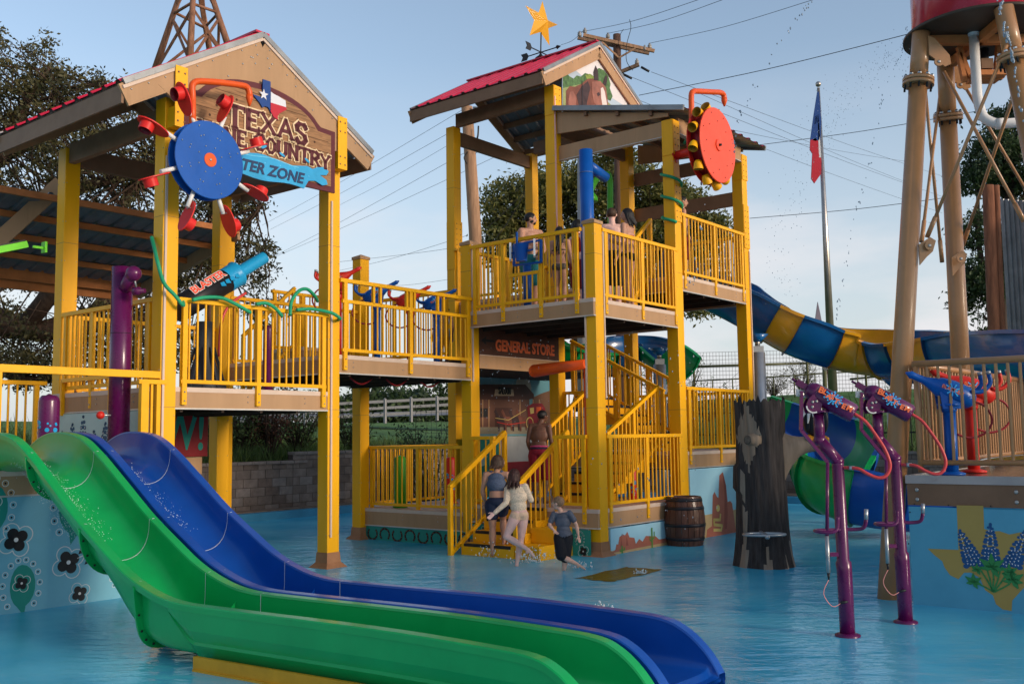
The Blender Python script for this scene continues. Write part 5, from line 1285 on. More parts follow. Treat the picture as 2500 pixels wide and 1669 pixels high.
spout('spout_pipe', 'orange bent pipe above the red disc wheel', [ov(1692, 400), ov(1690, 350), ov(1688, 260), ov(1688, 232), ov(1692, 224), ov(1702, 223), ov(1740, 225), ov(1758, 226), ov(1766, 231), ov(1768, 240)], .048, -Z)

# ---------- star and weather vane ----------
WV = thing('weather_vane', 'black weather vane with a gold star on the ridge of the red roof', 'weather vane', onv(1320, 135, -12.3))
F3 = lambda px, py: onv(px, py, -12.3)
tips = [(1324.5, 3), (1361.7, 61), (1341.8, 112), (1293, 87), (1282.8, 14)]; inn = [(1332, 46), (1335, 71), (1319, 79), (1304, 50), (1315, 31)]
ring = []
for i in range(5): ring += [F3(*tips[i]), F3(*inn[i])]
c = F3(1325, 56); mb = MB(mat('gold_star', (.80, .38, .02), .35, var=.05, coat=.3)); vs = ring + [c + V * .14, c - V * .14]
mb.add(vs, [(i, (i + 1) % 10, 10) for i in range(10)] + [((i + 1) % 10, i, 11) for i in range(10)]); mb.build('star', WV)
mb = MB(BLK); b0 = F3(1320, 140); mb.cyl(b0, F3(1321, 80), .014, n=8); mb.lathe(b0 - Z * .02, Z, [(0, .12), (.06, .04), (.1, .02)], 12)
o_ = F3(1321, 128)
for d in (U, V):
    mb.bar(o_ - d * .42, o_ + d * .42, .018, .018)
for d, s_ in ((U, 1), (V, 1)): mb.lathe(o_ + d * .42, d, [(0, .05), (.10, .004)], 4, smooth=False)
F = (o_ - U * .45, U, Z, V); mb.flat(F, [(-.09, -.08), (.07, -.08), (.12, .0), (.07, .08), (-.09, .08), (-.04, 0)], 0, .01)
F = (o_ - V * .45, V, Z, -U); mb.flat(F, [(-.09, -.08), (.07, -.08), (.12, .0), (.07, .08), (-.09, .08), (-.04, 0)], 0, .01); mb.build('vane', WV)

# ---------- pipes and bucket on the tall tower ----------
t = thing('water_pipe', 'tall blue pipe with a side arm rising behind the corner post cap', 'water pipe', W(12.84, -8.78, Z3))
p = W(12.84, -8.78, Z3); top = onv(1458, 377, -8.78); mb = MB(BLUEP); mb.cyl(p, Vector((p.x, p.y, top.z)), .108, n=28); mb.lathe(Vector((p.x, p.y, top.z - .38)), Z, [(0, .111), (.012, .111)], 28, m=mat('pipe_band', (.1, .14, .25), .4)); mb.build('pipe', t)
q = Vector((p.x, p.y, top.z - .22)); mb = MB(BLUEP); mb.cyl(q, q + U * .55 + Z * -.12, .085, n=24); mb.build('arm', t)
t = thing('lime_spray_post', 'bright green arched spray post on the upper deck', 'water pipe', W(14.2, -9.6, Z3)); p = W(14.2, -9.55, Z3)
mb = MB(LIME); a = onv(1490, 520, -9.55); b = onv(1489, 440, -9.55); mb.tube(smoothpts([Vector((a.x, a.y, Z3)), a, b, onv(1478, 425, -9.55), onv(1455, 440, -9.55), onv(1440, 470, -9.55)], 5), .055, 14); mb.lathe(onv(1440, 465, -9.55), -Z, [(0, .05), (.12, .13), (.2, .14)], 16); mb.build('pipe', t)
t = thing('tipping_bucket', 'blue tipping bucket with white ears set in the upper left railing', 'bucket', onu(1275, 640, 12.3))
F = (onu(1252, 650, 12.33), V, Z, -U)
mb = MB(BLUEP); a, b, c, d = [onu(*q, 12.33) for q in ((1255, 598), (1321, 586), (1321, 640), (1255, 648))]
for x, y in ((a, b), (b, c), (c, d), (d, a)): mb.bar(x, y, .03, .04, U)
mb.build('window_frame', t)
bc = onu(1273, 618, 12.12); mb = MB(BLUEP); mb.lathe(bc - Z * .13, Z, [(-.0, .085), (.26, .118), (.27, .122)], 24, cap=False); mb.lathe(bc - Z * .13, Z, [(0, .002), (.0, .085)], 24, cap=False); mb.build('bucket', t)
mb = MB(WHT)
for s_ in (-1, 1):
    e = bc + V * s_ * .24 + Z * .03; F = (e, (V * .6 - U * .8).normalized() * 1.0, Z, (V * .8 + U * .6).normalized()); mb.flat(F, [(-.10, .13), (.05, .16), (.12, .08), (.12, -.12), (.06, -.14), (-.11, -.02)], 0, .03)
    mb.cyl(e, bc + V * s_ * .1 + Z * .02, .016, n=8, m=BLUEP)
mb.build('ear', t)
f = onu(1262, 592, 12.3); mb = MB(BLUEP); mb.bar(f - Z * .02, f + Z * .17, .02, .03, U); mb.build('lever', t)
t = MB(BLUEP); a = onu(1287, 660, 12.75); t.cyl(Vector((a.x, a.y, Z3)), a + Z * .1, .068, n=20); t.lathe(Vector((a.x, a.y, Z3)), Z, [(0, .11), (.02, .11)], 20); tag(t.build('bucket_post'), 'blue post behind the tipping bucket on the upper deck', 'post')
t = thing('spill_pipe', 'orange pipe with a fat horizontal arm beside the corner post', 'water pipe', onu(1436, 1240, 12.85))
a = onu(1434, 862, 12.85); mb = MB(ORG); mb.cyl(Vector((a.x, a.y, ZL)), Vector((a.x, a.y, a.z)), .066, n=20); mb.build('riser', t)
mb = MB(ORG); x = onu(1306, 905, 12.8); y = onu(1430, 888, 12.8); mb.cyl(x, y, .105, .075, n=24); mb.ell(x, .105, .105, .105, 20, 12); mb.build('arm', t)
# white lifeguard chair on the right upper deck
p = onv(1752, 700, -9.3); p.z = Z4 + .0; t = thing('lifeguard_chair', 'white plastic chair on the right upper deck', 'chair', p); mb = MB(WHT)
def lc(x, y, z_): return p + Vector((x, y, z_))
for x in (-.25, .25):
    for y in (-.25, .25): mb2 = MB(WHT); mb2.bar(lc(x * 1.1, y * 1.1, 0), lc(x, y, .5), .05, .05, Vector((0, 1, 0))); mb2.build('leg', t)
mb.box(lc(0, 0, .52), Vector((.28, 0, 0)), Vector((0, .28, 0)), Z * .02); mb.build('seat', t)
mb = MB(WHT); mb.box(lc(.24, 0, .85), Vector((.03, 0, .05)), Vector((0, .26, 0)), Z * .3); mb.ell(lc(.26, 0, 1.12), .05, .26, .12); mb.build('backrest', t)
mb = MB(WHT); [mb.bar(lc(-.28, y, .75), lc(.24, y, .75), .06, .03) for y in (-.29, .29)]; mb.build('armrest', t)

# ---------- stump, bird, ring, barrel, floor mat ----------
CHAR = mat('charred_bark', (.034, .029, .028), .85, var=.55, streak=True, scale=22, bump=1.0, bscale=30); PEEL = mat('peeled_wood', (.22, .17, .125), .6, var=.25, streak=True, scale=12)
def stump():
    c = Vector((3.40, 13.75, 0)); t = thing('tree_stump', 'charred hollow tree stump sculpture with pale peeled patches', 'tree stump', c)
    mb = MB(); n, kz = 64, 40; vs = []; rr = random.Random(2); ph = [rr.uniform(0, 6.28) for _ in range(8)]
    jag = [rr.uniform(-.05, .04) + (.06 if j % 9 == 0 else 0) for j in range(n)]
    for i in range(kz + 1):
        s_ = i / kz
        for j in range(n):
            q = 2 * math.pi * j / n; H = 2.22 + jag[j]; z_ = s_ * H - .05 * (1 - s_)
            r_ = .325 + .085 * math.exp(-z_ * 3.2) + .02 * math.sin(3 * q + ph[0]) * (1 - .4 * s_) + .012 * math.sin(9 * q + ph[1] + z_ * 2) + .008 * math.sin(17 * q + ph[2] + z_ * 5) + .03 * max(0, s_ - .75)
            if 1.0 < z_ < 1.35 and abs(q - math.pi) < .4: r_ += .04
            vs.append(c + Vector((r_ * math.cos(q), r_ * math.sin(q), z_)))
    def mm(i, j):
        q = math.degrees(2 * math.pi * (j + .5) / n); z_ = (i + .5) / kz * 2.22
        d = min(abs(q - 222), 360 - abs(q - 222))
        if d < 36 * (1 - abs(z_ - 1.76) / .46): return PEEL
        if abs(q - 205) < 4 and z_ < 2 and .9 < z_ < 1.3: return PEEL
        for qc, w0, h in ((208, 12, 1.05), (262, 9, .35), (300, 6, .28), (335, 12, .75)):
            if abs(q - qc) < w0 * (1 - z_ / h): return PEEL
        if abs(q - 318) < 4 and z_ > 1.75: return PEEL
        return CHAR
    o = len(mb.v); mb.v = [tuple(x) for x in vs]
    for i in range(kz):
        for j in range(n):
            mb.f.append((i * n + j, i * n + (j + 1) % n, (i + 1) * n + (j + 1) % n, (i + 1) * n + j)); mb.fm.append(mm(i, j)); mb.fs.append(True)
    mb.build('trunk', t)
    mb = MB(CHAR); mb.lathe(c, Z, [(1.9, .30), (1.95, .05)], 24); mb.lathe(c, Z, [(1.95, .28), (2.15, .31)], 32, cap=False); mb.build('hollow', t)
    mb = MB(PEEL); a = c + Vector((-.20, -.24, 1.70)); d = Vector((-.75, -.60, .02)).normalized(); mb.lathe(a, d, [(-.05, .15), (-.01, .10), (.02, .075), (.06, .065)], 20); mb.lathe(a, d, [(.061, .062), (.063, .04)], 20, m=mat('cut_wood', (.11, .09, .07), .8, var=.4, scale=30)); mb.build('knot', t)
    mb = MB(PEEL); vs = []; nn_ = 28; st_ = [(.20, -.06, 1.42, .12, .40), (.29, -.07, 1.47, .13, .33), (.35, -.07, 1.52, .125, .25), (.42, -.08, 1.56, .12, .185), (.50, -.08, 1.60, .11, .135), (.60, -.08, 1.62, .10, .11), (.74, -.08, 1.63, .092, .095), (.90, -.07, 1.635, .085, .085)]
    for x, y, z_, ry_, rz_ in st_:
        for k in range(nn_): q = 2 * math.pi * k / nn_; vs.append(c + Vector((x, y + ry_ * math.cos(q), z_ + rz_ * math.sin(q))))
    mb.add(vs, [(a * nn_ + b, a * nn_ + (b + 1) % nn_, (a + 1) * nn_ + (b + 1) % nn_, (a + 1) * nn_ + b) for a in range(len(st_) - 1) for b in range(nn_)] + [tuple((len(st_) - 1) * nn_ + k for k in range(nn_))], True); mb.build('branch', t)
    return t
stump()
mb = MB(GLV); c = Vector((3.27, 13.22, .47)); mb.tube([c + Vector((.27 * math.cos(q), .16 * math.sin(q), 0)) for q in [2 * math.pi * k / 40 for k in range(40)]], .018, 10, closed=True); mb.ell(c + Vector((0, -.16, -.015)), .035, .035, .035); mb.bar(c + Vector((0, -.16, 0)), c + Vector((0, .3, .02)), .03, .03)
tag(mb.build('steel_ring'), 'steel ring handle fixed low on the stump', 'handle')
bc = Vector((4.12, 13.70, 1.70)); t = thing('bird_statue', 'painted bird statue with dark body, white ruff and orange feet on the stump branch', 'statue', bc)
mb = MB(mat('bird_dark', (.018, .022, .028), .45)); mb.ell(bc + Vector((.02, 0, .25)), .15, .15, .24, 18, 12); mb.ell(bc + Vector((-.10, -.02, .27)), .05, .11, .19); mb.ell(bc + Vector((.14, -.02, .27)), .05, .11, .19); mb.build('body', t)
mb = MB(WHT)
for k in range(14):
    q = 2 * math.pi * k / 14; p0 = bc + Vector((-.02 + .07 * math.cos(q), -.03 + .07 * math.sin(q), .47)); mb.capsule(p0, p0 + Vector((.10 * math.cos(q), .10 * math.sin(q), -.17 - .08 * (k % 2))), .042, .010, 8)
mb.ell(bc + Vector((-.02, -.03, .44)), .12, .12, .10); mb.build('ruff', t)
mb = MB(mat('bird_red', (.50, .04, .02), .45)); mb.capsule(bc + Vector((.02, 0, .48)), bc + Vector((.0, -.03, .64)), .05, .06); mb.ell(bc + Vector((0, -.04, .68)), .075, .085, .075, m=PEEL); mb.build('head', t)
mb = MB(mat('beak_orange', (.75, .30, .02), .4)); mb.capsule(bc + Vector((-.03, -.1, .67)), bc + Vector((-.10, -.2, .60)), .045, .02); mb.build('beak', t)
mb = MB(mat('beak_orange', (.75, .30, .02), .4))
for s_ in (-.08, .10):
    for k in (-.04, 0, .04): mb.capsule(bc + Vector((s_, -.03, .03)), bc + Vector((s_ + k, -.12, .0)), .035, .028, 8)
mb.build('foot', t)
BW = mat('barrel_wood', (.085, .032, .018), .5, var=.4, streak=True, scale=25, dirt=.3, coat=.2); HOOP = mat('iron_hoop', (.03, .03, .035), .4, metal=.6)
c = Vector((2.77, 16.42, -.06)); t = thing('wooden_barrel', 'dark wooden barrel with black iron hoops standing in the water', 'barrel', c)
mb = MB(BW)
def br(z_): return .275 + .06 * math.sin(math.pi * z_ / .84)
for k in range(20):
    q0, q1 = 2 * math.pi * k / 20 + .012, 2 * math.pi * (k + 1) / 20 - .012; vs = []
    for i in range(9):
        z_ = .84 * i / 8
        for q in (q0, (q0 + q1) / 2, q1): vs.append(c + Vector((br(z_) * math.cos(q), br(z_) * math.sin(q), z_)))
        for q in (q0, q1): vs.append(c + Vector(((br(z_) - .02) * math.cos(q), (br(z_) - .02) * math.sin(q), z_)))
    F_ = []
    for i in range(8):
        a = i * 5; b_ = a + 5; F_ += [(a, a + 1, b_ + 1, b_), (a + 1, a + 2, b_ + 2, b_ + 1), (a, b_, b_ + 3, a + 3), (a + 2, a + 4, b_ + 4, b_ + 2)]
    mb.add(vs, F_)
mb.lathe(c, Z, [(.80, .27), (.802, .01)], 24); mb.lathe(c, Z, [(.84, .275), (.84, .25), (.80, .25)], 24, cap=False); mb.build('staves', t)
for z_ in (.17, .39, .66, .79):
    mb = MB(HOOP); mb.lathe(c, Z, [(z_ - .025, br(z_ - .025) + .001), (z_ - .025, br(z_ - .025) + .007), (z_ + .025, br(z_ + .025) + .007), (z_ + .025, br(z_ + .025) + .001)], 40, cap=False); mb.build('hoop', t)
MATY = pool_mat(); MATY.name = 'wet_yellow_mat'
for n_ in MATY.node_tree.nodes:
    if n_.bl_idname == 'ShaderNodeValToRGB': n_.color_ramp.elements[0].color = (.11, .085, .012, 1); n_.color_ramp.elements[1].color = (.22, .16, .02, 1)
mb = MB(MATY); rr = random.Random(9); q = [onz(*p, 0) for p in ((1405, 1412), (1500, 1420), (1620, 1391), (1530, 1383))]; P = []
for i in range(4):
    for k in range(8): P.append(q[i].lerp(q[(i + 1) % 4], k / 8) + Vector((rr.gauss(0, .02), rr.gauss(0, .03), .004)))
mb.add(P, [tuple(range(len(P)))]); tag(mb.build('floor_mat'), 'yellow square on the pool floor seen through shallow water', 'floor mat')
mb = MB(FOAM)
# ================= right hand platform and water tower =================
RP = thing('right_platform', 'platform with bluebonnet mural, brown band and tan pipe railing at the right edge', 'play platform', W(12.6, -1.5, 0))
PU, PV = 10.85, -3.42
mb = MB(mat('wet_deck', (.10, .075, .06), .12, var=.5, scale=7, dirt=.4)); mb.ub(PU + .02, 16.6, PV + .02, 3.0, 1.26, 1.325); mb.build('deck_floor', RP)
mb = MB(CREAM); mb.ub(PU - .015, PU + .03, PV - .01, 3.0, 1.245, 1.33, m=mat('grey_nosing', (.38, .33, .31), .5, dirt=.3)); mb.ub(PU, 16.6, PV - .012, PV + .02, 1.246, 1.331, m=MATS['grey_nosing'])
mb.build('nosing', RP)
BRB = mat('brown_band', (.20, .105, .058), .5, var=.1, dirt=.35)
mb = MB(BRB); mb.ub(PU - .004, PU + .02, PV, 3.0, 1.02, 1.244); mb.ub(PU + .021, 16.6, PV, PV + .02, 1.02, 1.244)
for i in range(6):
    for h in (1.08, 1.18): mb.bolt(W(PU - .004, PV + .10 + i * .95, h), -U, .022)
mb.build('fascia', RP)
F = FU(PU + .004, 0, 0); MBL = mat('mural_light_blue', (.085, .33, .46), .4, var=.05, dirt=.06); TXG = mat('mural_gold', (.40, .27, .07), .5, var=.04); LFG = mat('mural_leaf', (.03, .22, .06), .5, var=.1); BNB = mat('mural_bonnet', (.008, .075, .21), .5, var=.08)
mb = panel(RP, F, PV + .01, 3.0, -.06, 1.005, MBL)
def rm(px, py):
    p = onu(px, py, PU - .02); return (p.dot(V), p.z)
def r5(cx, cy): return rm(1850 + cx / 2.343, 1000 + cy / 2.343)
for q in ((870, 585), (862, 765), (1090, 545), (1332, 550), (895, 538)): mb.disc(F, *r5(*q), .008, .0205, .002, BLK, 8)
tx_ = [(1137, 545), (1290, 548), (1295, 680), (1340, 695), (1380, 692), (1440, 712), (1500, 700), (1570, 705), (1600, 720), (1605, 860), (1580, 960), (1500, 1040), (1455, 1090), (1452, 1150), (1400, 1140), (1362, 1110), (1345, 1060), (1300, 1030), (1270, 960), (1220, 930), (1180, 930), (1148, 968), (1100, 945), (1068, 900), (1055, 865), (1010, 830), (972, 793), (1148, 800)]
mb.flat(F, [r5(*q) for q in tx_], .0205, .0015, TXG)
def bon5(cx, cy0, cy1, cw, lean=0):
    rr = random.Random(cx); n = 11
    for i in range(n):
        t_ = i / (n - 1); w_ = cw * (1 - t_) ** .62; y = cy0 + (cy1 - cy0) * t_; x = cx + lean * t_
        k = max(1, int(w_ / 20))
        for j in range(-k, k + 1):
            X, Y = r5(x + (j * w_ / (k + .0001)) * .85 if w_ > 12 else x, y + rr.uniform(-6, 6) + abs(j) * 6); rad = .030 * (1 - .5 * t_)
            mb.disc(F, X, Y, rad, .0225 + .0003 * ((i + j) % 3), .0012, BNB, 10, ry=rad * .8)
        for j in range(-k, k):
            X, Y = r5(x + ((j + .5) * w_ / (k + .0001)) * .85, y + 4 + rr.uniform(-5, 5))
            if w_ > 14: mb.flat(F, [(X - .008, Y + .006), (X, Y - .011), (X + .008, Y + .006), (X, Y + .002)], .0245, .001, WHT)
bon5(1245, 875, 690, 62, -88); bon5(1330, 850, 650, 52, 0); bon5(1448, 880, 690, 60, 80)
for a, b in (((1345, 1035), (1275, 915)), ((1340, 1035), (1310, 905)), ((1345, 1035), (1345, 900)), ((1350, 1035), (1390, 905)), ((1355, 1035), (1430, 925)), ((1350, 1040), (1255, 990)), ((1355, 1040), (1440, 995))):
    mb.line(F, [r5(*a), r5((a[0] + b[0]) / 2 + 4, (a[1] + b[1]) / 2), r5(*b)], .015, .026, .0015, LFG)
def leaf5(cx, cy, L_, W_, ang): 
    o = r5(cx, cy); pts = []
    for k in range(12):
        q = 2 * math.pi * k / 12; x, y = L_ / 2 + L_ / 2 * math.cos(q), W_ / 2 * math.sin(q) * (1.0 if math.cos(q) < .5 else .6); pts.append((o[0] + x * math.cos(ang) - y * math.sin(ang), o[1] + x * math.sin(ang) + y * math.cos(ang)))
    mb.flat(F, pts, .028, .0012, LFG)
for cx, cy, s_ in ((1340, 900, .14), (1235, 985, .095), (1460, 975, .12), (1255, 915, .07), (1440, 930, .09)):
    for a in (90, 35, 145, -10, 190, -60): leaf5(cx, cy, s_ * (1 if a in (90, 35, 145) else .75), s_ * .42, R(a))
mb.build('bluebonnet_mural', RP)
def pipe_rail(t, A_, B_, z0, z1, n):
    a, b = W(A_[0], A_[1]), W(B_[0], B_[1]); mb = MB(TANP); d = (b - a).normalized()
    mb.tube([a + Z * z1 - d * .03, b + Z * z1 + d * .03], .036, 14); mb.tube([a + Z * (z0), b + Z * z0], .028, 12); mb.tube([a + Z * (z0 - .1), a + Z * z1], .028, 12)
    o = mb.build('railing', t); m2 = MB(TANP)
    for i in range(1, n): q = a.lerp(b, i / n); m2.tube([q + Z * z0, q + Z * z1], .0165, 8, cap=False)
    m2.build('balusters', o)
pipe_rail(RP, (PU + .10, PV + .12), (PU + .10, 1.2), 1.46, 2.50, 40)
pipe_rail(RP, (PU + .16, PV + .10), (16.4, PV + .10), 1.46, 2.50, 44)
pipe_rail(RP, (16.4, PV + .2), (16.4, 3), 1.46, 2.50, 50)
p = onz(2338, 1160, 1.33); water_gun(p + Vector((-.0, .12, 0)), -1, BLUEP, 'blue water gun on a post behind the tan pipe railing', .90, 24, 'water guns on the right platform', s_=1.22)
p = onz(2394, 1154, 1.33); water_gun(p + Vector((.0, .15, 0)), -1, REDP, 'red water gun on a post behind the tan pipe railing', .95, 24, 'water guns on the right platform', s_=1.2)

WT = thing('water_tower', 'tan steel water tower legs carrying a red tank at the top right', 'water tower', Vector((5.6, 11.3, 0)))
def leg(b, tp, zf):
    b, tp = Vector(b), Vector(tp); mb = MB(TANP); d = (tp - b).normalized(); r0 = .112
    mb.tube([b - Z * .05, b + d * ((zf - .02) / d.z)], [r0 + .006, r0 - .012], 28); f0 = b + d * (zf / d.z); mb.tube([f0, tp], [r0 - .012, r0 - .014], 28)
    o = mb.build('leg', WT); mb = MB(TANP); mb.lathe(f0 - d * .045, d, [(0, .17), (.038, .17)], 28); mb.lathe(f0 + d * .0, d, [(0, .17), (.038, .17)], 28)
    a = d.cross(Vector((0, 1, 0))).normalized(); c = d.cross(a)
    for k in range(10):
        q = 2 * math.pi * k / 10; pp = f0 + (a * math.cos(q) + c * math.sin(q)) * .145; mb.cyl(pp - d * .10, pp + d * .075, .012, n=6, m=BLK); mb.lathe(pp + d * .045, d, [(0, .022), (.018, .022)], 6, GLV, False)
    mb.build('bolted_flange', o); return b, tp, d
legs = [leg((4.02, 10.95, 0), (4.70, 10.95, 6.29), 5.72), leg((5.85, 13.0, 0), (5.34, 11.80, 6.29), 5.62), leg((5.95, 9.9, 0), (5.32, 10.30, 6.29), 5.72), leg((8.2, 11.6, 0), (6.05, 11.2, 6.29), 5.72)]
tcn = Vector((5.40, 11.05, 0))
mb = MB(mat('tank_plate', (.055, .035, .022), .5, var=.3)); mb.lathe(tcn, Z, [(6.30, .81), (6.335, .81)], 64); mb.bar(tcn + Vector((-.7, 0, 6.24)), tcn + Vector((.7, 0, 6.24)), .08, .1, m=ORNG_ST); mb.bar(tcn + Vector((0, -.7, 6.24)), tcn + Vector((0, .7, 6.24)), .08, .1, m=ORNG_ST)
mb.build('base_plate', WT)
mb = MB(mat('tank_red', (.42, .005, .03), .22, var=.12, coat=.6, dirt=.2)); mb.lathe(tcn, Z, [(6.337, .70), (6.35, .71), (8.3, .70)], 72); mb.build('tank', WT)
mb = MB(WHT); pa = at(2376, 70, 11.0); pb = at(2386, 235, 11.0); pc = at(2400, 285, 10.95); pd = at(2435, 303, 10.9); pe = at(2620, 290, 10.7)
mb.tube([pa, pb] + smoothpts([pb, pc, pd], 4)[1:] + [pe], .054, 20); mb.lathe(pa, (pb - pa), [(0, .062), (.09, .062)], 20); mb.lathe(pd - Vector((.02, 0, 0)), (pe - pd), [(0, .062), (.08, .062)], 20); mb.build('white_pipe', WT)
mb = MB(ORNG_ST)     # hanging valve cradle
for a, b in (((2340, 115), (2368, 190)), ((2440, 88), (2432, 175)), ((2368, 190), (2446, 190)), ((2455, 110), (2446, 190)), ((2340, 130), (2355, 200))): mb.bar(at(*a, 11.3), at(*b, 11.3), .05, .06, Vector((0, 1, 0)))
mb.box(at(2408, 188, 11.3), Vector((.17, 0, 0)), Vector((0, .16, 0)), Z * .03); mb.cyl(at(2402, 120, 11.3), at(2402, 180, 11.3), .055, n=14, m=BLK); mb.box(at(2404, 160, 11.3), Vector((.07, 0, 0)), Vector((0, .07, 0)), Z * .06, m=BRN); mb.build('valve_cradle', WT)
def gus(mbx, c, d1, s_=.16):
    n_ = Vector((0, -1, 0)); F = (Vector(c), Vector((1, 0, 0)), Z, n_); mbx.flat(F, ([(-.02, .20), (.05, .17), (.21, -.03), (.22, -.13), (.15, -.16), (-.02, -.02)] if d1[1] < 0 else [(-.03, -.17), (.05, -.08), (.12, -.02), (.16, .10), (.10, .14), (-.03, .06)]), -.01, .02)
rods = MB(TANP)
def rod(a, b, ya, yb):
    A_, B_ = at(*a, ya), at(*b, yb); rods.tube([A_, B_], .019, 10); m_ = A_.lerp(B_, .86); d = (B_ - A_).normalized(); rods.cyl(m_, m_ + d * .06, .010, n=8, m=BLK); rods.tube([m_ + d * .06, B_], .026, 10)
rod((2305, 175), (2500, 540), 10.9, 10.4); rod((2458, 110), (2263, 580), 10.2, 10.9); rod((2352, 205), (2520, 490), 12.1, 12.6); rod((2486, 200), (2350, 600), 10.2, 12.4); rod((2300, 190), (2250, 590), 12.1, 11.2); rod((2252, 150), (2300, 640), 11.4, 12.2)
for c, d1, gy_ in ((at(2272, 130, 10.85), (1, -1), 130), (at(2325, 190, 12.05), (1, -1), 190), (at(2250, 610, 10.85), (1, 1), 610), (at(2330, 640, 12.1), (1, 1), 640)):
    g = MB(TANP); gus(g, c, d1); px, py, y_ = {130: (2291, 152, 10.82), 190: (2344, 208, 12.0), 610: (2268, 600, 10.82), 640: (2345, 632, 12.0)}[gy_]; g.lathe(at(px, py, y_), Vector((0, -1, 0)), [(0, .05), (.02, .05)], 16); g.bolt(at(px, py, y_) - Vector((0, .02, 0)), Vector((0, -1, 0)), .02); g.build('gusset', WT)
rods.build('tie_rods', WT)

# ---------- enclosed blue and yellow slide ----------
YGL = mat('yellow_gel_coat', (.78, .36, .012), .2, var=.08, coat=.5, dirt=.12); YIN = mat('yellow_inside', (.70, .36, .03), .25, var=.08); BLU2 = mat('deep_blue_gel', (.004, .10, .30), .2, var=.1, coat=.6, dirt=.12)
def flume3(t, path, cols, rad, bank, depthk=1.0, rimw=.09, breaks=None):
    """path: control points of the slide axis at rim level; bank: roll in degrees per control point"""
    P = smoothpts(path, 8); nb = len(P); bk = np.interp(np.linspace(0, len(path) - 1, nb), range(len(path)), bank)
    secs = []; N_ = 18
    for i, p in enumerate(P):
        d = (P[min(i + 1, nb - 1)] - P[max(i - 1, 0)]).normalized(); s0 = d.cross(Z).normalized(); up = s0.cross(d).normalized()
        a = R(-bk[i]); s1 = s0 * math.cos(a) + up * math.sin(a); u1 = up * math.cos(a) - s0 * math.sin(a)
        inn, out = [], []
        for j in range(N_ + 1):
            q = math.pi * j / N_; v_ = s1 * -math.cos(q) - u1 * math.sin(q) * depthk; inn.append(p + v_ * rad); out.append(p + v_ * (rad + .035))
        r0 = p - s1 * (rad + rimw) + u1 * 0; r1 = p + s1 * (rad + rimw)
        secs.append((inn, out, r0, r1, u1, d))
    k = len(cols); K = N_ + 1
    for c_i, m in enumerate(cols):
        bq = breaks or [x * (len(path) - 1) / k for x in range(k + 1)]; i0 = int(round(bq[c_i] * 8)); i1 = int(round(bq[c_i + 1] * 8)); mb = MB(m); S_ = secs[i0:i1 + 1]
        for w_ in (0, 1):
            vs = [q for s_ in S_ for q in s_[w_]]; mb.add(vs, [(a * K + b, a * K + b + 1, (a + 1) * K + b + 1, (a + 1) * K + b) for a in range(len(S_) - 1) for b in range(N_)], True)
        for side in (2, 3):
            vs = []
            for s_ in S_: e = s_[0][0] if side == 2 else s_[0][-1]; vs += [e + s_[4] * .012, s_[side] + s_[4] * .012, s_[side] - s_[4] * .05]
            mb.add(vs, [(a * 3 + b, a * 3 + b + 1, (a + 1) * 3 + b + 1, (a + 1) * 3 + b) for a in range(len(S_) - 1) for b in range(2)])
        for s_ in (S_[0], S_[-1]):     # joint flange
            vs = []
            for a, b in zip(s_[1], s_[0]): o_ = (a - b).normalized(); vs += [a, a + o_ * .06, a + o_ * .06 + s_[5] * .012, a + s_[5] * .012]
            mb.add(vs, [(x * 4 + y, x * 4 + y + 1, x * 4 + y + 5, x * 4 + y + 4) for x in range(N_) for y in range(3)])
        mb.build('slide_section', t)
t = thing('flume_slide', 'blue and yellow banded flume sweeping out from the tall tower', 'water slide', W(20, -8, 0))
path = [at(1640, 618, 21.4), at(1760, 668, 21.0), at(1840, 706, 20.6), at(1905, 742, 20.4), at(1965, 774, 20.3), at(2045, 801, 20.3), at(2120, 816, 20.2), at(2200, 824, 19.5), at(2300, 822, 18.0), at(2410, 818, 16.4), at(2540, 822, 15.0), at(2700, 828, 14.0)]
flume3(t, path, [BLU2, YGL, BLU2, YGL, BLU2, YGL, BLU2], .58, [0, 2, 4, 6, 8, 11, 13, 13, 6, -4, -8, -8], depthk=1.38, breaks=[0, 3.12, 3.9, 5.0, 6.5, 7.35, 8.4, 11])
def pylon(px, py, y, label, top=None, r=.14):
    p = at(px, py, y); b = Vector((p.x, p.y, -.1)); t = thing('slide_pylon', label, 'support', b); mb = MB(GLV); mb.cyl(b, p, r, n=20); mb.lathe(b, Z, [(0, r * 1.6), (.12, r * 1.6)], 20); mb.build('post', t)
    mb = MB(STEEL); mb.box(p + Z * .06, Vector((.10, 0, 0)), Vector((0, .08, 0)), Z * .06); mb.cyl(p + Z * .1, p + Z * .28, .05, n=10); mb.lathe(p + Z * .2, Z, [(0, .06), (.15, .22)], 16, m=BLU2); mb.build('saddle', t)
pylon(1850, 860, 19.4, 'grey steel slide support just right of the tall yellow post'); pylon(1610, 890, 21.5, 'grey steel slide support seen behind the middle stairs'); pylon(2182, 968, 19.3, 'galvanised slide support behind the purple cannons')
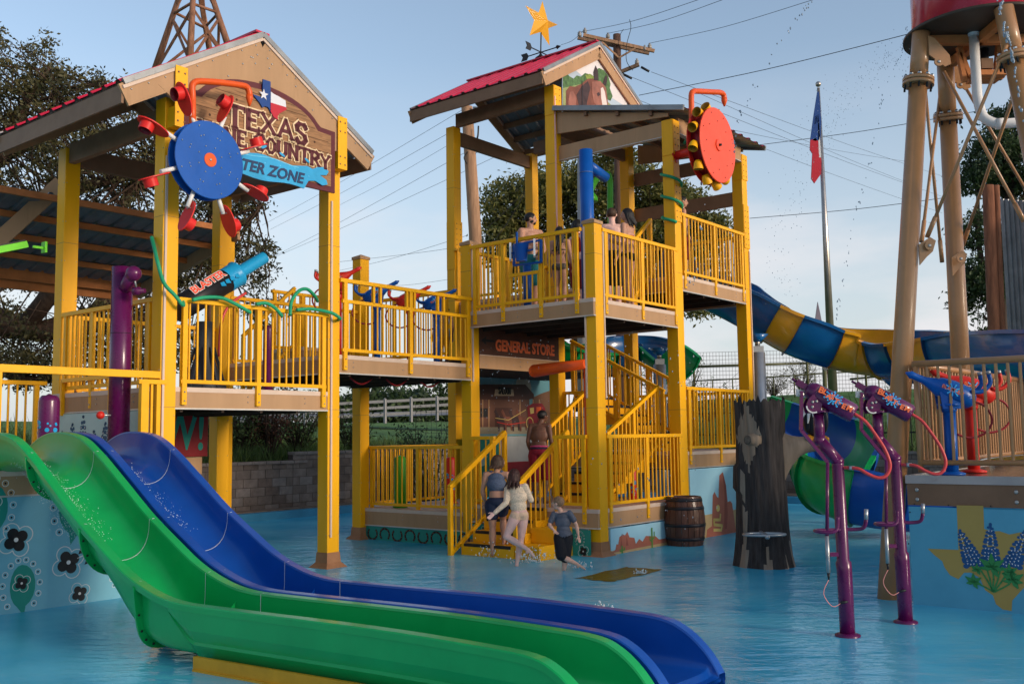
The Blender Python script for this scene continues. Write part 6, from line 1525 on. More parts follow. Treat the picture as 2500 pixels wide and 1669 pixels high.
# helix slides behind the tower and behind the stump
t = thing('flume_slide', 'green and blue flume behind the stairs of the tall tower', 'water slide', at(1500, 1100, 24))
flume3(t, [at(1330, 815, 22), at(1400, 845, 22), at(1470, 850, 22.3), at(1540, 830, 22.8), at(1600, 838, 22.6), at(1660, 880, 22)], [GREEN, GREEN, BLU2, BLU2, GREEN], .52, [10, 12, 15, 15, 12, 10])
t = thing('flume_slide', 'green and blue flume spilling out right of the stump', 'water slide', at(2050, 1250, 19))
flume3(t, [at(1840, 975, 23), at(1900, 1000, 22.5), at(1970, 1030, 21.9), at(2040, 1062, 20.9), at(2062, 1090, 19.6), at(2030, 1115, 18.6), at(2030, 1142, 17.7), at(2080, 1166, 17.1), at(2170, 1182, 16.9), at(2300, 1192, 16.9)], [GREEN, BLUE, BLUE, GREEN, BLUE, GREEN, GREEN, GREEN, BLUE, BLUE], .60, [8, 12, 20, 26, 10, -24, -30, -22, -12, -8], depthk=1.2)

t = thing('flume_slide', 'yellow flume bend low behind the tan railing at the right edge', 'water slide', at(2480, 1250, 17))
flume3(t, [at(2395, 1108, 17.5), at(2440, 1098, 16.8), at(2500, 1088, 16), at(2600, 1080, 15)], [YGL, YGL], .42, [25, 25, 22, 20])
# ================= background structures =================
PINE = mat('pine_pole', (.36, .20, .11), .75, var=.3, streak=True, scale=12, bump=.3)
# second shade roof behind the left tower
SR = thing('shade_shelter', 'metal roofed shelter with orange purlins behind the left tower', 'shelter', W(7.5, -16.5, 0))
hi0, hi1 = W(5.2, -15.2, 5.60), W(10.9, -15.2, 5.60); lo0, lo1 = W(5.2, -18.6, 4.85), W(10.9, -18.6, 4.85)
mb = MB(GREYROOF); corr(mb, lo0, lo1, hi0, hi1, .28, .04, GREYROOF, .06); mb.build('roof', SR)
mb = MB(ORNG_ST)
for i in range(5):
    q = i / 4.2; a, b = hi0.lerp(lo0, q), hi1.lerp(lo1, q); mb.bar(a, b, .06, .10 if i < 4 else .24)
a, b = hi0.lerp(lo0, 1), hi1.lerp(lo1, 1); mb.bar(a - Z * .1, b - Z * .1, .07, .26); mb.build('purlin', SR)
mb = MB(TAN); 
for e, f in ((hi0, lo0), (hi1, lo1)): mb = MB(TAN); mb.bar(e - Z * .04, f - Z * .04, .06, .24); mb.build('rafter', SR)
g0, g1 = W(5.0, -12.6, 4.9), W(5.0, -15.2, 5.75)
mb = MB(TAN); mb.bar(at(-60, 640, 15.2), at(150, 447, 15.6), .06, .24); mb.build('rafter', SR)
for u_, v_ in ((5.6, -18.2), (10.75, -15.35)): post(SR, u_, v_, 0, 5.4 if v_ > -17 else 4.8, flange=False)
t = thing('solar_panel_box', 'lime green box on a bracket at the left edge under the shelter', 'light box', onv(55, 600, -12.4)); mb = MB(mat('lime_box', (.12, .55, .01), .4))
a, b = onv(-60, 622, -12.6), onv(52, 600, -12.6); mb.bar(a, b, .35, .08); mb.build('box', t); mb = MB(MATS['lime_box']); mb.bar(onv(80, 602, -12.6), onv(108, 606, -12.6), .03, .03); mb.box(onv(108, 604, -12.6), U * .015, V * .05, Z * .07); mb.build('bracket', t); mb = MB(BLK); mb.bar(a + Z * .05, b + Z * .05 - U * .02, .30, .015); mb.build('panel', t)
# timber windmill tower
WM = thing('windmill_tower', 'timber lattice windmill tower rising behind the left red roof', 'tower', at(470, 1000, 30))
LG = [((372, 190), (455, -60), 29.5), ((568, 145), (500, -60), 29.6), ((462, 175), (474, -60), 28.4), ((520, 170), (480, -60), 31)]
WMW = mat('windmill_timber', (.25, .115, .065), .75, var=.4, streak=True, scale=12, bump=.3); mb = MB(WMW); pts = []
for a, b, y in LG:
    p, q = at(*a, y), at(*b, y - .0 + (30 - y) * .5); d = (p - q); kx = {372: 392, 568: 536, 462: 520, 520: 528}[a[0]]; m_ = at(kx, 440, y); base_ = Vector((m_.x, m_.y, 1.2)); mb.tube([p, q], [.11, .075], 10); mb.tube([base_, m_, p], [.12, .12, .11], 10); pts.append((p, q))
mb.build('leg', WM); mb = MB(WMW)
def lat(i, zz): b_, q = pts[i]; s_ = (zz - b_.z) / (q.z - b_.z); return b_.lerp(q, s_)
for z0 in (11.2, 12.9, 14.9):
    for i, j in ((0, 2), (2, 1), (1, 3), (3, 0)):
        mb.tube([lat(i, z0 + 0), lat(j, z0 + .05)], .045, 6); z1 = z0 + (2.9 if z0 < 11 else 1.85); mb.bar(lat(i, z0), lat(j, z1), .08, .04, Vector((0, 1, 0))); mb.bar(lat(j, z0), lat(i, z1), .08, .04, Vector((0, 1, 0)))
mb.build('bracing', WM)
# utility poles and wires
UP = thing('utility_pole', 'brown wooden utility pole with a crossarm behind the tall tower', 'utility pole', at(1515, 1000, 30))
UPM = mat('creosote_pole', (.11, .055, .035), .85, var=.35, streak=True, scale=14)
mb = MB(UPM); b = at(1515, 900, 30); b.z = 1; tp = at(1506, 85, 30); mb.tube([b, tp], [.17, .12], 14); mb.build('pole', UP)
mb = MB(PINE); A1, A2 = at(1424, 86, 29.8), at(1598, 125, 29.8); mb.bar(A1, A2, .08, .10); mb.bar(at(1410, 93, 30.2), at(1585, 131, 30.2), .08, .09, m=WOOD)
mb.bar(at(1470, 103, 29.7), at(1510, 140, 29.8), .03, .05); mb.bar(at(1552, 118, 29.7), at(1510, 142, 29.8), .03, .05); mb.bar(at(1515, 176, 29.8), at(1560, 158, 29.6), .09, .10, m=WOOD); mb.build('crossarm', UP)
INS = mat('porcelain', (.30, .28, .26), .25, var=.2)
insp = [(1415, 80), (1428, 72), (1484, 84), (1555, 147), (1586, 109), (1574, 114)]
for px, py in insp:
    mb = MB(INS); c = at(px, py + 6, 29.8); mb.lathe(c - Z * .08, Z, [(0, .02), (.04, .02), (.05, .07), (.07, .05), (.09, .07), (.11, .045), (.13, .065), (.16, .03), (.2, .03)], 12); mb.build('insulator', UP)
mb = MB(BLK)
for a, b in (((1565, 164), (1585, 175)), ((1520, 181), (1543, 192))): mb.cyl(at(*a, 29.6), at(*b, 29.6), .04, n=8)
mb.tube(smoothpts([at(1537, 48, 29.5), at(1540, 70, 29.6), at(1530, 110, 29.7), at(1530, 150, 29.7), at(1545, 172, 29.6)], 5), .010, 5); mb.tube(smoothpts([at(1522, 72, 29.5), at(1512, 90, 29.6), at(1510, 110, 29.6)], 5), .008, 5)
mb.build('insulator', UP)
UP2 = thing('utility_pole', 'pale wooden utility pole seen through the left bay of the tall tower', 'utility pole', at(1160, 1000, 32))
mb = MB(PINE); b = at(1166, 900, 32); b.z = 1; tp = at(1140, 262, 32); mb.tube([b, at(1160, 570, 32), tp], [.22, .21, .19], 14); mb.build('pole', UP2)
mb = MB(INS); mb.tube([at(1155, 264, 31.8), at(1195, 264, 31.8)], .05, 8); mb.lathe(at(1176, 290, 31.7), Z, [(0, .04), (.1, .1), (.2, .05), (.3, .11), (.4, .05)], 12); mb.build('insulator', UP2)
mb = MB(BLK); mb.tube(smoothpts([at(1168, 308, 31.7), at(1166, 335, 31.7), at(1156, 350, 31.8)], 5), .03, 6); mb.tube(smoothpts([at(1142, 370, 31.8), at(1133, 385, 31.8), at(1140, 400, 31.8)], 5), .02, 5); mb.tube(smoothpts([at(1165, 350, 31.7), at(1168, 368, 31.7), at(1160, 375, 31.8)], 5), .008, 5); mb.build('cable', UP2)
UP3 = MB(mat('grey_pole', (.33, .31, .30), .6)); b = at(1423, 900, 34); b.z = 1; UP3.tube([b, at(1424, 345, 34)], [.24, .21], 14); tag(UP3.build('utility_pole', loc=b), 'slim grey pole rising between the tower bays', 'utility pole')
WR = MB(mat('wire', (.03, .03, .035), .5)); WIRES = [((1410, 80, 29.8), (1705, 0, 24)), ((1484, 82, 29.8), (1764, 0, 24)), ((1586, 106, 29.8), (1985, 0, 24)), ((1428, 72, 29.8), (1370, 110, 32)),
    ((1560, 233, 34), (2240, 78, 28)), ((1830, 357, 40), (2440, 262, 34)), ((1830, 533, 40), (2400, 470, 36)), ((1590, 176, 29.6), (2300, 430, 60)), ((1545, 190, 29.6), (2300, 480, 60)), ((1560, 245, 34), (2300, 520, 60)), ((1700, 300, 34), (2250, 400, 60)), ((1700, 225, 34), (2250, 460, 60)),
    ((640, 550, 60), (1140, 262, 32)), ((660, 560, 60), (1140, 300, 32)), ((640, 640, 60), (1140, 370, 32)), ((640, 640, 58), (1290, 345, 32)), ((830, 500, 60), (1110, 345, 40)), ((830, 660, 50), (1140, 575, 32)), ((820, 640, 45), (1380, 560, 32)), ((900, 700, 50), (1120, 678, 45)), ((1160, 580, 32), (1300, 445, 32)), ((1170, 350, 31.7), (1300, 356, 32)), ((1195, 264, 31.8), (1270, 240, 31)), ((1205, 590, 31), (1290, 455, 31)), ((1880, 960, 45), (2050, 800, 40)), ((1740, 960, 45), (1840, 870, 42))]
for i, (a, b) in enumerate(WIRES):
    p, q = at(*a), at(*b); mid = p.lerp(q, .5) - Z * (.10 if i != 21 else .3); mb = MB(MATS['wire']); mb.tube(smoothpts([p, mid, q], 8), .007 if i not in (4, 5, 6) else .012, 5); tag(mb.build('overhead_wire'), None)
wl = [o for o in COL.objects if o.name.startswith('overhead_wire')]
for o in wl: tag(o, 'thin dark overhead wire crossing the pale sky', 'wire', 'overhead wires crossing the sky')
# flagpole
FP = thing('flagpole', 'tall silver flagpole with a ball on top', 'flagpole', at(2030, 960, 38)); mb = MB(mat('flagpole_metal', (.40, .36, .33), .3, metal=.8)); b = at(2034, 955, 38); tp = at(1998, 215, 38); mb.tube([b, tp], [.17, .055], 14); mb.ell(tp + Z * .15, .11, .11, .11); mb.build('pole', FP)
def cloth(name, label, cols, edge, y, cat='flag'):
    """vertical hanging flag; cols: list (material, polygon of px points)"""
    t = thing(name, label, cat, at(*edge, y)); 
    for m, P in cols:
        mb = MB(m); rr = random.Random(len(P)); pts = [at(px, py, y) for px, py in P]; th = Vector((0, .03, 0))
        mb.add([p - th for p in pts] + [p + th for p in pts], [tuple(range(len(pts))), tuple(range(2 * len(pts) - 1, len(pts) - 1, -1))] + [(i, (i + 1) % len(pts), len(pts) + (i + 1) % len(pts), len(pts) + i) for i in range(len(pts))]); mb.build('cloth', t)
cloth('flag', 'limp red white and blue flag hanging on the tall flagpole', [(FB, [(1995, 225), (1999, 225), (2005, 300), (2003, 342), (1990, 345), (1978, 342), (1985, 290)]), (FW, [(1989, 285), (1998, 280), (2002, 345), (2004, 385), (1999, 385), (1996, 300), (1988, 305)]), (FR, [(1978, 343), (1990, 338), (1997, 345), (2000, 380), (2004, 385), (2004, 425), (1988, 448), (1980, 436), (1983, 375), (1977, 366)])], (1997, 230), 37.9)
cloth('flag', 'small grey flag tip showing above the yellow flume', [(mat('grey_flag', (.22, .19, .24), .7), [(1996, 737), (2001, 760), (2006, 785), (1999, 783), (1990, 783), (1992, 765)])], (1997, 783), 36)
# white rail fence, road beyond
WF = mat('white_vinyl', (.26, .255, .26), .5, var=.06)
for k in range(3):
    base_ = at(560 + k * 190, 1036 - k * 6, 56); 
def rail_fence(p0, p1, n, label, grp):
    t = thing('rail_fence', label, 'fence', p0.lerp(p1, .5)); 
    for i in range(n + 1):
        q = p0.lerp(p1, i / n); mb = MB(WF); mb.bar(q - Z * .3, q + Z * 1.05, .13, .13, U); mb.add([q + Vector((x, y, 1.05)) for x, y in ((-.08, -.08), (.08, -.08), (.08, .08), (-.08, .08))] + [q + Z * 1.12], [(0, 1, 4), (1, 2, 4), (2, 3, 4), (3, 0, 4)]); mb.build('post', t)
    for z_ in (.2, .56, .92): mb = MB(WF); mb.bar(p0 + Z * z_, p1 + Z * z_, .05, .15); mb.build('rail', t)
p0 = at(480, 1044, 54); p1 = at(1130, 1010, 56)
rail_fence(p0, p1, 10, 'white three rail fence on the grass bank beyond the wall', None)
mb = MB(mat('road_gravel', (.20, .19, .19), .9, var=.15)); r0, r1 = p0 + Vector((-15, 1.5, -.05)), p1 + Vector((6, 1.5, -.05))
mb.add([r0 + Z * .15, r1 + Z * .15, r1 + Vector((1, 5, .55)), r0 + Vector((-1, 5, .55))], [(0, 1, 2, 3)]); struct(mb.build('road', loc=r0))
# black iron fence behind the right of the pool
IR = mat('iron', (.012, .012, .013), .5)
t = thing('iron_fence', 'black iron picket fence on the bank behind the right side of the pool', 'fence', W(25.8, -8, 1.2)); mb = MB(IR)
for zz in (2.35, 1.75): mb.bar(W(25.8, -19, zz), W(25.8, 4, zz), .03, .04)
for zz in (2.5, 2.2, 1.9, 1.6): mb.bar(W(20, -19.6, zz), W(25.8, -19.6, zz), .006, .006)
mb.build('rail', t); mb = MB(IR)
for i in range(100): mb.bar(W(25.8, -19 + i * .23, 1.15), W(25.8, -19 + i * .23, 2.5), .022, .022, U)
for i in range(28): mb.bar(W(20 + i * .21, -19.6, 1.15), W(20 + i * .21, -19.6, 2.7), .007, .007, U)
mb.build('picket', t)
# tall mesh fence
MG = mat('fence_olive', (.10, .10, .04), .6); MWI = mat('fence_wire', (.16, .16, .17), .5)
t = thing('mesh_fence', 'tall wire mesh fence with olive rails on the grassy rise at the right', 'fence', at(1900, 960, 48)); mb = MB(MG)
fl, fr = at(1560, 960, 50), at(2260, 945, 48); fl.z = fr.z = 3.7; Hh = 2.1
for i in range(6): q = fl.lerp(fr, i / 5); mb.tube([q, q + Z * Hh], .06, 8)
mb.tube([at(1680, 895, 49), at(2020, 885, 49)], .06, 8); mb.tube([at(2075, 925, 48.5), at(2300, 905, 48)], .05, 8)
mb.build('post', t); mb = MB(MWI)
for i in range(90): q = fl.lerp(fr, i / 89); mb.tube([q, q + Z * Hh], .010, 3, cap=False)
for k in range(12): mb.tube([fl + Z * (k * Hh / 11), fr + Z * (k * Hh / 11)], .010, 3, cap=False)
mb.build('wire_mesh', t)
t = thing('pipe_fence', 'low olive pipe rail in front of the mesh fence', 'fence', at(1900, 960, 46)); mb = MB(MG)
P = [at(1690, 930, 46), at(1850, 922, 45.5), at(2030, 910, 45), at(2250, 898, 44)]; mb.tube(P, .035, 6)
for i in range(12): q = P[0].lerp(P[3], i / 11); mb.tube([q - Z * 1.0, q], .03, 5)
mb.build('rail', t)
mb = MB(mat('rust_pole', (.25, .05, .02), .6)); mb.tube([at(2022, 880, 40), at(2030, 1010, 40)], .08, 8); tag(mb.build('marker_pole'), 'red brown pole standing beside the flagpole foot', 'pole')
mb = MB(MG); mb.tube([at(2012, 870, 44), at(2016, 1010, 44)], .10, 8); tag(mb.build('fence_post'), 'thick olive fence post left of the flagpole foot', 'post')
# shed with logs at the right edge
t = thing('corrugated_shed', 'corrugated metal wall with tall log posts at the right edge', 'shed', at(2460, 1010, 24))
mb = MB(); a0, a1 = at(2441, 485, 22), at(2640, 500, 20.5); b0, b1 = Vector(a0), Vector(a1); b0.z = b1.z = .8
corr(mb, b0, b1, a0, a1, .11, .03, GREYROOF); mb.build('metal_wall', t)
for x0, x1, r_ in ((2408, 2432, .12), (2432, 2447, .07)):
    mb = MB(WOODR); p = at((x0 + x1) / 2 - 8, 453, 21.6); q = at((x0 + x1) / 2 + 12, 1000, 21.6); q.z = .8; mb.tube([q, q.lerp(p, .5), p], [r_ * 1.15, r_ * 1.05, r_], 12); mb.build('log_post', t)
mb = MB(WOODR); mb.tube([at(2398, 980, 20), at(2398, 1180, 20)], .1, 10); tag(mb.build('log_post'), 'short red log post behind the tan pipe railing', 'post')

# ---------- bank vegetation ----------
def bush(px, py, y, rx, rz, n, seed, label, twigc=40, m=LF_BUSH, ls=.05):
    rng = np.random.default_rng(seed); rr = random.Random(seed); c = at(px, py, y); c.z = ground_z(c.dot(U), c.dot(V)); t = thing('bush', label, 'bush', c, 'wild bushes on the bank'); mb = MB(BARKD)
    cl = []
    for i in range(twigc):
        a = rr.uniform(0, 6.28); l_ = rr.uniform(.5, 1); e = c + Vector((math.cos(a) * rx * l_, math.sin(a) * rx * .7 * l_, rz * rr.uniform(.5, 1.6))); mid = c.lerp(e, .5) + Vector((rr.gauss(0, .1), rr.gauss(0, .1), .1)); P = smoothpts([c, mid, e], 3); mb.tube(P, [.022 - .0028 * k for k in range(7)], 4, cap=False); cl += P[3:]
        for _ in range(2):
            f_ = e + Vector((rr.gauss(0, .25), rr.gauss(0, .2), rr.gauss(.05, .2))); mb.tube([P[4], f_], [.007, .003], 3, cap=False); cl.append(f_)
    mb.build('stems', t); cl = np.array(cl); idx = rng.integers(0, len(cl), n); leaves_mesh('foliage', cl[idx] + rng.normal(size=(n, 3)) * .10, None, ls, m, t, rng)
LF_RUST = leafmat('rusty_leaves', (.08, .025, .012), (.14, .06, .03))
for k, (px, y, rx, rz, n, m, lab) in enumerate(((590, 24.5, .8, 1.2, 1500, LF_BUSH, 'leafy dark bush left of the twiggy bushes above the wall'), (660, 24.5, .6, 1.5, 900, LF_RUST, 'rusty brown twiggy bush above the lower wall'), (560, 27, 1.0, 1.3, 1400, LF_BUSH, 'wide dark green bush at the left under the deck'), (730, 26, .7, 1.0, 900, LF_BUSH, 'low green bush left of the front yellow post'),
     (960, 26, .8, 1.3, 800, LF_BUSH, 'bare twiggy bush behind the yellow platform'), (1050, 25.5, .9, 1.6, 1500, LF_DK, 'dark tangled bush behind the yellow platform, nearest the tower post'), (860, 27, .6, .9, 700, LF_BUSH, 'small loose bush below the white fence'), (1640, 34, 1.2, 1.8, 900, LF_BUSH, 'bare twiggy bush behind the upper stairs'), (1730, 44, 1.4, 1.1, 800, LF_BUSH, 'low bush on the rise right of the stairs'), (1890, 50, .9, .8, 500, LF_MID, 'small round bush on the far rise, left one'), (1960, 50, .9, 1.1, 600, LF_MID, 'small round bush on the far rise, right one'))):
    bush(px, 1000, y, rx, rz, n, 20 + k, lab, m=m)
# far tree line seen low between the posts
for k, (px, y, h, lab) in enumerate(((880, 85, 3.2, 'distant dark hedge left of the white fence'), (1060, 88, 3.8, 'distant dark trees beyond the white fence'), (970, 95, 3.0, 'distant pale green trees beyond the road'))):
    b_ = at(px, 985, y); b_.z = 2.6; tree('far_tree', lab, b_, [([b_, b_ + Z * h * .6], .2, .08)], [(b_ + Vector((dx, 0, h * .55)), (3.0, 2, h * .45), 1) for dx in (-4, 0, 4)], 5000, .26, LF_DK, BARKD, seed=60 + k, clump=1.0, per=30, twigs=0)
# grass: blades on the near bank as one mass
rng = np.random.default_rng(11); n = 42000
uu = rng.uniform(5, 26.5, n * 2); vv_ = -18.95 - rng.exponential(4.2, n * 2); keep = []
P = []
right = rng.random(n * 2) < .30
uu = np.where(right, 25.3 + rng.exponential(5, n * 2), uu); vv_ = np.where(right, rng.uniform(-22, 2, n * 2), vv_)
uu, vv_ = uu[:n], vv_[:n]; g = bpy.data.meshes.new('grass'); co_ = np.zeros((n, 3, 3)); 
for i in range(n):
    z_ = ground_z(uu[i], vv_[i]); p = W(uu[i], vv_[i], z_); hgt = rng.uniform(.15, .55); a = rng.uniform(0, 6.28); w_ = .012 + .004 * p.y / 20; ln = rng.normal(0, .16, 2)
    co_[i, 0] = (p.x - math.cos(a) * w_, p.y - math.sin(a) * w_, z_ - .03); co_[i, 1] = (p.x + math.cos(a) * w_, p.y + math.sin(a) * w_, z_ - .03); co_[i, 2] = (p.x + ln[0], p.y + ln[1], z_ + hgt)
g.from_pydata(co_.reshape(-1, 3).tolist(), [], [(3 * i, 3 * i + 1, 3 * i + 2) for i in range(n)]); g.materials.append(leafmat('grass_blades', (.030, .075, .010), (.10, .15, .03), .3))
o = bpy.data.objects.new('grass', g); COL.objects.link(o); tag(o, 'tall green grass on the bank above the block wall', 'grass', kind='stuff')
# unseen trees added behind the viewer to shade the water and lower decks
for k, (x, y, h) in enumerate(((30, -12, 7.2), (36, -19, 7.6), (24, -17, 7.0), (42, -27, 8.6), (30, -27, 8.0), (46, -16, 7.6), (22, -24, 8.4), (38, -8, 6.4), (48, -38, 10), (34, -38, 10))):
    h *= .60; b_ = Vector((x, y, 0)); tree('added_shade_tree', 'unseen tree added behind the viewer to block the low sun', b_, [([b_, b_ + Z * h * .7], .3, .1)], [(b_ + Vector((dx * .9, -dx * .5, h * .45)), (3.0, 2.0, h * .5), 1) for dx in (-4, 0, 4)], 9000, .40, LF_DK, BARKD, seed=80 + k, clump=1.2, per=30, twigs=0, group='added shade trees out of view')
# drops of water in the air
def stream(P, n, sp):
    pts = smoothpts([at(*p) for p in P], 12)
    def g_(rr):
        i = rr.random() * (len(pts) - 1.001); a = int(i); q = pts[a].lerp(pts[a + 1], i - a); return q + Vector((rr.gauss(0, sp), rr.gauss(0, sp), rr.gauss(0, sp))), 0
    return g_
DRW = mat('water_drop', (.30, .36, .42), .1, var=.1); FOAM_ = FOAM; FOAM = DRW
droplets('water_drops', 'thin string of drops falling from the sky left of the flagpole', stream([(1985, 0, 13), (1900, 110, 13), (1845, 210, 13), (1800, 300, 13), (1790, 380, 13)], 60, .015), 40, 21, at(1900, 110, 13), (.006, .012))
droplets('water_drops', 'string of drops falling between flagpole and water tower', stream([(2215, 60, 11), (2200, 130, 11), (2165, 200, 11), (2135, 330, 11), (2110, 450, 11), (2080, 560, 11), (2060, 680, 11), (2040, 780, 11)], 60, .012), 70, 22, at(2110, 450, 11), (.004, .008))
droplets('water_drops', 'fan of spray blowing off the red tank base', stream([(2205, 130, 11), (2150, 160, 11), (2090, 210, 11), (2030, 270, 11), (1990, 350, 11), (1930, 520, 11.5), (1900, 700, 12)], 60, .12), 420, 23, at(2100, 200, 11), (.0025, .0045))
droplets('water_drops', 'drops dripping from the upper deck in front of the tall tower', lambda rr: (at(rr.uniform(1440, 1700), rr.uniform(800, 1330), rr.uniform(14.5, 17)), 0), 130, 24, at(1560, 1000, 15), (.004, .011))
droplets('water_drops', 'drops dripping over the saloon mural', lambda rr: (at(rr.uniform(1170, 1340), rr.uniform(830, 1080), rr.uniform(15.2, 16.5)), 0), 110, 25, at(1260, 960, 16), (.003, .006))
droplets('water_drops', 'heavy drops falling from the red disc wheel', stream([(1735, 445, 16.8), (1728, 470, 16.8), (1700, 600, 16.6), (1690, 700, 16.5)], 20, .05), 22, 26, at(1728, 470, 16.8), (.008, .02))
droplets('water_drops', 'chain of drops pouring past the water tower valve', stream([(2440, 0, 9.5), (2452, 60, 9.5), (2465, 110, 9.5), (2478, 180, 9.6), (2500, 300, 9.6)], 20, .01), 60, 27, at(2460, 90, 9.5), (.008, .014))
FOAM = FOAM_
def splash_at(px, py, z_, sp, n, seed, label, r=(.003, .010)):
    c = onz(px, py, z_); droplets('splash', label, lambda rr: (c + Vector((rr.gauss(0, sp), rr.gauss(0, sp * .6), abs(rr.gauss(0, sp * .55)))), 0), n, seed, c, r)
splash_at(1218, 1358, 0, .16, 240, 31, 'splash at the foot of the girl in dark shorts')
splash_at(1300, 1372, 0, .16, 200, 32, 'splash behind the kicking girl')
splash_at(1420, 1385, 0, .07, 60, 33, 'small splash at the running boy'); splash_at(1470, 1490, 0, .06, 90, 34, 'little splash beyond the blue slide trough')
splash_at(1565, 1400, 0, .04, 60, 36, 'small jet bubbling up over the yellow mat')
def ripple(c, r, label):
    pass
# ================= people =================
def remesh(mb, name, parent, voxel=.010, smooth=3):
    ms = list(dict.fromkeys(mb.fm)); o = mb.build(name, parent)
    r_ = o.modifiers.new('r', 'REMESH'); r_.mode = 'VOXEL'; r_.voxel_size = voxel; r_.use_smooth_shade = True
    s_ = o.modifiers.new('s', 'SMOOTH'); s_.factor = .5; s_.iterations = smooth
    dg = bpy.context.evaluated_depsgraph_get(); me = bpy.data.meshes.new_from_object(o.evaluated_get(dg)); me.name = name
    o.modifiers.clear(); old = o.data; o.data = me; bpy.data.meshes.remove(old)
    me.materials.clear(); me.materials.append(ms[0]); me.polygons.foreach_set('use_smooth', [True] * len(me.polygons)); me.polygons.foreach_set('material_index', [0] * len(me.polygons)); me.update(); return o
def skin(name, c): 
    m = mat(name, c, .5, var=.10, scale=14); m.node_tree.nodes['Principled BSDF'].inputs['Subsurface Weight'].default_value = .08; m.node_tree.nodes['Principled BSDF'].inputs['Subsurface Radius'].default_value = (.02, .008, .004); return m
SK_D = skin('skin_brown', (.125, .055, .033)); SK_M = skin('skin_tan', (.46, .24, .16)); SK_L = skin('skin_fair', (.76, .47, .40)); SK_L2 = skin('skin_fair_b', (.66, .38, .28))
HAIRK = mat('hair_black', (.010, .008, .008), .45, var=.3, streak=True, scale=60, bump=.8, bscale=120); HAIRB = mat('hair_brown', (.055, .028, .016), .5, var=.5, streak=True, scale=60, bump=.8, bscale=120); HAIRR = mat('hair_auburn', (.045, .014, .010), .4, var=.5, streak=True, scale=60, bump=.8, bscale=120); HAIRS = mat('hair_sandy', (.22, .13, .075), .6, var=.3, scale=60, bump=.5)
def hand(mb, wr, d, pn, H, k=1.0, curl=.5):
    """wr wrist, d direction of the hand, pn palm normal"""
    s_ = H / 1.75 * k; d = d.normalized(); pn = (pn - d * pn.dot(d)).normalized(); sd = d.cross(pn)
    pm = wr + d * .075 * s_; 
    for q in (-.024, -.008, .008, .024): mb.capsule(wr + sd * q * .7 * s_, wr + d * .085 * s_ + sd * q * s_, .013 * s_, .012 * s_, 8)
    for i, (q, L_) in enumerate(((-.030, .060), (-.010, .075), (.010, .082), (.030, .072))):
        a = wr + d * .088 * s_ + sd * q * s_; c1 = curl * (1 + .2 * i * .3); b = a + (d * math.cos(c1 * .6) + pn * math.sin(c1 * .6)) * L_ * .5 * s_; c = b + (d * math.cos(c1 * 1.5) + pn * math.sin(c1 * 1.5)) * L_ * .5 * s_
        mb.capsule(a, b, .0095 * s_, .0088 * s_, 8); mb.capsule(b, c, .0088 * s_, .0078 * s_, 8)
    a = wr + d * .03 * s_ + sd * .03 * s_; b = a + (d * .7 + sd * .7).normalized() * .04 * s_; c = b + (d * .95 + sd * .25 + pn * .2).normalized() * .032 * s_
    mb.capsule(a, b, .012 * s_, .0105 * s_, 8); mb.capsule(b, c, .0105 * s_, .009 * s_, 8)
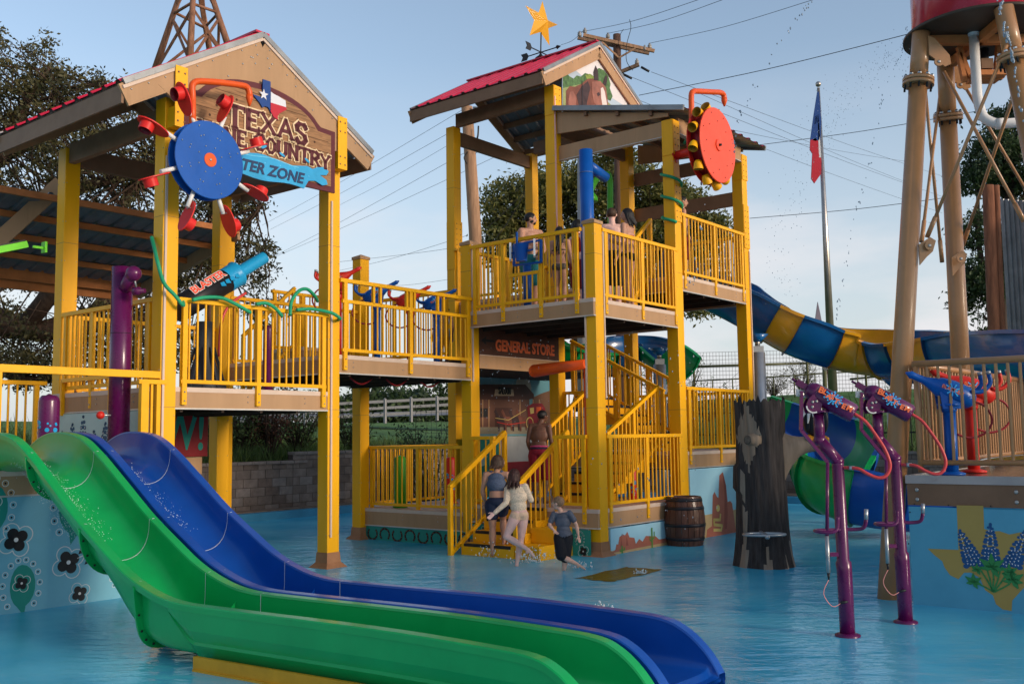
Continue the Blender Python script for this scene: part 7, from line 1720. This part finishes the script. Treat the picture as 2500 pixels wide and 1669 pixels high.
def person(label, foot, H, face, sk, J, hair=None, wear=(), female=False, child=False, hs=1.0, build=1.0, turn=0, tilt=0, hands=('open', 'open'), beard=None):
    """foot: ground point; face: heading in degrees of the chest (0 = facing away from camera, 90 = facing picture right);
    J: joint offsets in metres (x right, y away, z up) from the foot point, scaled for a 1.0 m body -> multiplied by H"""
    foot = Vector(foot); t = thing('person', label, 'person', foot); P = {k: foot + Vector(v_) * H for k, v_ in J.items()}
    f = R(face); fw = Vector((math.sin(f), math.cos(f), 0)); s_ = H; b = build; mb = MB(sk); V_ = mb.capsule
    pel, che, nek, hd = P['pelvis'], P['chest'], P['neck'], P['head']; acr = (P['shR'] - P['shL']).normalized(); up = (nek - pel).normalized()
    # torso as stacked ellipsoids following the spine
    rot = Matrix((acr, up.cross(acr).normalized() * -1, up)).transposed()
    wid = (.082 if child else .092) * b
    mb.ell(pel, wid * 1.02 * s_, .062 * b * s_, .062 * s_, 18, 11, rot=rot); mb.ell(pel.lerp(che, .42), wid * (.86 if child or female else .98) * s_, .057 * b * s_, .10 * s_, 18, 11, rot=rot); mb.ell(che, wid * 1.08 * s_, .064 * b * s_, .095 * s_, 18, 11, rot=rot); mb.ell(che.lerp(nek, .5), wid * .95 * s_, .05 * b * s_, .055 * s_, 18, 11, rot=rot)
    for sd in ('L', 'R'):
        sh, el, wr, hp_, kn, an, to = [P[x + sd] for x in ('sh', 'el', 'wr', 'hip', 'kn', 'an', 'to')]
        V_(nek - up * .02 * s_, sh, .030 * s_ * b, .030 * s_ * b, 12); V_(sh, sh.lerp(el, .4), .031 * b * s_, .029 * b * s_, 12); V_(sh.lerp(el, .4), el, .029 * b * s_, .021 * s_, 12); V_(el, el.lerp(wr, .35), .022 * s_, .0235 * s_ * b, 12); V_(el.lerp(wr, .35), wr, .0235 * s_ * b, .0135 * s_, 12)
        V_(pel.lerp(hp_, .6), hp_, .06 * s_ * b, .055 * s_ * b, 12); V_(hp_, hp_.lerp(kn, .45), .055 * b * s_, .047 * b * s_, 14); V_(hp_.lerp(kn, .45), kn, .047 * b * s_, .030 * s_ * b, 14); V_(kn, kn.lerp(an, .35), .030 * s_ * b, .034 * s_ * b, 14); V_(kn.lerp(an, .35), an, .034 * s_ * b, .018 * s_, 14)
        back = (an - to); back.z = 0; back = back.normalized() if back.length > 1e-4 else -fw
        V_(an, to, .020 * s_, .015 * s_, 10); V_(an, an + back * .018 * s_ - (Z * .022 * s_ if abs(an.z - to.z) < .08 * s_ else Z * 0), .018 * s_, .017 * s_, 10)
        sdv = (to - an).cross(Z); sdv = sdv.normalized() if sdv.length > 1e-4 else acr
        for q in (-.016, -.006, .004, .014): mb.capsule(to + sdv * q * s_, to + sdv * q * s_ + (to - an).normalized() * .016 * s_, .008 * s_, .006 * s_, 6)
        d = (wr - el).normalized(); hd_ = hands[0 if sd == 'L' else 1]
        if hd_: hand(mb, wr, d if hd_ != 'down' else -Z, (-fw if hd_ == 'open' else fw) if abs(d.dot(fw)) < .9 else -Z, s_ * 1.02, 1.0, .9 if hd_ == 'grip' else .35)
    hh = .066 * hs * s_; th_ = R(face + turn); hf = Vector((math.sin(th_), math.cos(th_), 0)); hr = Vector((hf.y, -hf.x, 0)); hm = Matrix((hr, hf, Z)).transposed()
    V_(nek - up * .01 * s_, hd - Z * hh * .5 - hf * .01 * s_, .032 * s_ * b ** .5, .028 * s_, 14)
    L2 = lambda x, y, z_: hd + hr * x * hh + hf * y * hh + Z * z_ * hh
    mb.ell(L2(0, -.06, .14), .70 * hh, .84 * hh, .78 * hh, 20, 14, rot=hm); mb.ell(L2(0, .16, -.35), .50 * hh, .58 * hh, .60 * hh, 18, 12, rot=hm); mb.ell(L2(0, .42, -.68), .24 * hh, .26 * hh, .2 * hh, rot=hm)
    mb.ell(L2(0, .80, -.15), .09 * hh, .16 * hh, .20 * hh, 10, 8, rot=hm); mb.ell(L2(0, .90, -.25), .11 * hh, .12 * hh, .09 * hh, 10, 8, rot=hm); mb.ell(L2(0, .70, .16), .42 * hh, .12 * hh, .07 * hh, 10, 8, rot=hm); mb.ell(L2(0, .72, -.50), .20 * hh, .10 * hh, .07 * hh, 10, 8, rot=hm)
    for q in (-1, 1): mb.ell(L2(.72 * q, -.06, -.08), .08 * hh, .18 * hh, .24 * hh, 10, 8, rot=hm)
    remesh(mb, 'body', t, .0075 * max(.75, H / 1.4), 3)
    e = MB(mat('eye_white', (.6, .58, .55), .3)); 
    for q in (-1, 1): e.ell(L2(.26 * q, .70, .02), .11 * hh, .06 * hh, .065 * hh, 8, 6, rot=hm); e.ell(L2(.26 * q, .75, .02), .055 * hh, .03 * hh, .06 * hh, 8, 6, m=BLK, rot=hm)
    e.ell(L2(0, .80, -.50), .18 * hh, .05 * hh, .035 * hh, 8, 6, m=mat('lips', (.35, .13, .11), .5), rot=hm)
    for q in (-1, 1): e.ell(L2(.27 * q, .76, .20), .15 * hh, .05 * hh, .03 * hh, 8, 5, m=HAIRK if sk is not SK_L2 else HAIRS, rot=hm)
    e.build('face_details', t)
    if hair:
        hmb = MB(hair[0]); kind = hair[1]; hmb.ell(L2(0, -.14, .22), .76 * hh, .86 * hh, .80 * hh, 20, 14, rot=hm)
        if kind != 'crop':
            rr = random.Random(int(H * 100)); Ln = hair[2]
            for k in range(26):
                a = R(rr.uniform(60, 300) if kind == 'long' else rr.uniform(40, 320)); x, y = math.sin(a), math.cos(a); p0 = L2(.62 * x, -.14 + .72 * y, .15); p1 = L2(.72 * x, -.2 + .78 * y, -.5); p2 = p1 + Vector((rr.gauss(0, .02), rr.gauss(0, .02), -Ln * rr.uniform(.6, 1) * s_)) - hf * .03 * s_
                hmb.capsule(p0, p1, .26 * hh, .22 * hh, 8); hmb.capsule(p1, p2, .22 * hh, .07 * hh, 8)
        if beard: 
            pass
        remesh(hmb, 'hair', t, .007 * max(.8, H / 1.4), 1)
        # cut face side open: the hair shell sits behind the face plane
    if beard:
        bm_ = MB(beard); bm_.ell(L2(0, .42, -.62), .34 * hh, .34 * hh, .30 * hh, rot=hm); bm_.ell(L2(.42, .15, -.35), .14 * hh, .3 * hh, .34 * hh, rot=hm); bm_.ell(L2(-.42, .15, -.35), .14 * hh, .3 * hh, .34 * hh, rot=hm); bm_.ell(L2(0, .76, -.40), .2 * hh, .08 * hh, .05 * hh, rot=hm); remesh(bm_, 'beard', t, .007, 1)
    for w_ in wear:
        kind, m = w_[0], w_[1]; g = MB(m); G_ = g.capsule; o = 1.13
        if kind == 'shorts':      # (kind, mat, length fraction of thigh, looseness)
            lf, lo = w_[2], w_[3]
            g.ell(pel + up * .01 * s_, wid * 1.10 * s_ * lo ** .5, .072 * b * s_ * lo ** .5, .062 * s_, 18, 11, rot=rot)
            for sd in ('L', 'R'):
                hp_, kn = P['hip' + sd], P['kn' + sd]; G_(pel.lerp(hp_, .5), hp_, .066 * b * s_, .062 * b * s_, 14)
                if lf <= 1: G_(hp_, hp_.lerp(kn, lf), .060 * b * lo * s_, .052 * b * lo * s_, 14)
                else: G_(hp_, kn, .060 * b * lo * s_, .048 * b * lo * s_, 14); G_(kn, kn.lerp(P['an' + sd], lf - 1), .048 * b * lo * s_, .045 * b * lo * s_, 14)
        elif kind == 'band': g.ell(pel + up * w_[2] * s_, wid * 1.08 * s_, .073 * b * s_, .020 * s_, 20, 9, rot=rot)
        elif kind == 'briefs': g.ell(pel - up * .012 * s_, wid * 1.10 * s_, .073 * b * s_, .050 * s_, 20, 11, rot=rot); [G_(pel.lerp(P['hip' + q], .4) - up * .01 * s_, P['hip' + q] - fw * .012 * s_, .058 * b * s_, .054 * b * s_, 12) for q in ('L', 'R')]
        elif kind == 'bra': g.ell(che + up * .0 * s_, wid * 1.10 * s_, .069 * b * s_, .026 * s_, 20, 9, rot=rot); [g.capsule(che + acr * q * .05 * s_ + up * .02 * s_, nek + acr * q * .035 * s_, .012 * s_, .010 * s_, 8) for q in (-1, 1)]
        elif kind == 'top':      # crop top / shirt body; (kind, mat, down fraction, sleeve fraction)
            dn, sl_ = w_[2], w_[3]
            g.ell(che, wid * 1.16 * s_, .072 * b * s_, .088 * s_, 20, 12, rot=rot); g.ell(che.lerp(nek, .55), wid * 1.0 * s_, .058 * b * s_, .058 * s_, 20, 12, rot=rot)
            if dn > .3: g.ell(pel.lerp(che, .45), wid * .98 * s_, .066 * b * s_, .085 * s_, 20, 12, rot=rot)
            if dn > .7: g.ell(pel.lerp(che, .14), wid * 1.22 * s_, .084 * b * s_, .085 * s_, 20, 12, rot=rot)
            for sd in ('L', 'R'):
                sh, el, wr = P['sh' + sd], P['el' + sd], P['wr' + sd]
                if sl_ == 0: G_(nek.lerp(sh, .5) + up * .004 * s_, che + (sh - nek) * .5, .026 * s_ * b, .03 * s_ * b, 10); continue
                G_(nek.lerp(sh, .15) - up * .022 * s_, sh - up * .004 * s_, .031 * s_ * b, .033 * s_ * b, 12)
                if sl_ > 0:
                    G_(sh, sh.lerp(el, min(1, sl_)), .035 * s_ * b, (.035 if sl_ < 1 else .028) * s_ * b, 12)
                    if sl_ > 1: G_(el, el.lerp(wr, sl_ - 1), .029 * s_ * b, .021 * s_ * b, 12)
        remesh(g, {'shorts': 'shorts', 'band': 'waistband', 'briefs': 'swim_bottoms', 'bra': 'swim_top', 'top': 'shirt'}[kind], t, .0075 * max(.8, H / 1.4), 2)
    return t
def stand(face=0, lean=(0, 0), spread=.045, **kw):
    f = R(face); fw = Vector((math.sin(f), math.cos(f), 0)); rt = Vector((math.cos(f), -math.sin(f), 0)); o = lambda r_, f_, z_: tuple(rt * r_ + fw * f_ + Z * z_)
    J = dict(pelvis=o(0, 0, .52), chest=o(lean[0] * .6, lean[1] * .6, .70), neck=o(lean[0], lean[1], .825), head=o(lean[0] * 1.1, lean[1] * 1.1 + .01, .925),
             shL=o(-.105 + lean[0], lean[1], .80), shR=o(.105 + lean[0], lean[1], .80), elL=o(-.14, -.01, .625), elR=o(.14, -.01, .625), wrL=o(-.15, .05, .49), wrR=o(.15, .05, .49),
             hipL=o(-spread, 0, .50), hipR=o(spread, 0, .50), knL=o(-spread * 1.05, .015, .275), knR=o(spread * 1.05, .015, .275), anL=o(-spread, -.01, .035), anR=o(spread, -.01, .035), toL=o(-spread * 1.2, .075, .012), toR=o(spread * 1.2, .075, .012))
    J.update({k: o(*v_) for k, v_ in kw.items()}); return J
C_RED = mat('shorts_red', (.20, .004, .018), .7, var=.15, scale=9, bump=.4, bscale=12); C_NAVY = mat('navy_cloth', (.012, .02, .05), .7, var=.15); C_BLK = mat('black_cloth', (.010, .010, .014), .8, var=.2, bump=.3, bscale=14); C_GRY = mat('wet_grey_tshirt', (.085, .095, .125), .7, var=.35, scale=9, bump=.5, bscale=14); C_LACE = mat('cream_lace', (.74, .58, .42), .8, var=.30, scale=55, bump=.5, bscale=90); C_PCH = mat('peach_cloth', (.74, .50, .34), .7, var=.15, scale=12, bump=.4); C_BLU = mat('blue_grey_knit', (.075, .10, .16), .8, var=.35, scale=60, bump=.4); C_STR = mat('striped_swimsuit', (.35, .42, .48), .7, var=.4, scale=16); C_PNK = mat('magenta_band', (.50, .06, .16), .6); C_RSW = mat('red_swim', (.42, .01, .02), .6); C_TEAL = mat('teal_shorts', (.01, .16, .17), .7); C_PAT = mat('patterned_swim', (.10, .08, .07), .7, var=.9, scale=70)

# man on the lower deck, seen from behind, looking down to his right
f0 = onz(1318, 1229, ZL); 
J = stand(18, lean=(.01, .012), shL=(-.085, .012, .805), shR=(.105, .012, .805), elL=(-.115, -.02, .65), wrL=(-.105, .045, .53), elR=(.135, .0, .64), wrR=(.155, .075, .52), knR=(.055, .06, .29), anR=(.055, .0, .035), toR=(.06, .08, .012), head=(.035, .045, .905))
person('person with bare tattooed back in long red shorts on the lower deck', f0, 1.57, 18, SK_D, J, (HAIRK, 'crop'), (('band', C_PNK, .070), ('band', C_NAVY, .050), ('shorts', C_RED, 1.05, 1.22)), build=1.02, turn=35)
tt = MB(mat('tattoo', (.045, .028, .024), .6, var=.5, scale=30))
# girl in blue top and dark shorts on the steps, facing away
f0 = onz(1214, 1356, .02)
J = stand(10, lean=(.0, .01), elL=(-.145, .01, .64), wrL=(-.13, .07, .52), elR=(.165, .03, .675), wrR=(.225, .14, .70), knR=(.045, .10, .36), anR=(.05, .10, .13), toR=(.055, .17, .11), head=(.02, .02, .925))
person('person in blue knit top and dark shorts with white trim climbing the entry steps', f0, 1.50, 10, SK_M, J, (HAIRB, 'bob', .03), (('top', C_BLU, .0, 0), ('shorts', C_NAVY, .42, 1.22)), child=True, build=1.08, hs=1.12, turn=50, hands=('open', 'grip'))
# girl in cream lace top, one leg kicked back
f0 = onz(1262, 1381, 0); 
J = dict(pelvis=(.03, 0, .53), chest=(.015, 0, .695), neck=(-.0, 0, .815), head=(-.01, .0, .915), shL=(-.085, .03, .785), shR=(.095, -.01, .80), elL=(-.10, -.06, .645), elR=(.155, .01, .665), wrL=(-.22, -.10, .545), wrR=(.12, .09, .72),
         hipL=(-.01, -.03, .50), hipR=(.07, .01, .50), knL=(-.105, -.11, .31), knR=(.045, .02, .27), anL=(.12, -.04, .165), anR=(.0, .0, .03), toL=(.165, -.02, .10), toR=(.0, .07, .0))
person('person in cream lace long sleeved top with one leg kicked back in the water', f0, 1.36, 12, SK_L, J, (HAIRR, 'long', .10), (('top', C_LACE, .5, 1.95), ('briefs', C_PCH)), child=True, build=1.08, hs=1.10, turn=15)
# running boy
f0 = onz(1372, 1392, 0)
J = dict(pelvis=(.03, 0, .455), chest=(.025, 0, .64), neck=(.0, 0, .775), head=(-.04, -.01, .89), shL=(-.095, .02, .745), shR=(.115, -.04, .76), elL=(-.16, -.02, .60), elR=(.20, -.06, .61), wrL=(-.10, -.07, .54), wrR=(.225, -.05, .46),
         hipL=(-.02, .0, .435), hipR=(.075, 0, .435), knL=(-.01, -.07, .20), knR=(.045, .0, .16), anL=(.23, -.02, .07), anR=(.03, .03, -.02), toL=(.30, -.02, .02), toR=(-.02, .05, -.05))
person('person, small boy in wet grey tshirt and black shorts running through the water', f0, 1.00, -25, SK_L2, J, (HAIRS, 'crop'), (('top', C_GRY, 1, .62), ('shorts', C_BLK, .95, 1.25)), child=True, build=1.18, hs=1.42, turn=-38)
# upper deck people
def up_foot(px, y, z_): p = at(px, 700, y); return Vector((p.x, p.y, z_))
p = up_foot(1296, 16.75, Z3 + .0); person('person, bearded man with short dark hair looking down at the upper railing', p, 1.74, 150, SK_M, stand(150, lean=(0, .01), elR=(.13, .06, .63), wrR=(.05, .12, .62), elL=(-.13, .05, .63), wrL=(-.04, .12, .56)), (HAIRK, 'crop'), (('shorts', C_TEAL, .8, 1.15),), build=1.08, turn=-55, beard=HAIRK)
p = up_foot(1368, 16.3, Z3 + .0); person('person with very long black hair in patterned swimwear behind the upper railing', p, 1.40, 25, SK_M, stand(25), (HAIRK, 'long', .26), (('bra', C_BLK), ('briefs', C_PAT)), female=True, build=1.02)
p = up_foot(1412, 17.3, Z3); person('person with black hair and a red top half hidden by the blue pipe', p, 1.74, 60, SK_L, stand(60), (HAIRK, 'bob', .01), (('top', C_RSW, .0, 0), ('shorts', C_RED, .8, 1.15)), build=1.0)
p = up_foot(1498, 16.7, Z3); person('person with bare pale back and black shorts right of the blue pipe', p, 1.80, -5, SK_L, stand(-5, elL=(-.13, .08, .64), wrL=(-.02, .14, .60)), (HAIRB, 'crop'), (('shorts', C_BLK, .9, 1.2),), build=1.1, turn=20)
p = up_foot(1536, 16.3, Z3); person('person with long dark hair in black swimwear standing on the upper deck', p, 1.70, -60, SK_M, stand(-60, elR=(.10, .07, .64), wrR=(.02, .13, .66)), (HAIRK, 'long', .10), (('bra', C_RSW), ('briefs', C_BLK)), female=True, build=.98, turn=-25)
p = up_foot(1670, 18.2, Z4 - .01); person('person seen only in slices behind the coiled hose post', p, 1.70, 90, SK_M, stand(90), (HAIRK, 'crop'), (('shorts', C_RED, .8, 1.15),), build=1.0)
p = up_foot(1082, 17.4, Z2); person('person, dark haired child in a striped swimsuit at the right end of the footbridge', p, 1.18, -20, SK_M, stand(-20), (HAIRK, 'bob', .02), (('top', C_STR, 1, 0), ('briefs', C_STR)), child=True, hs=1.2)
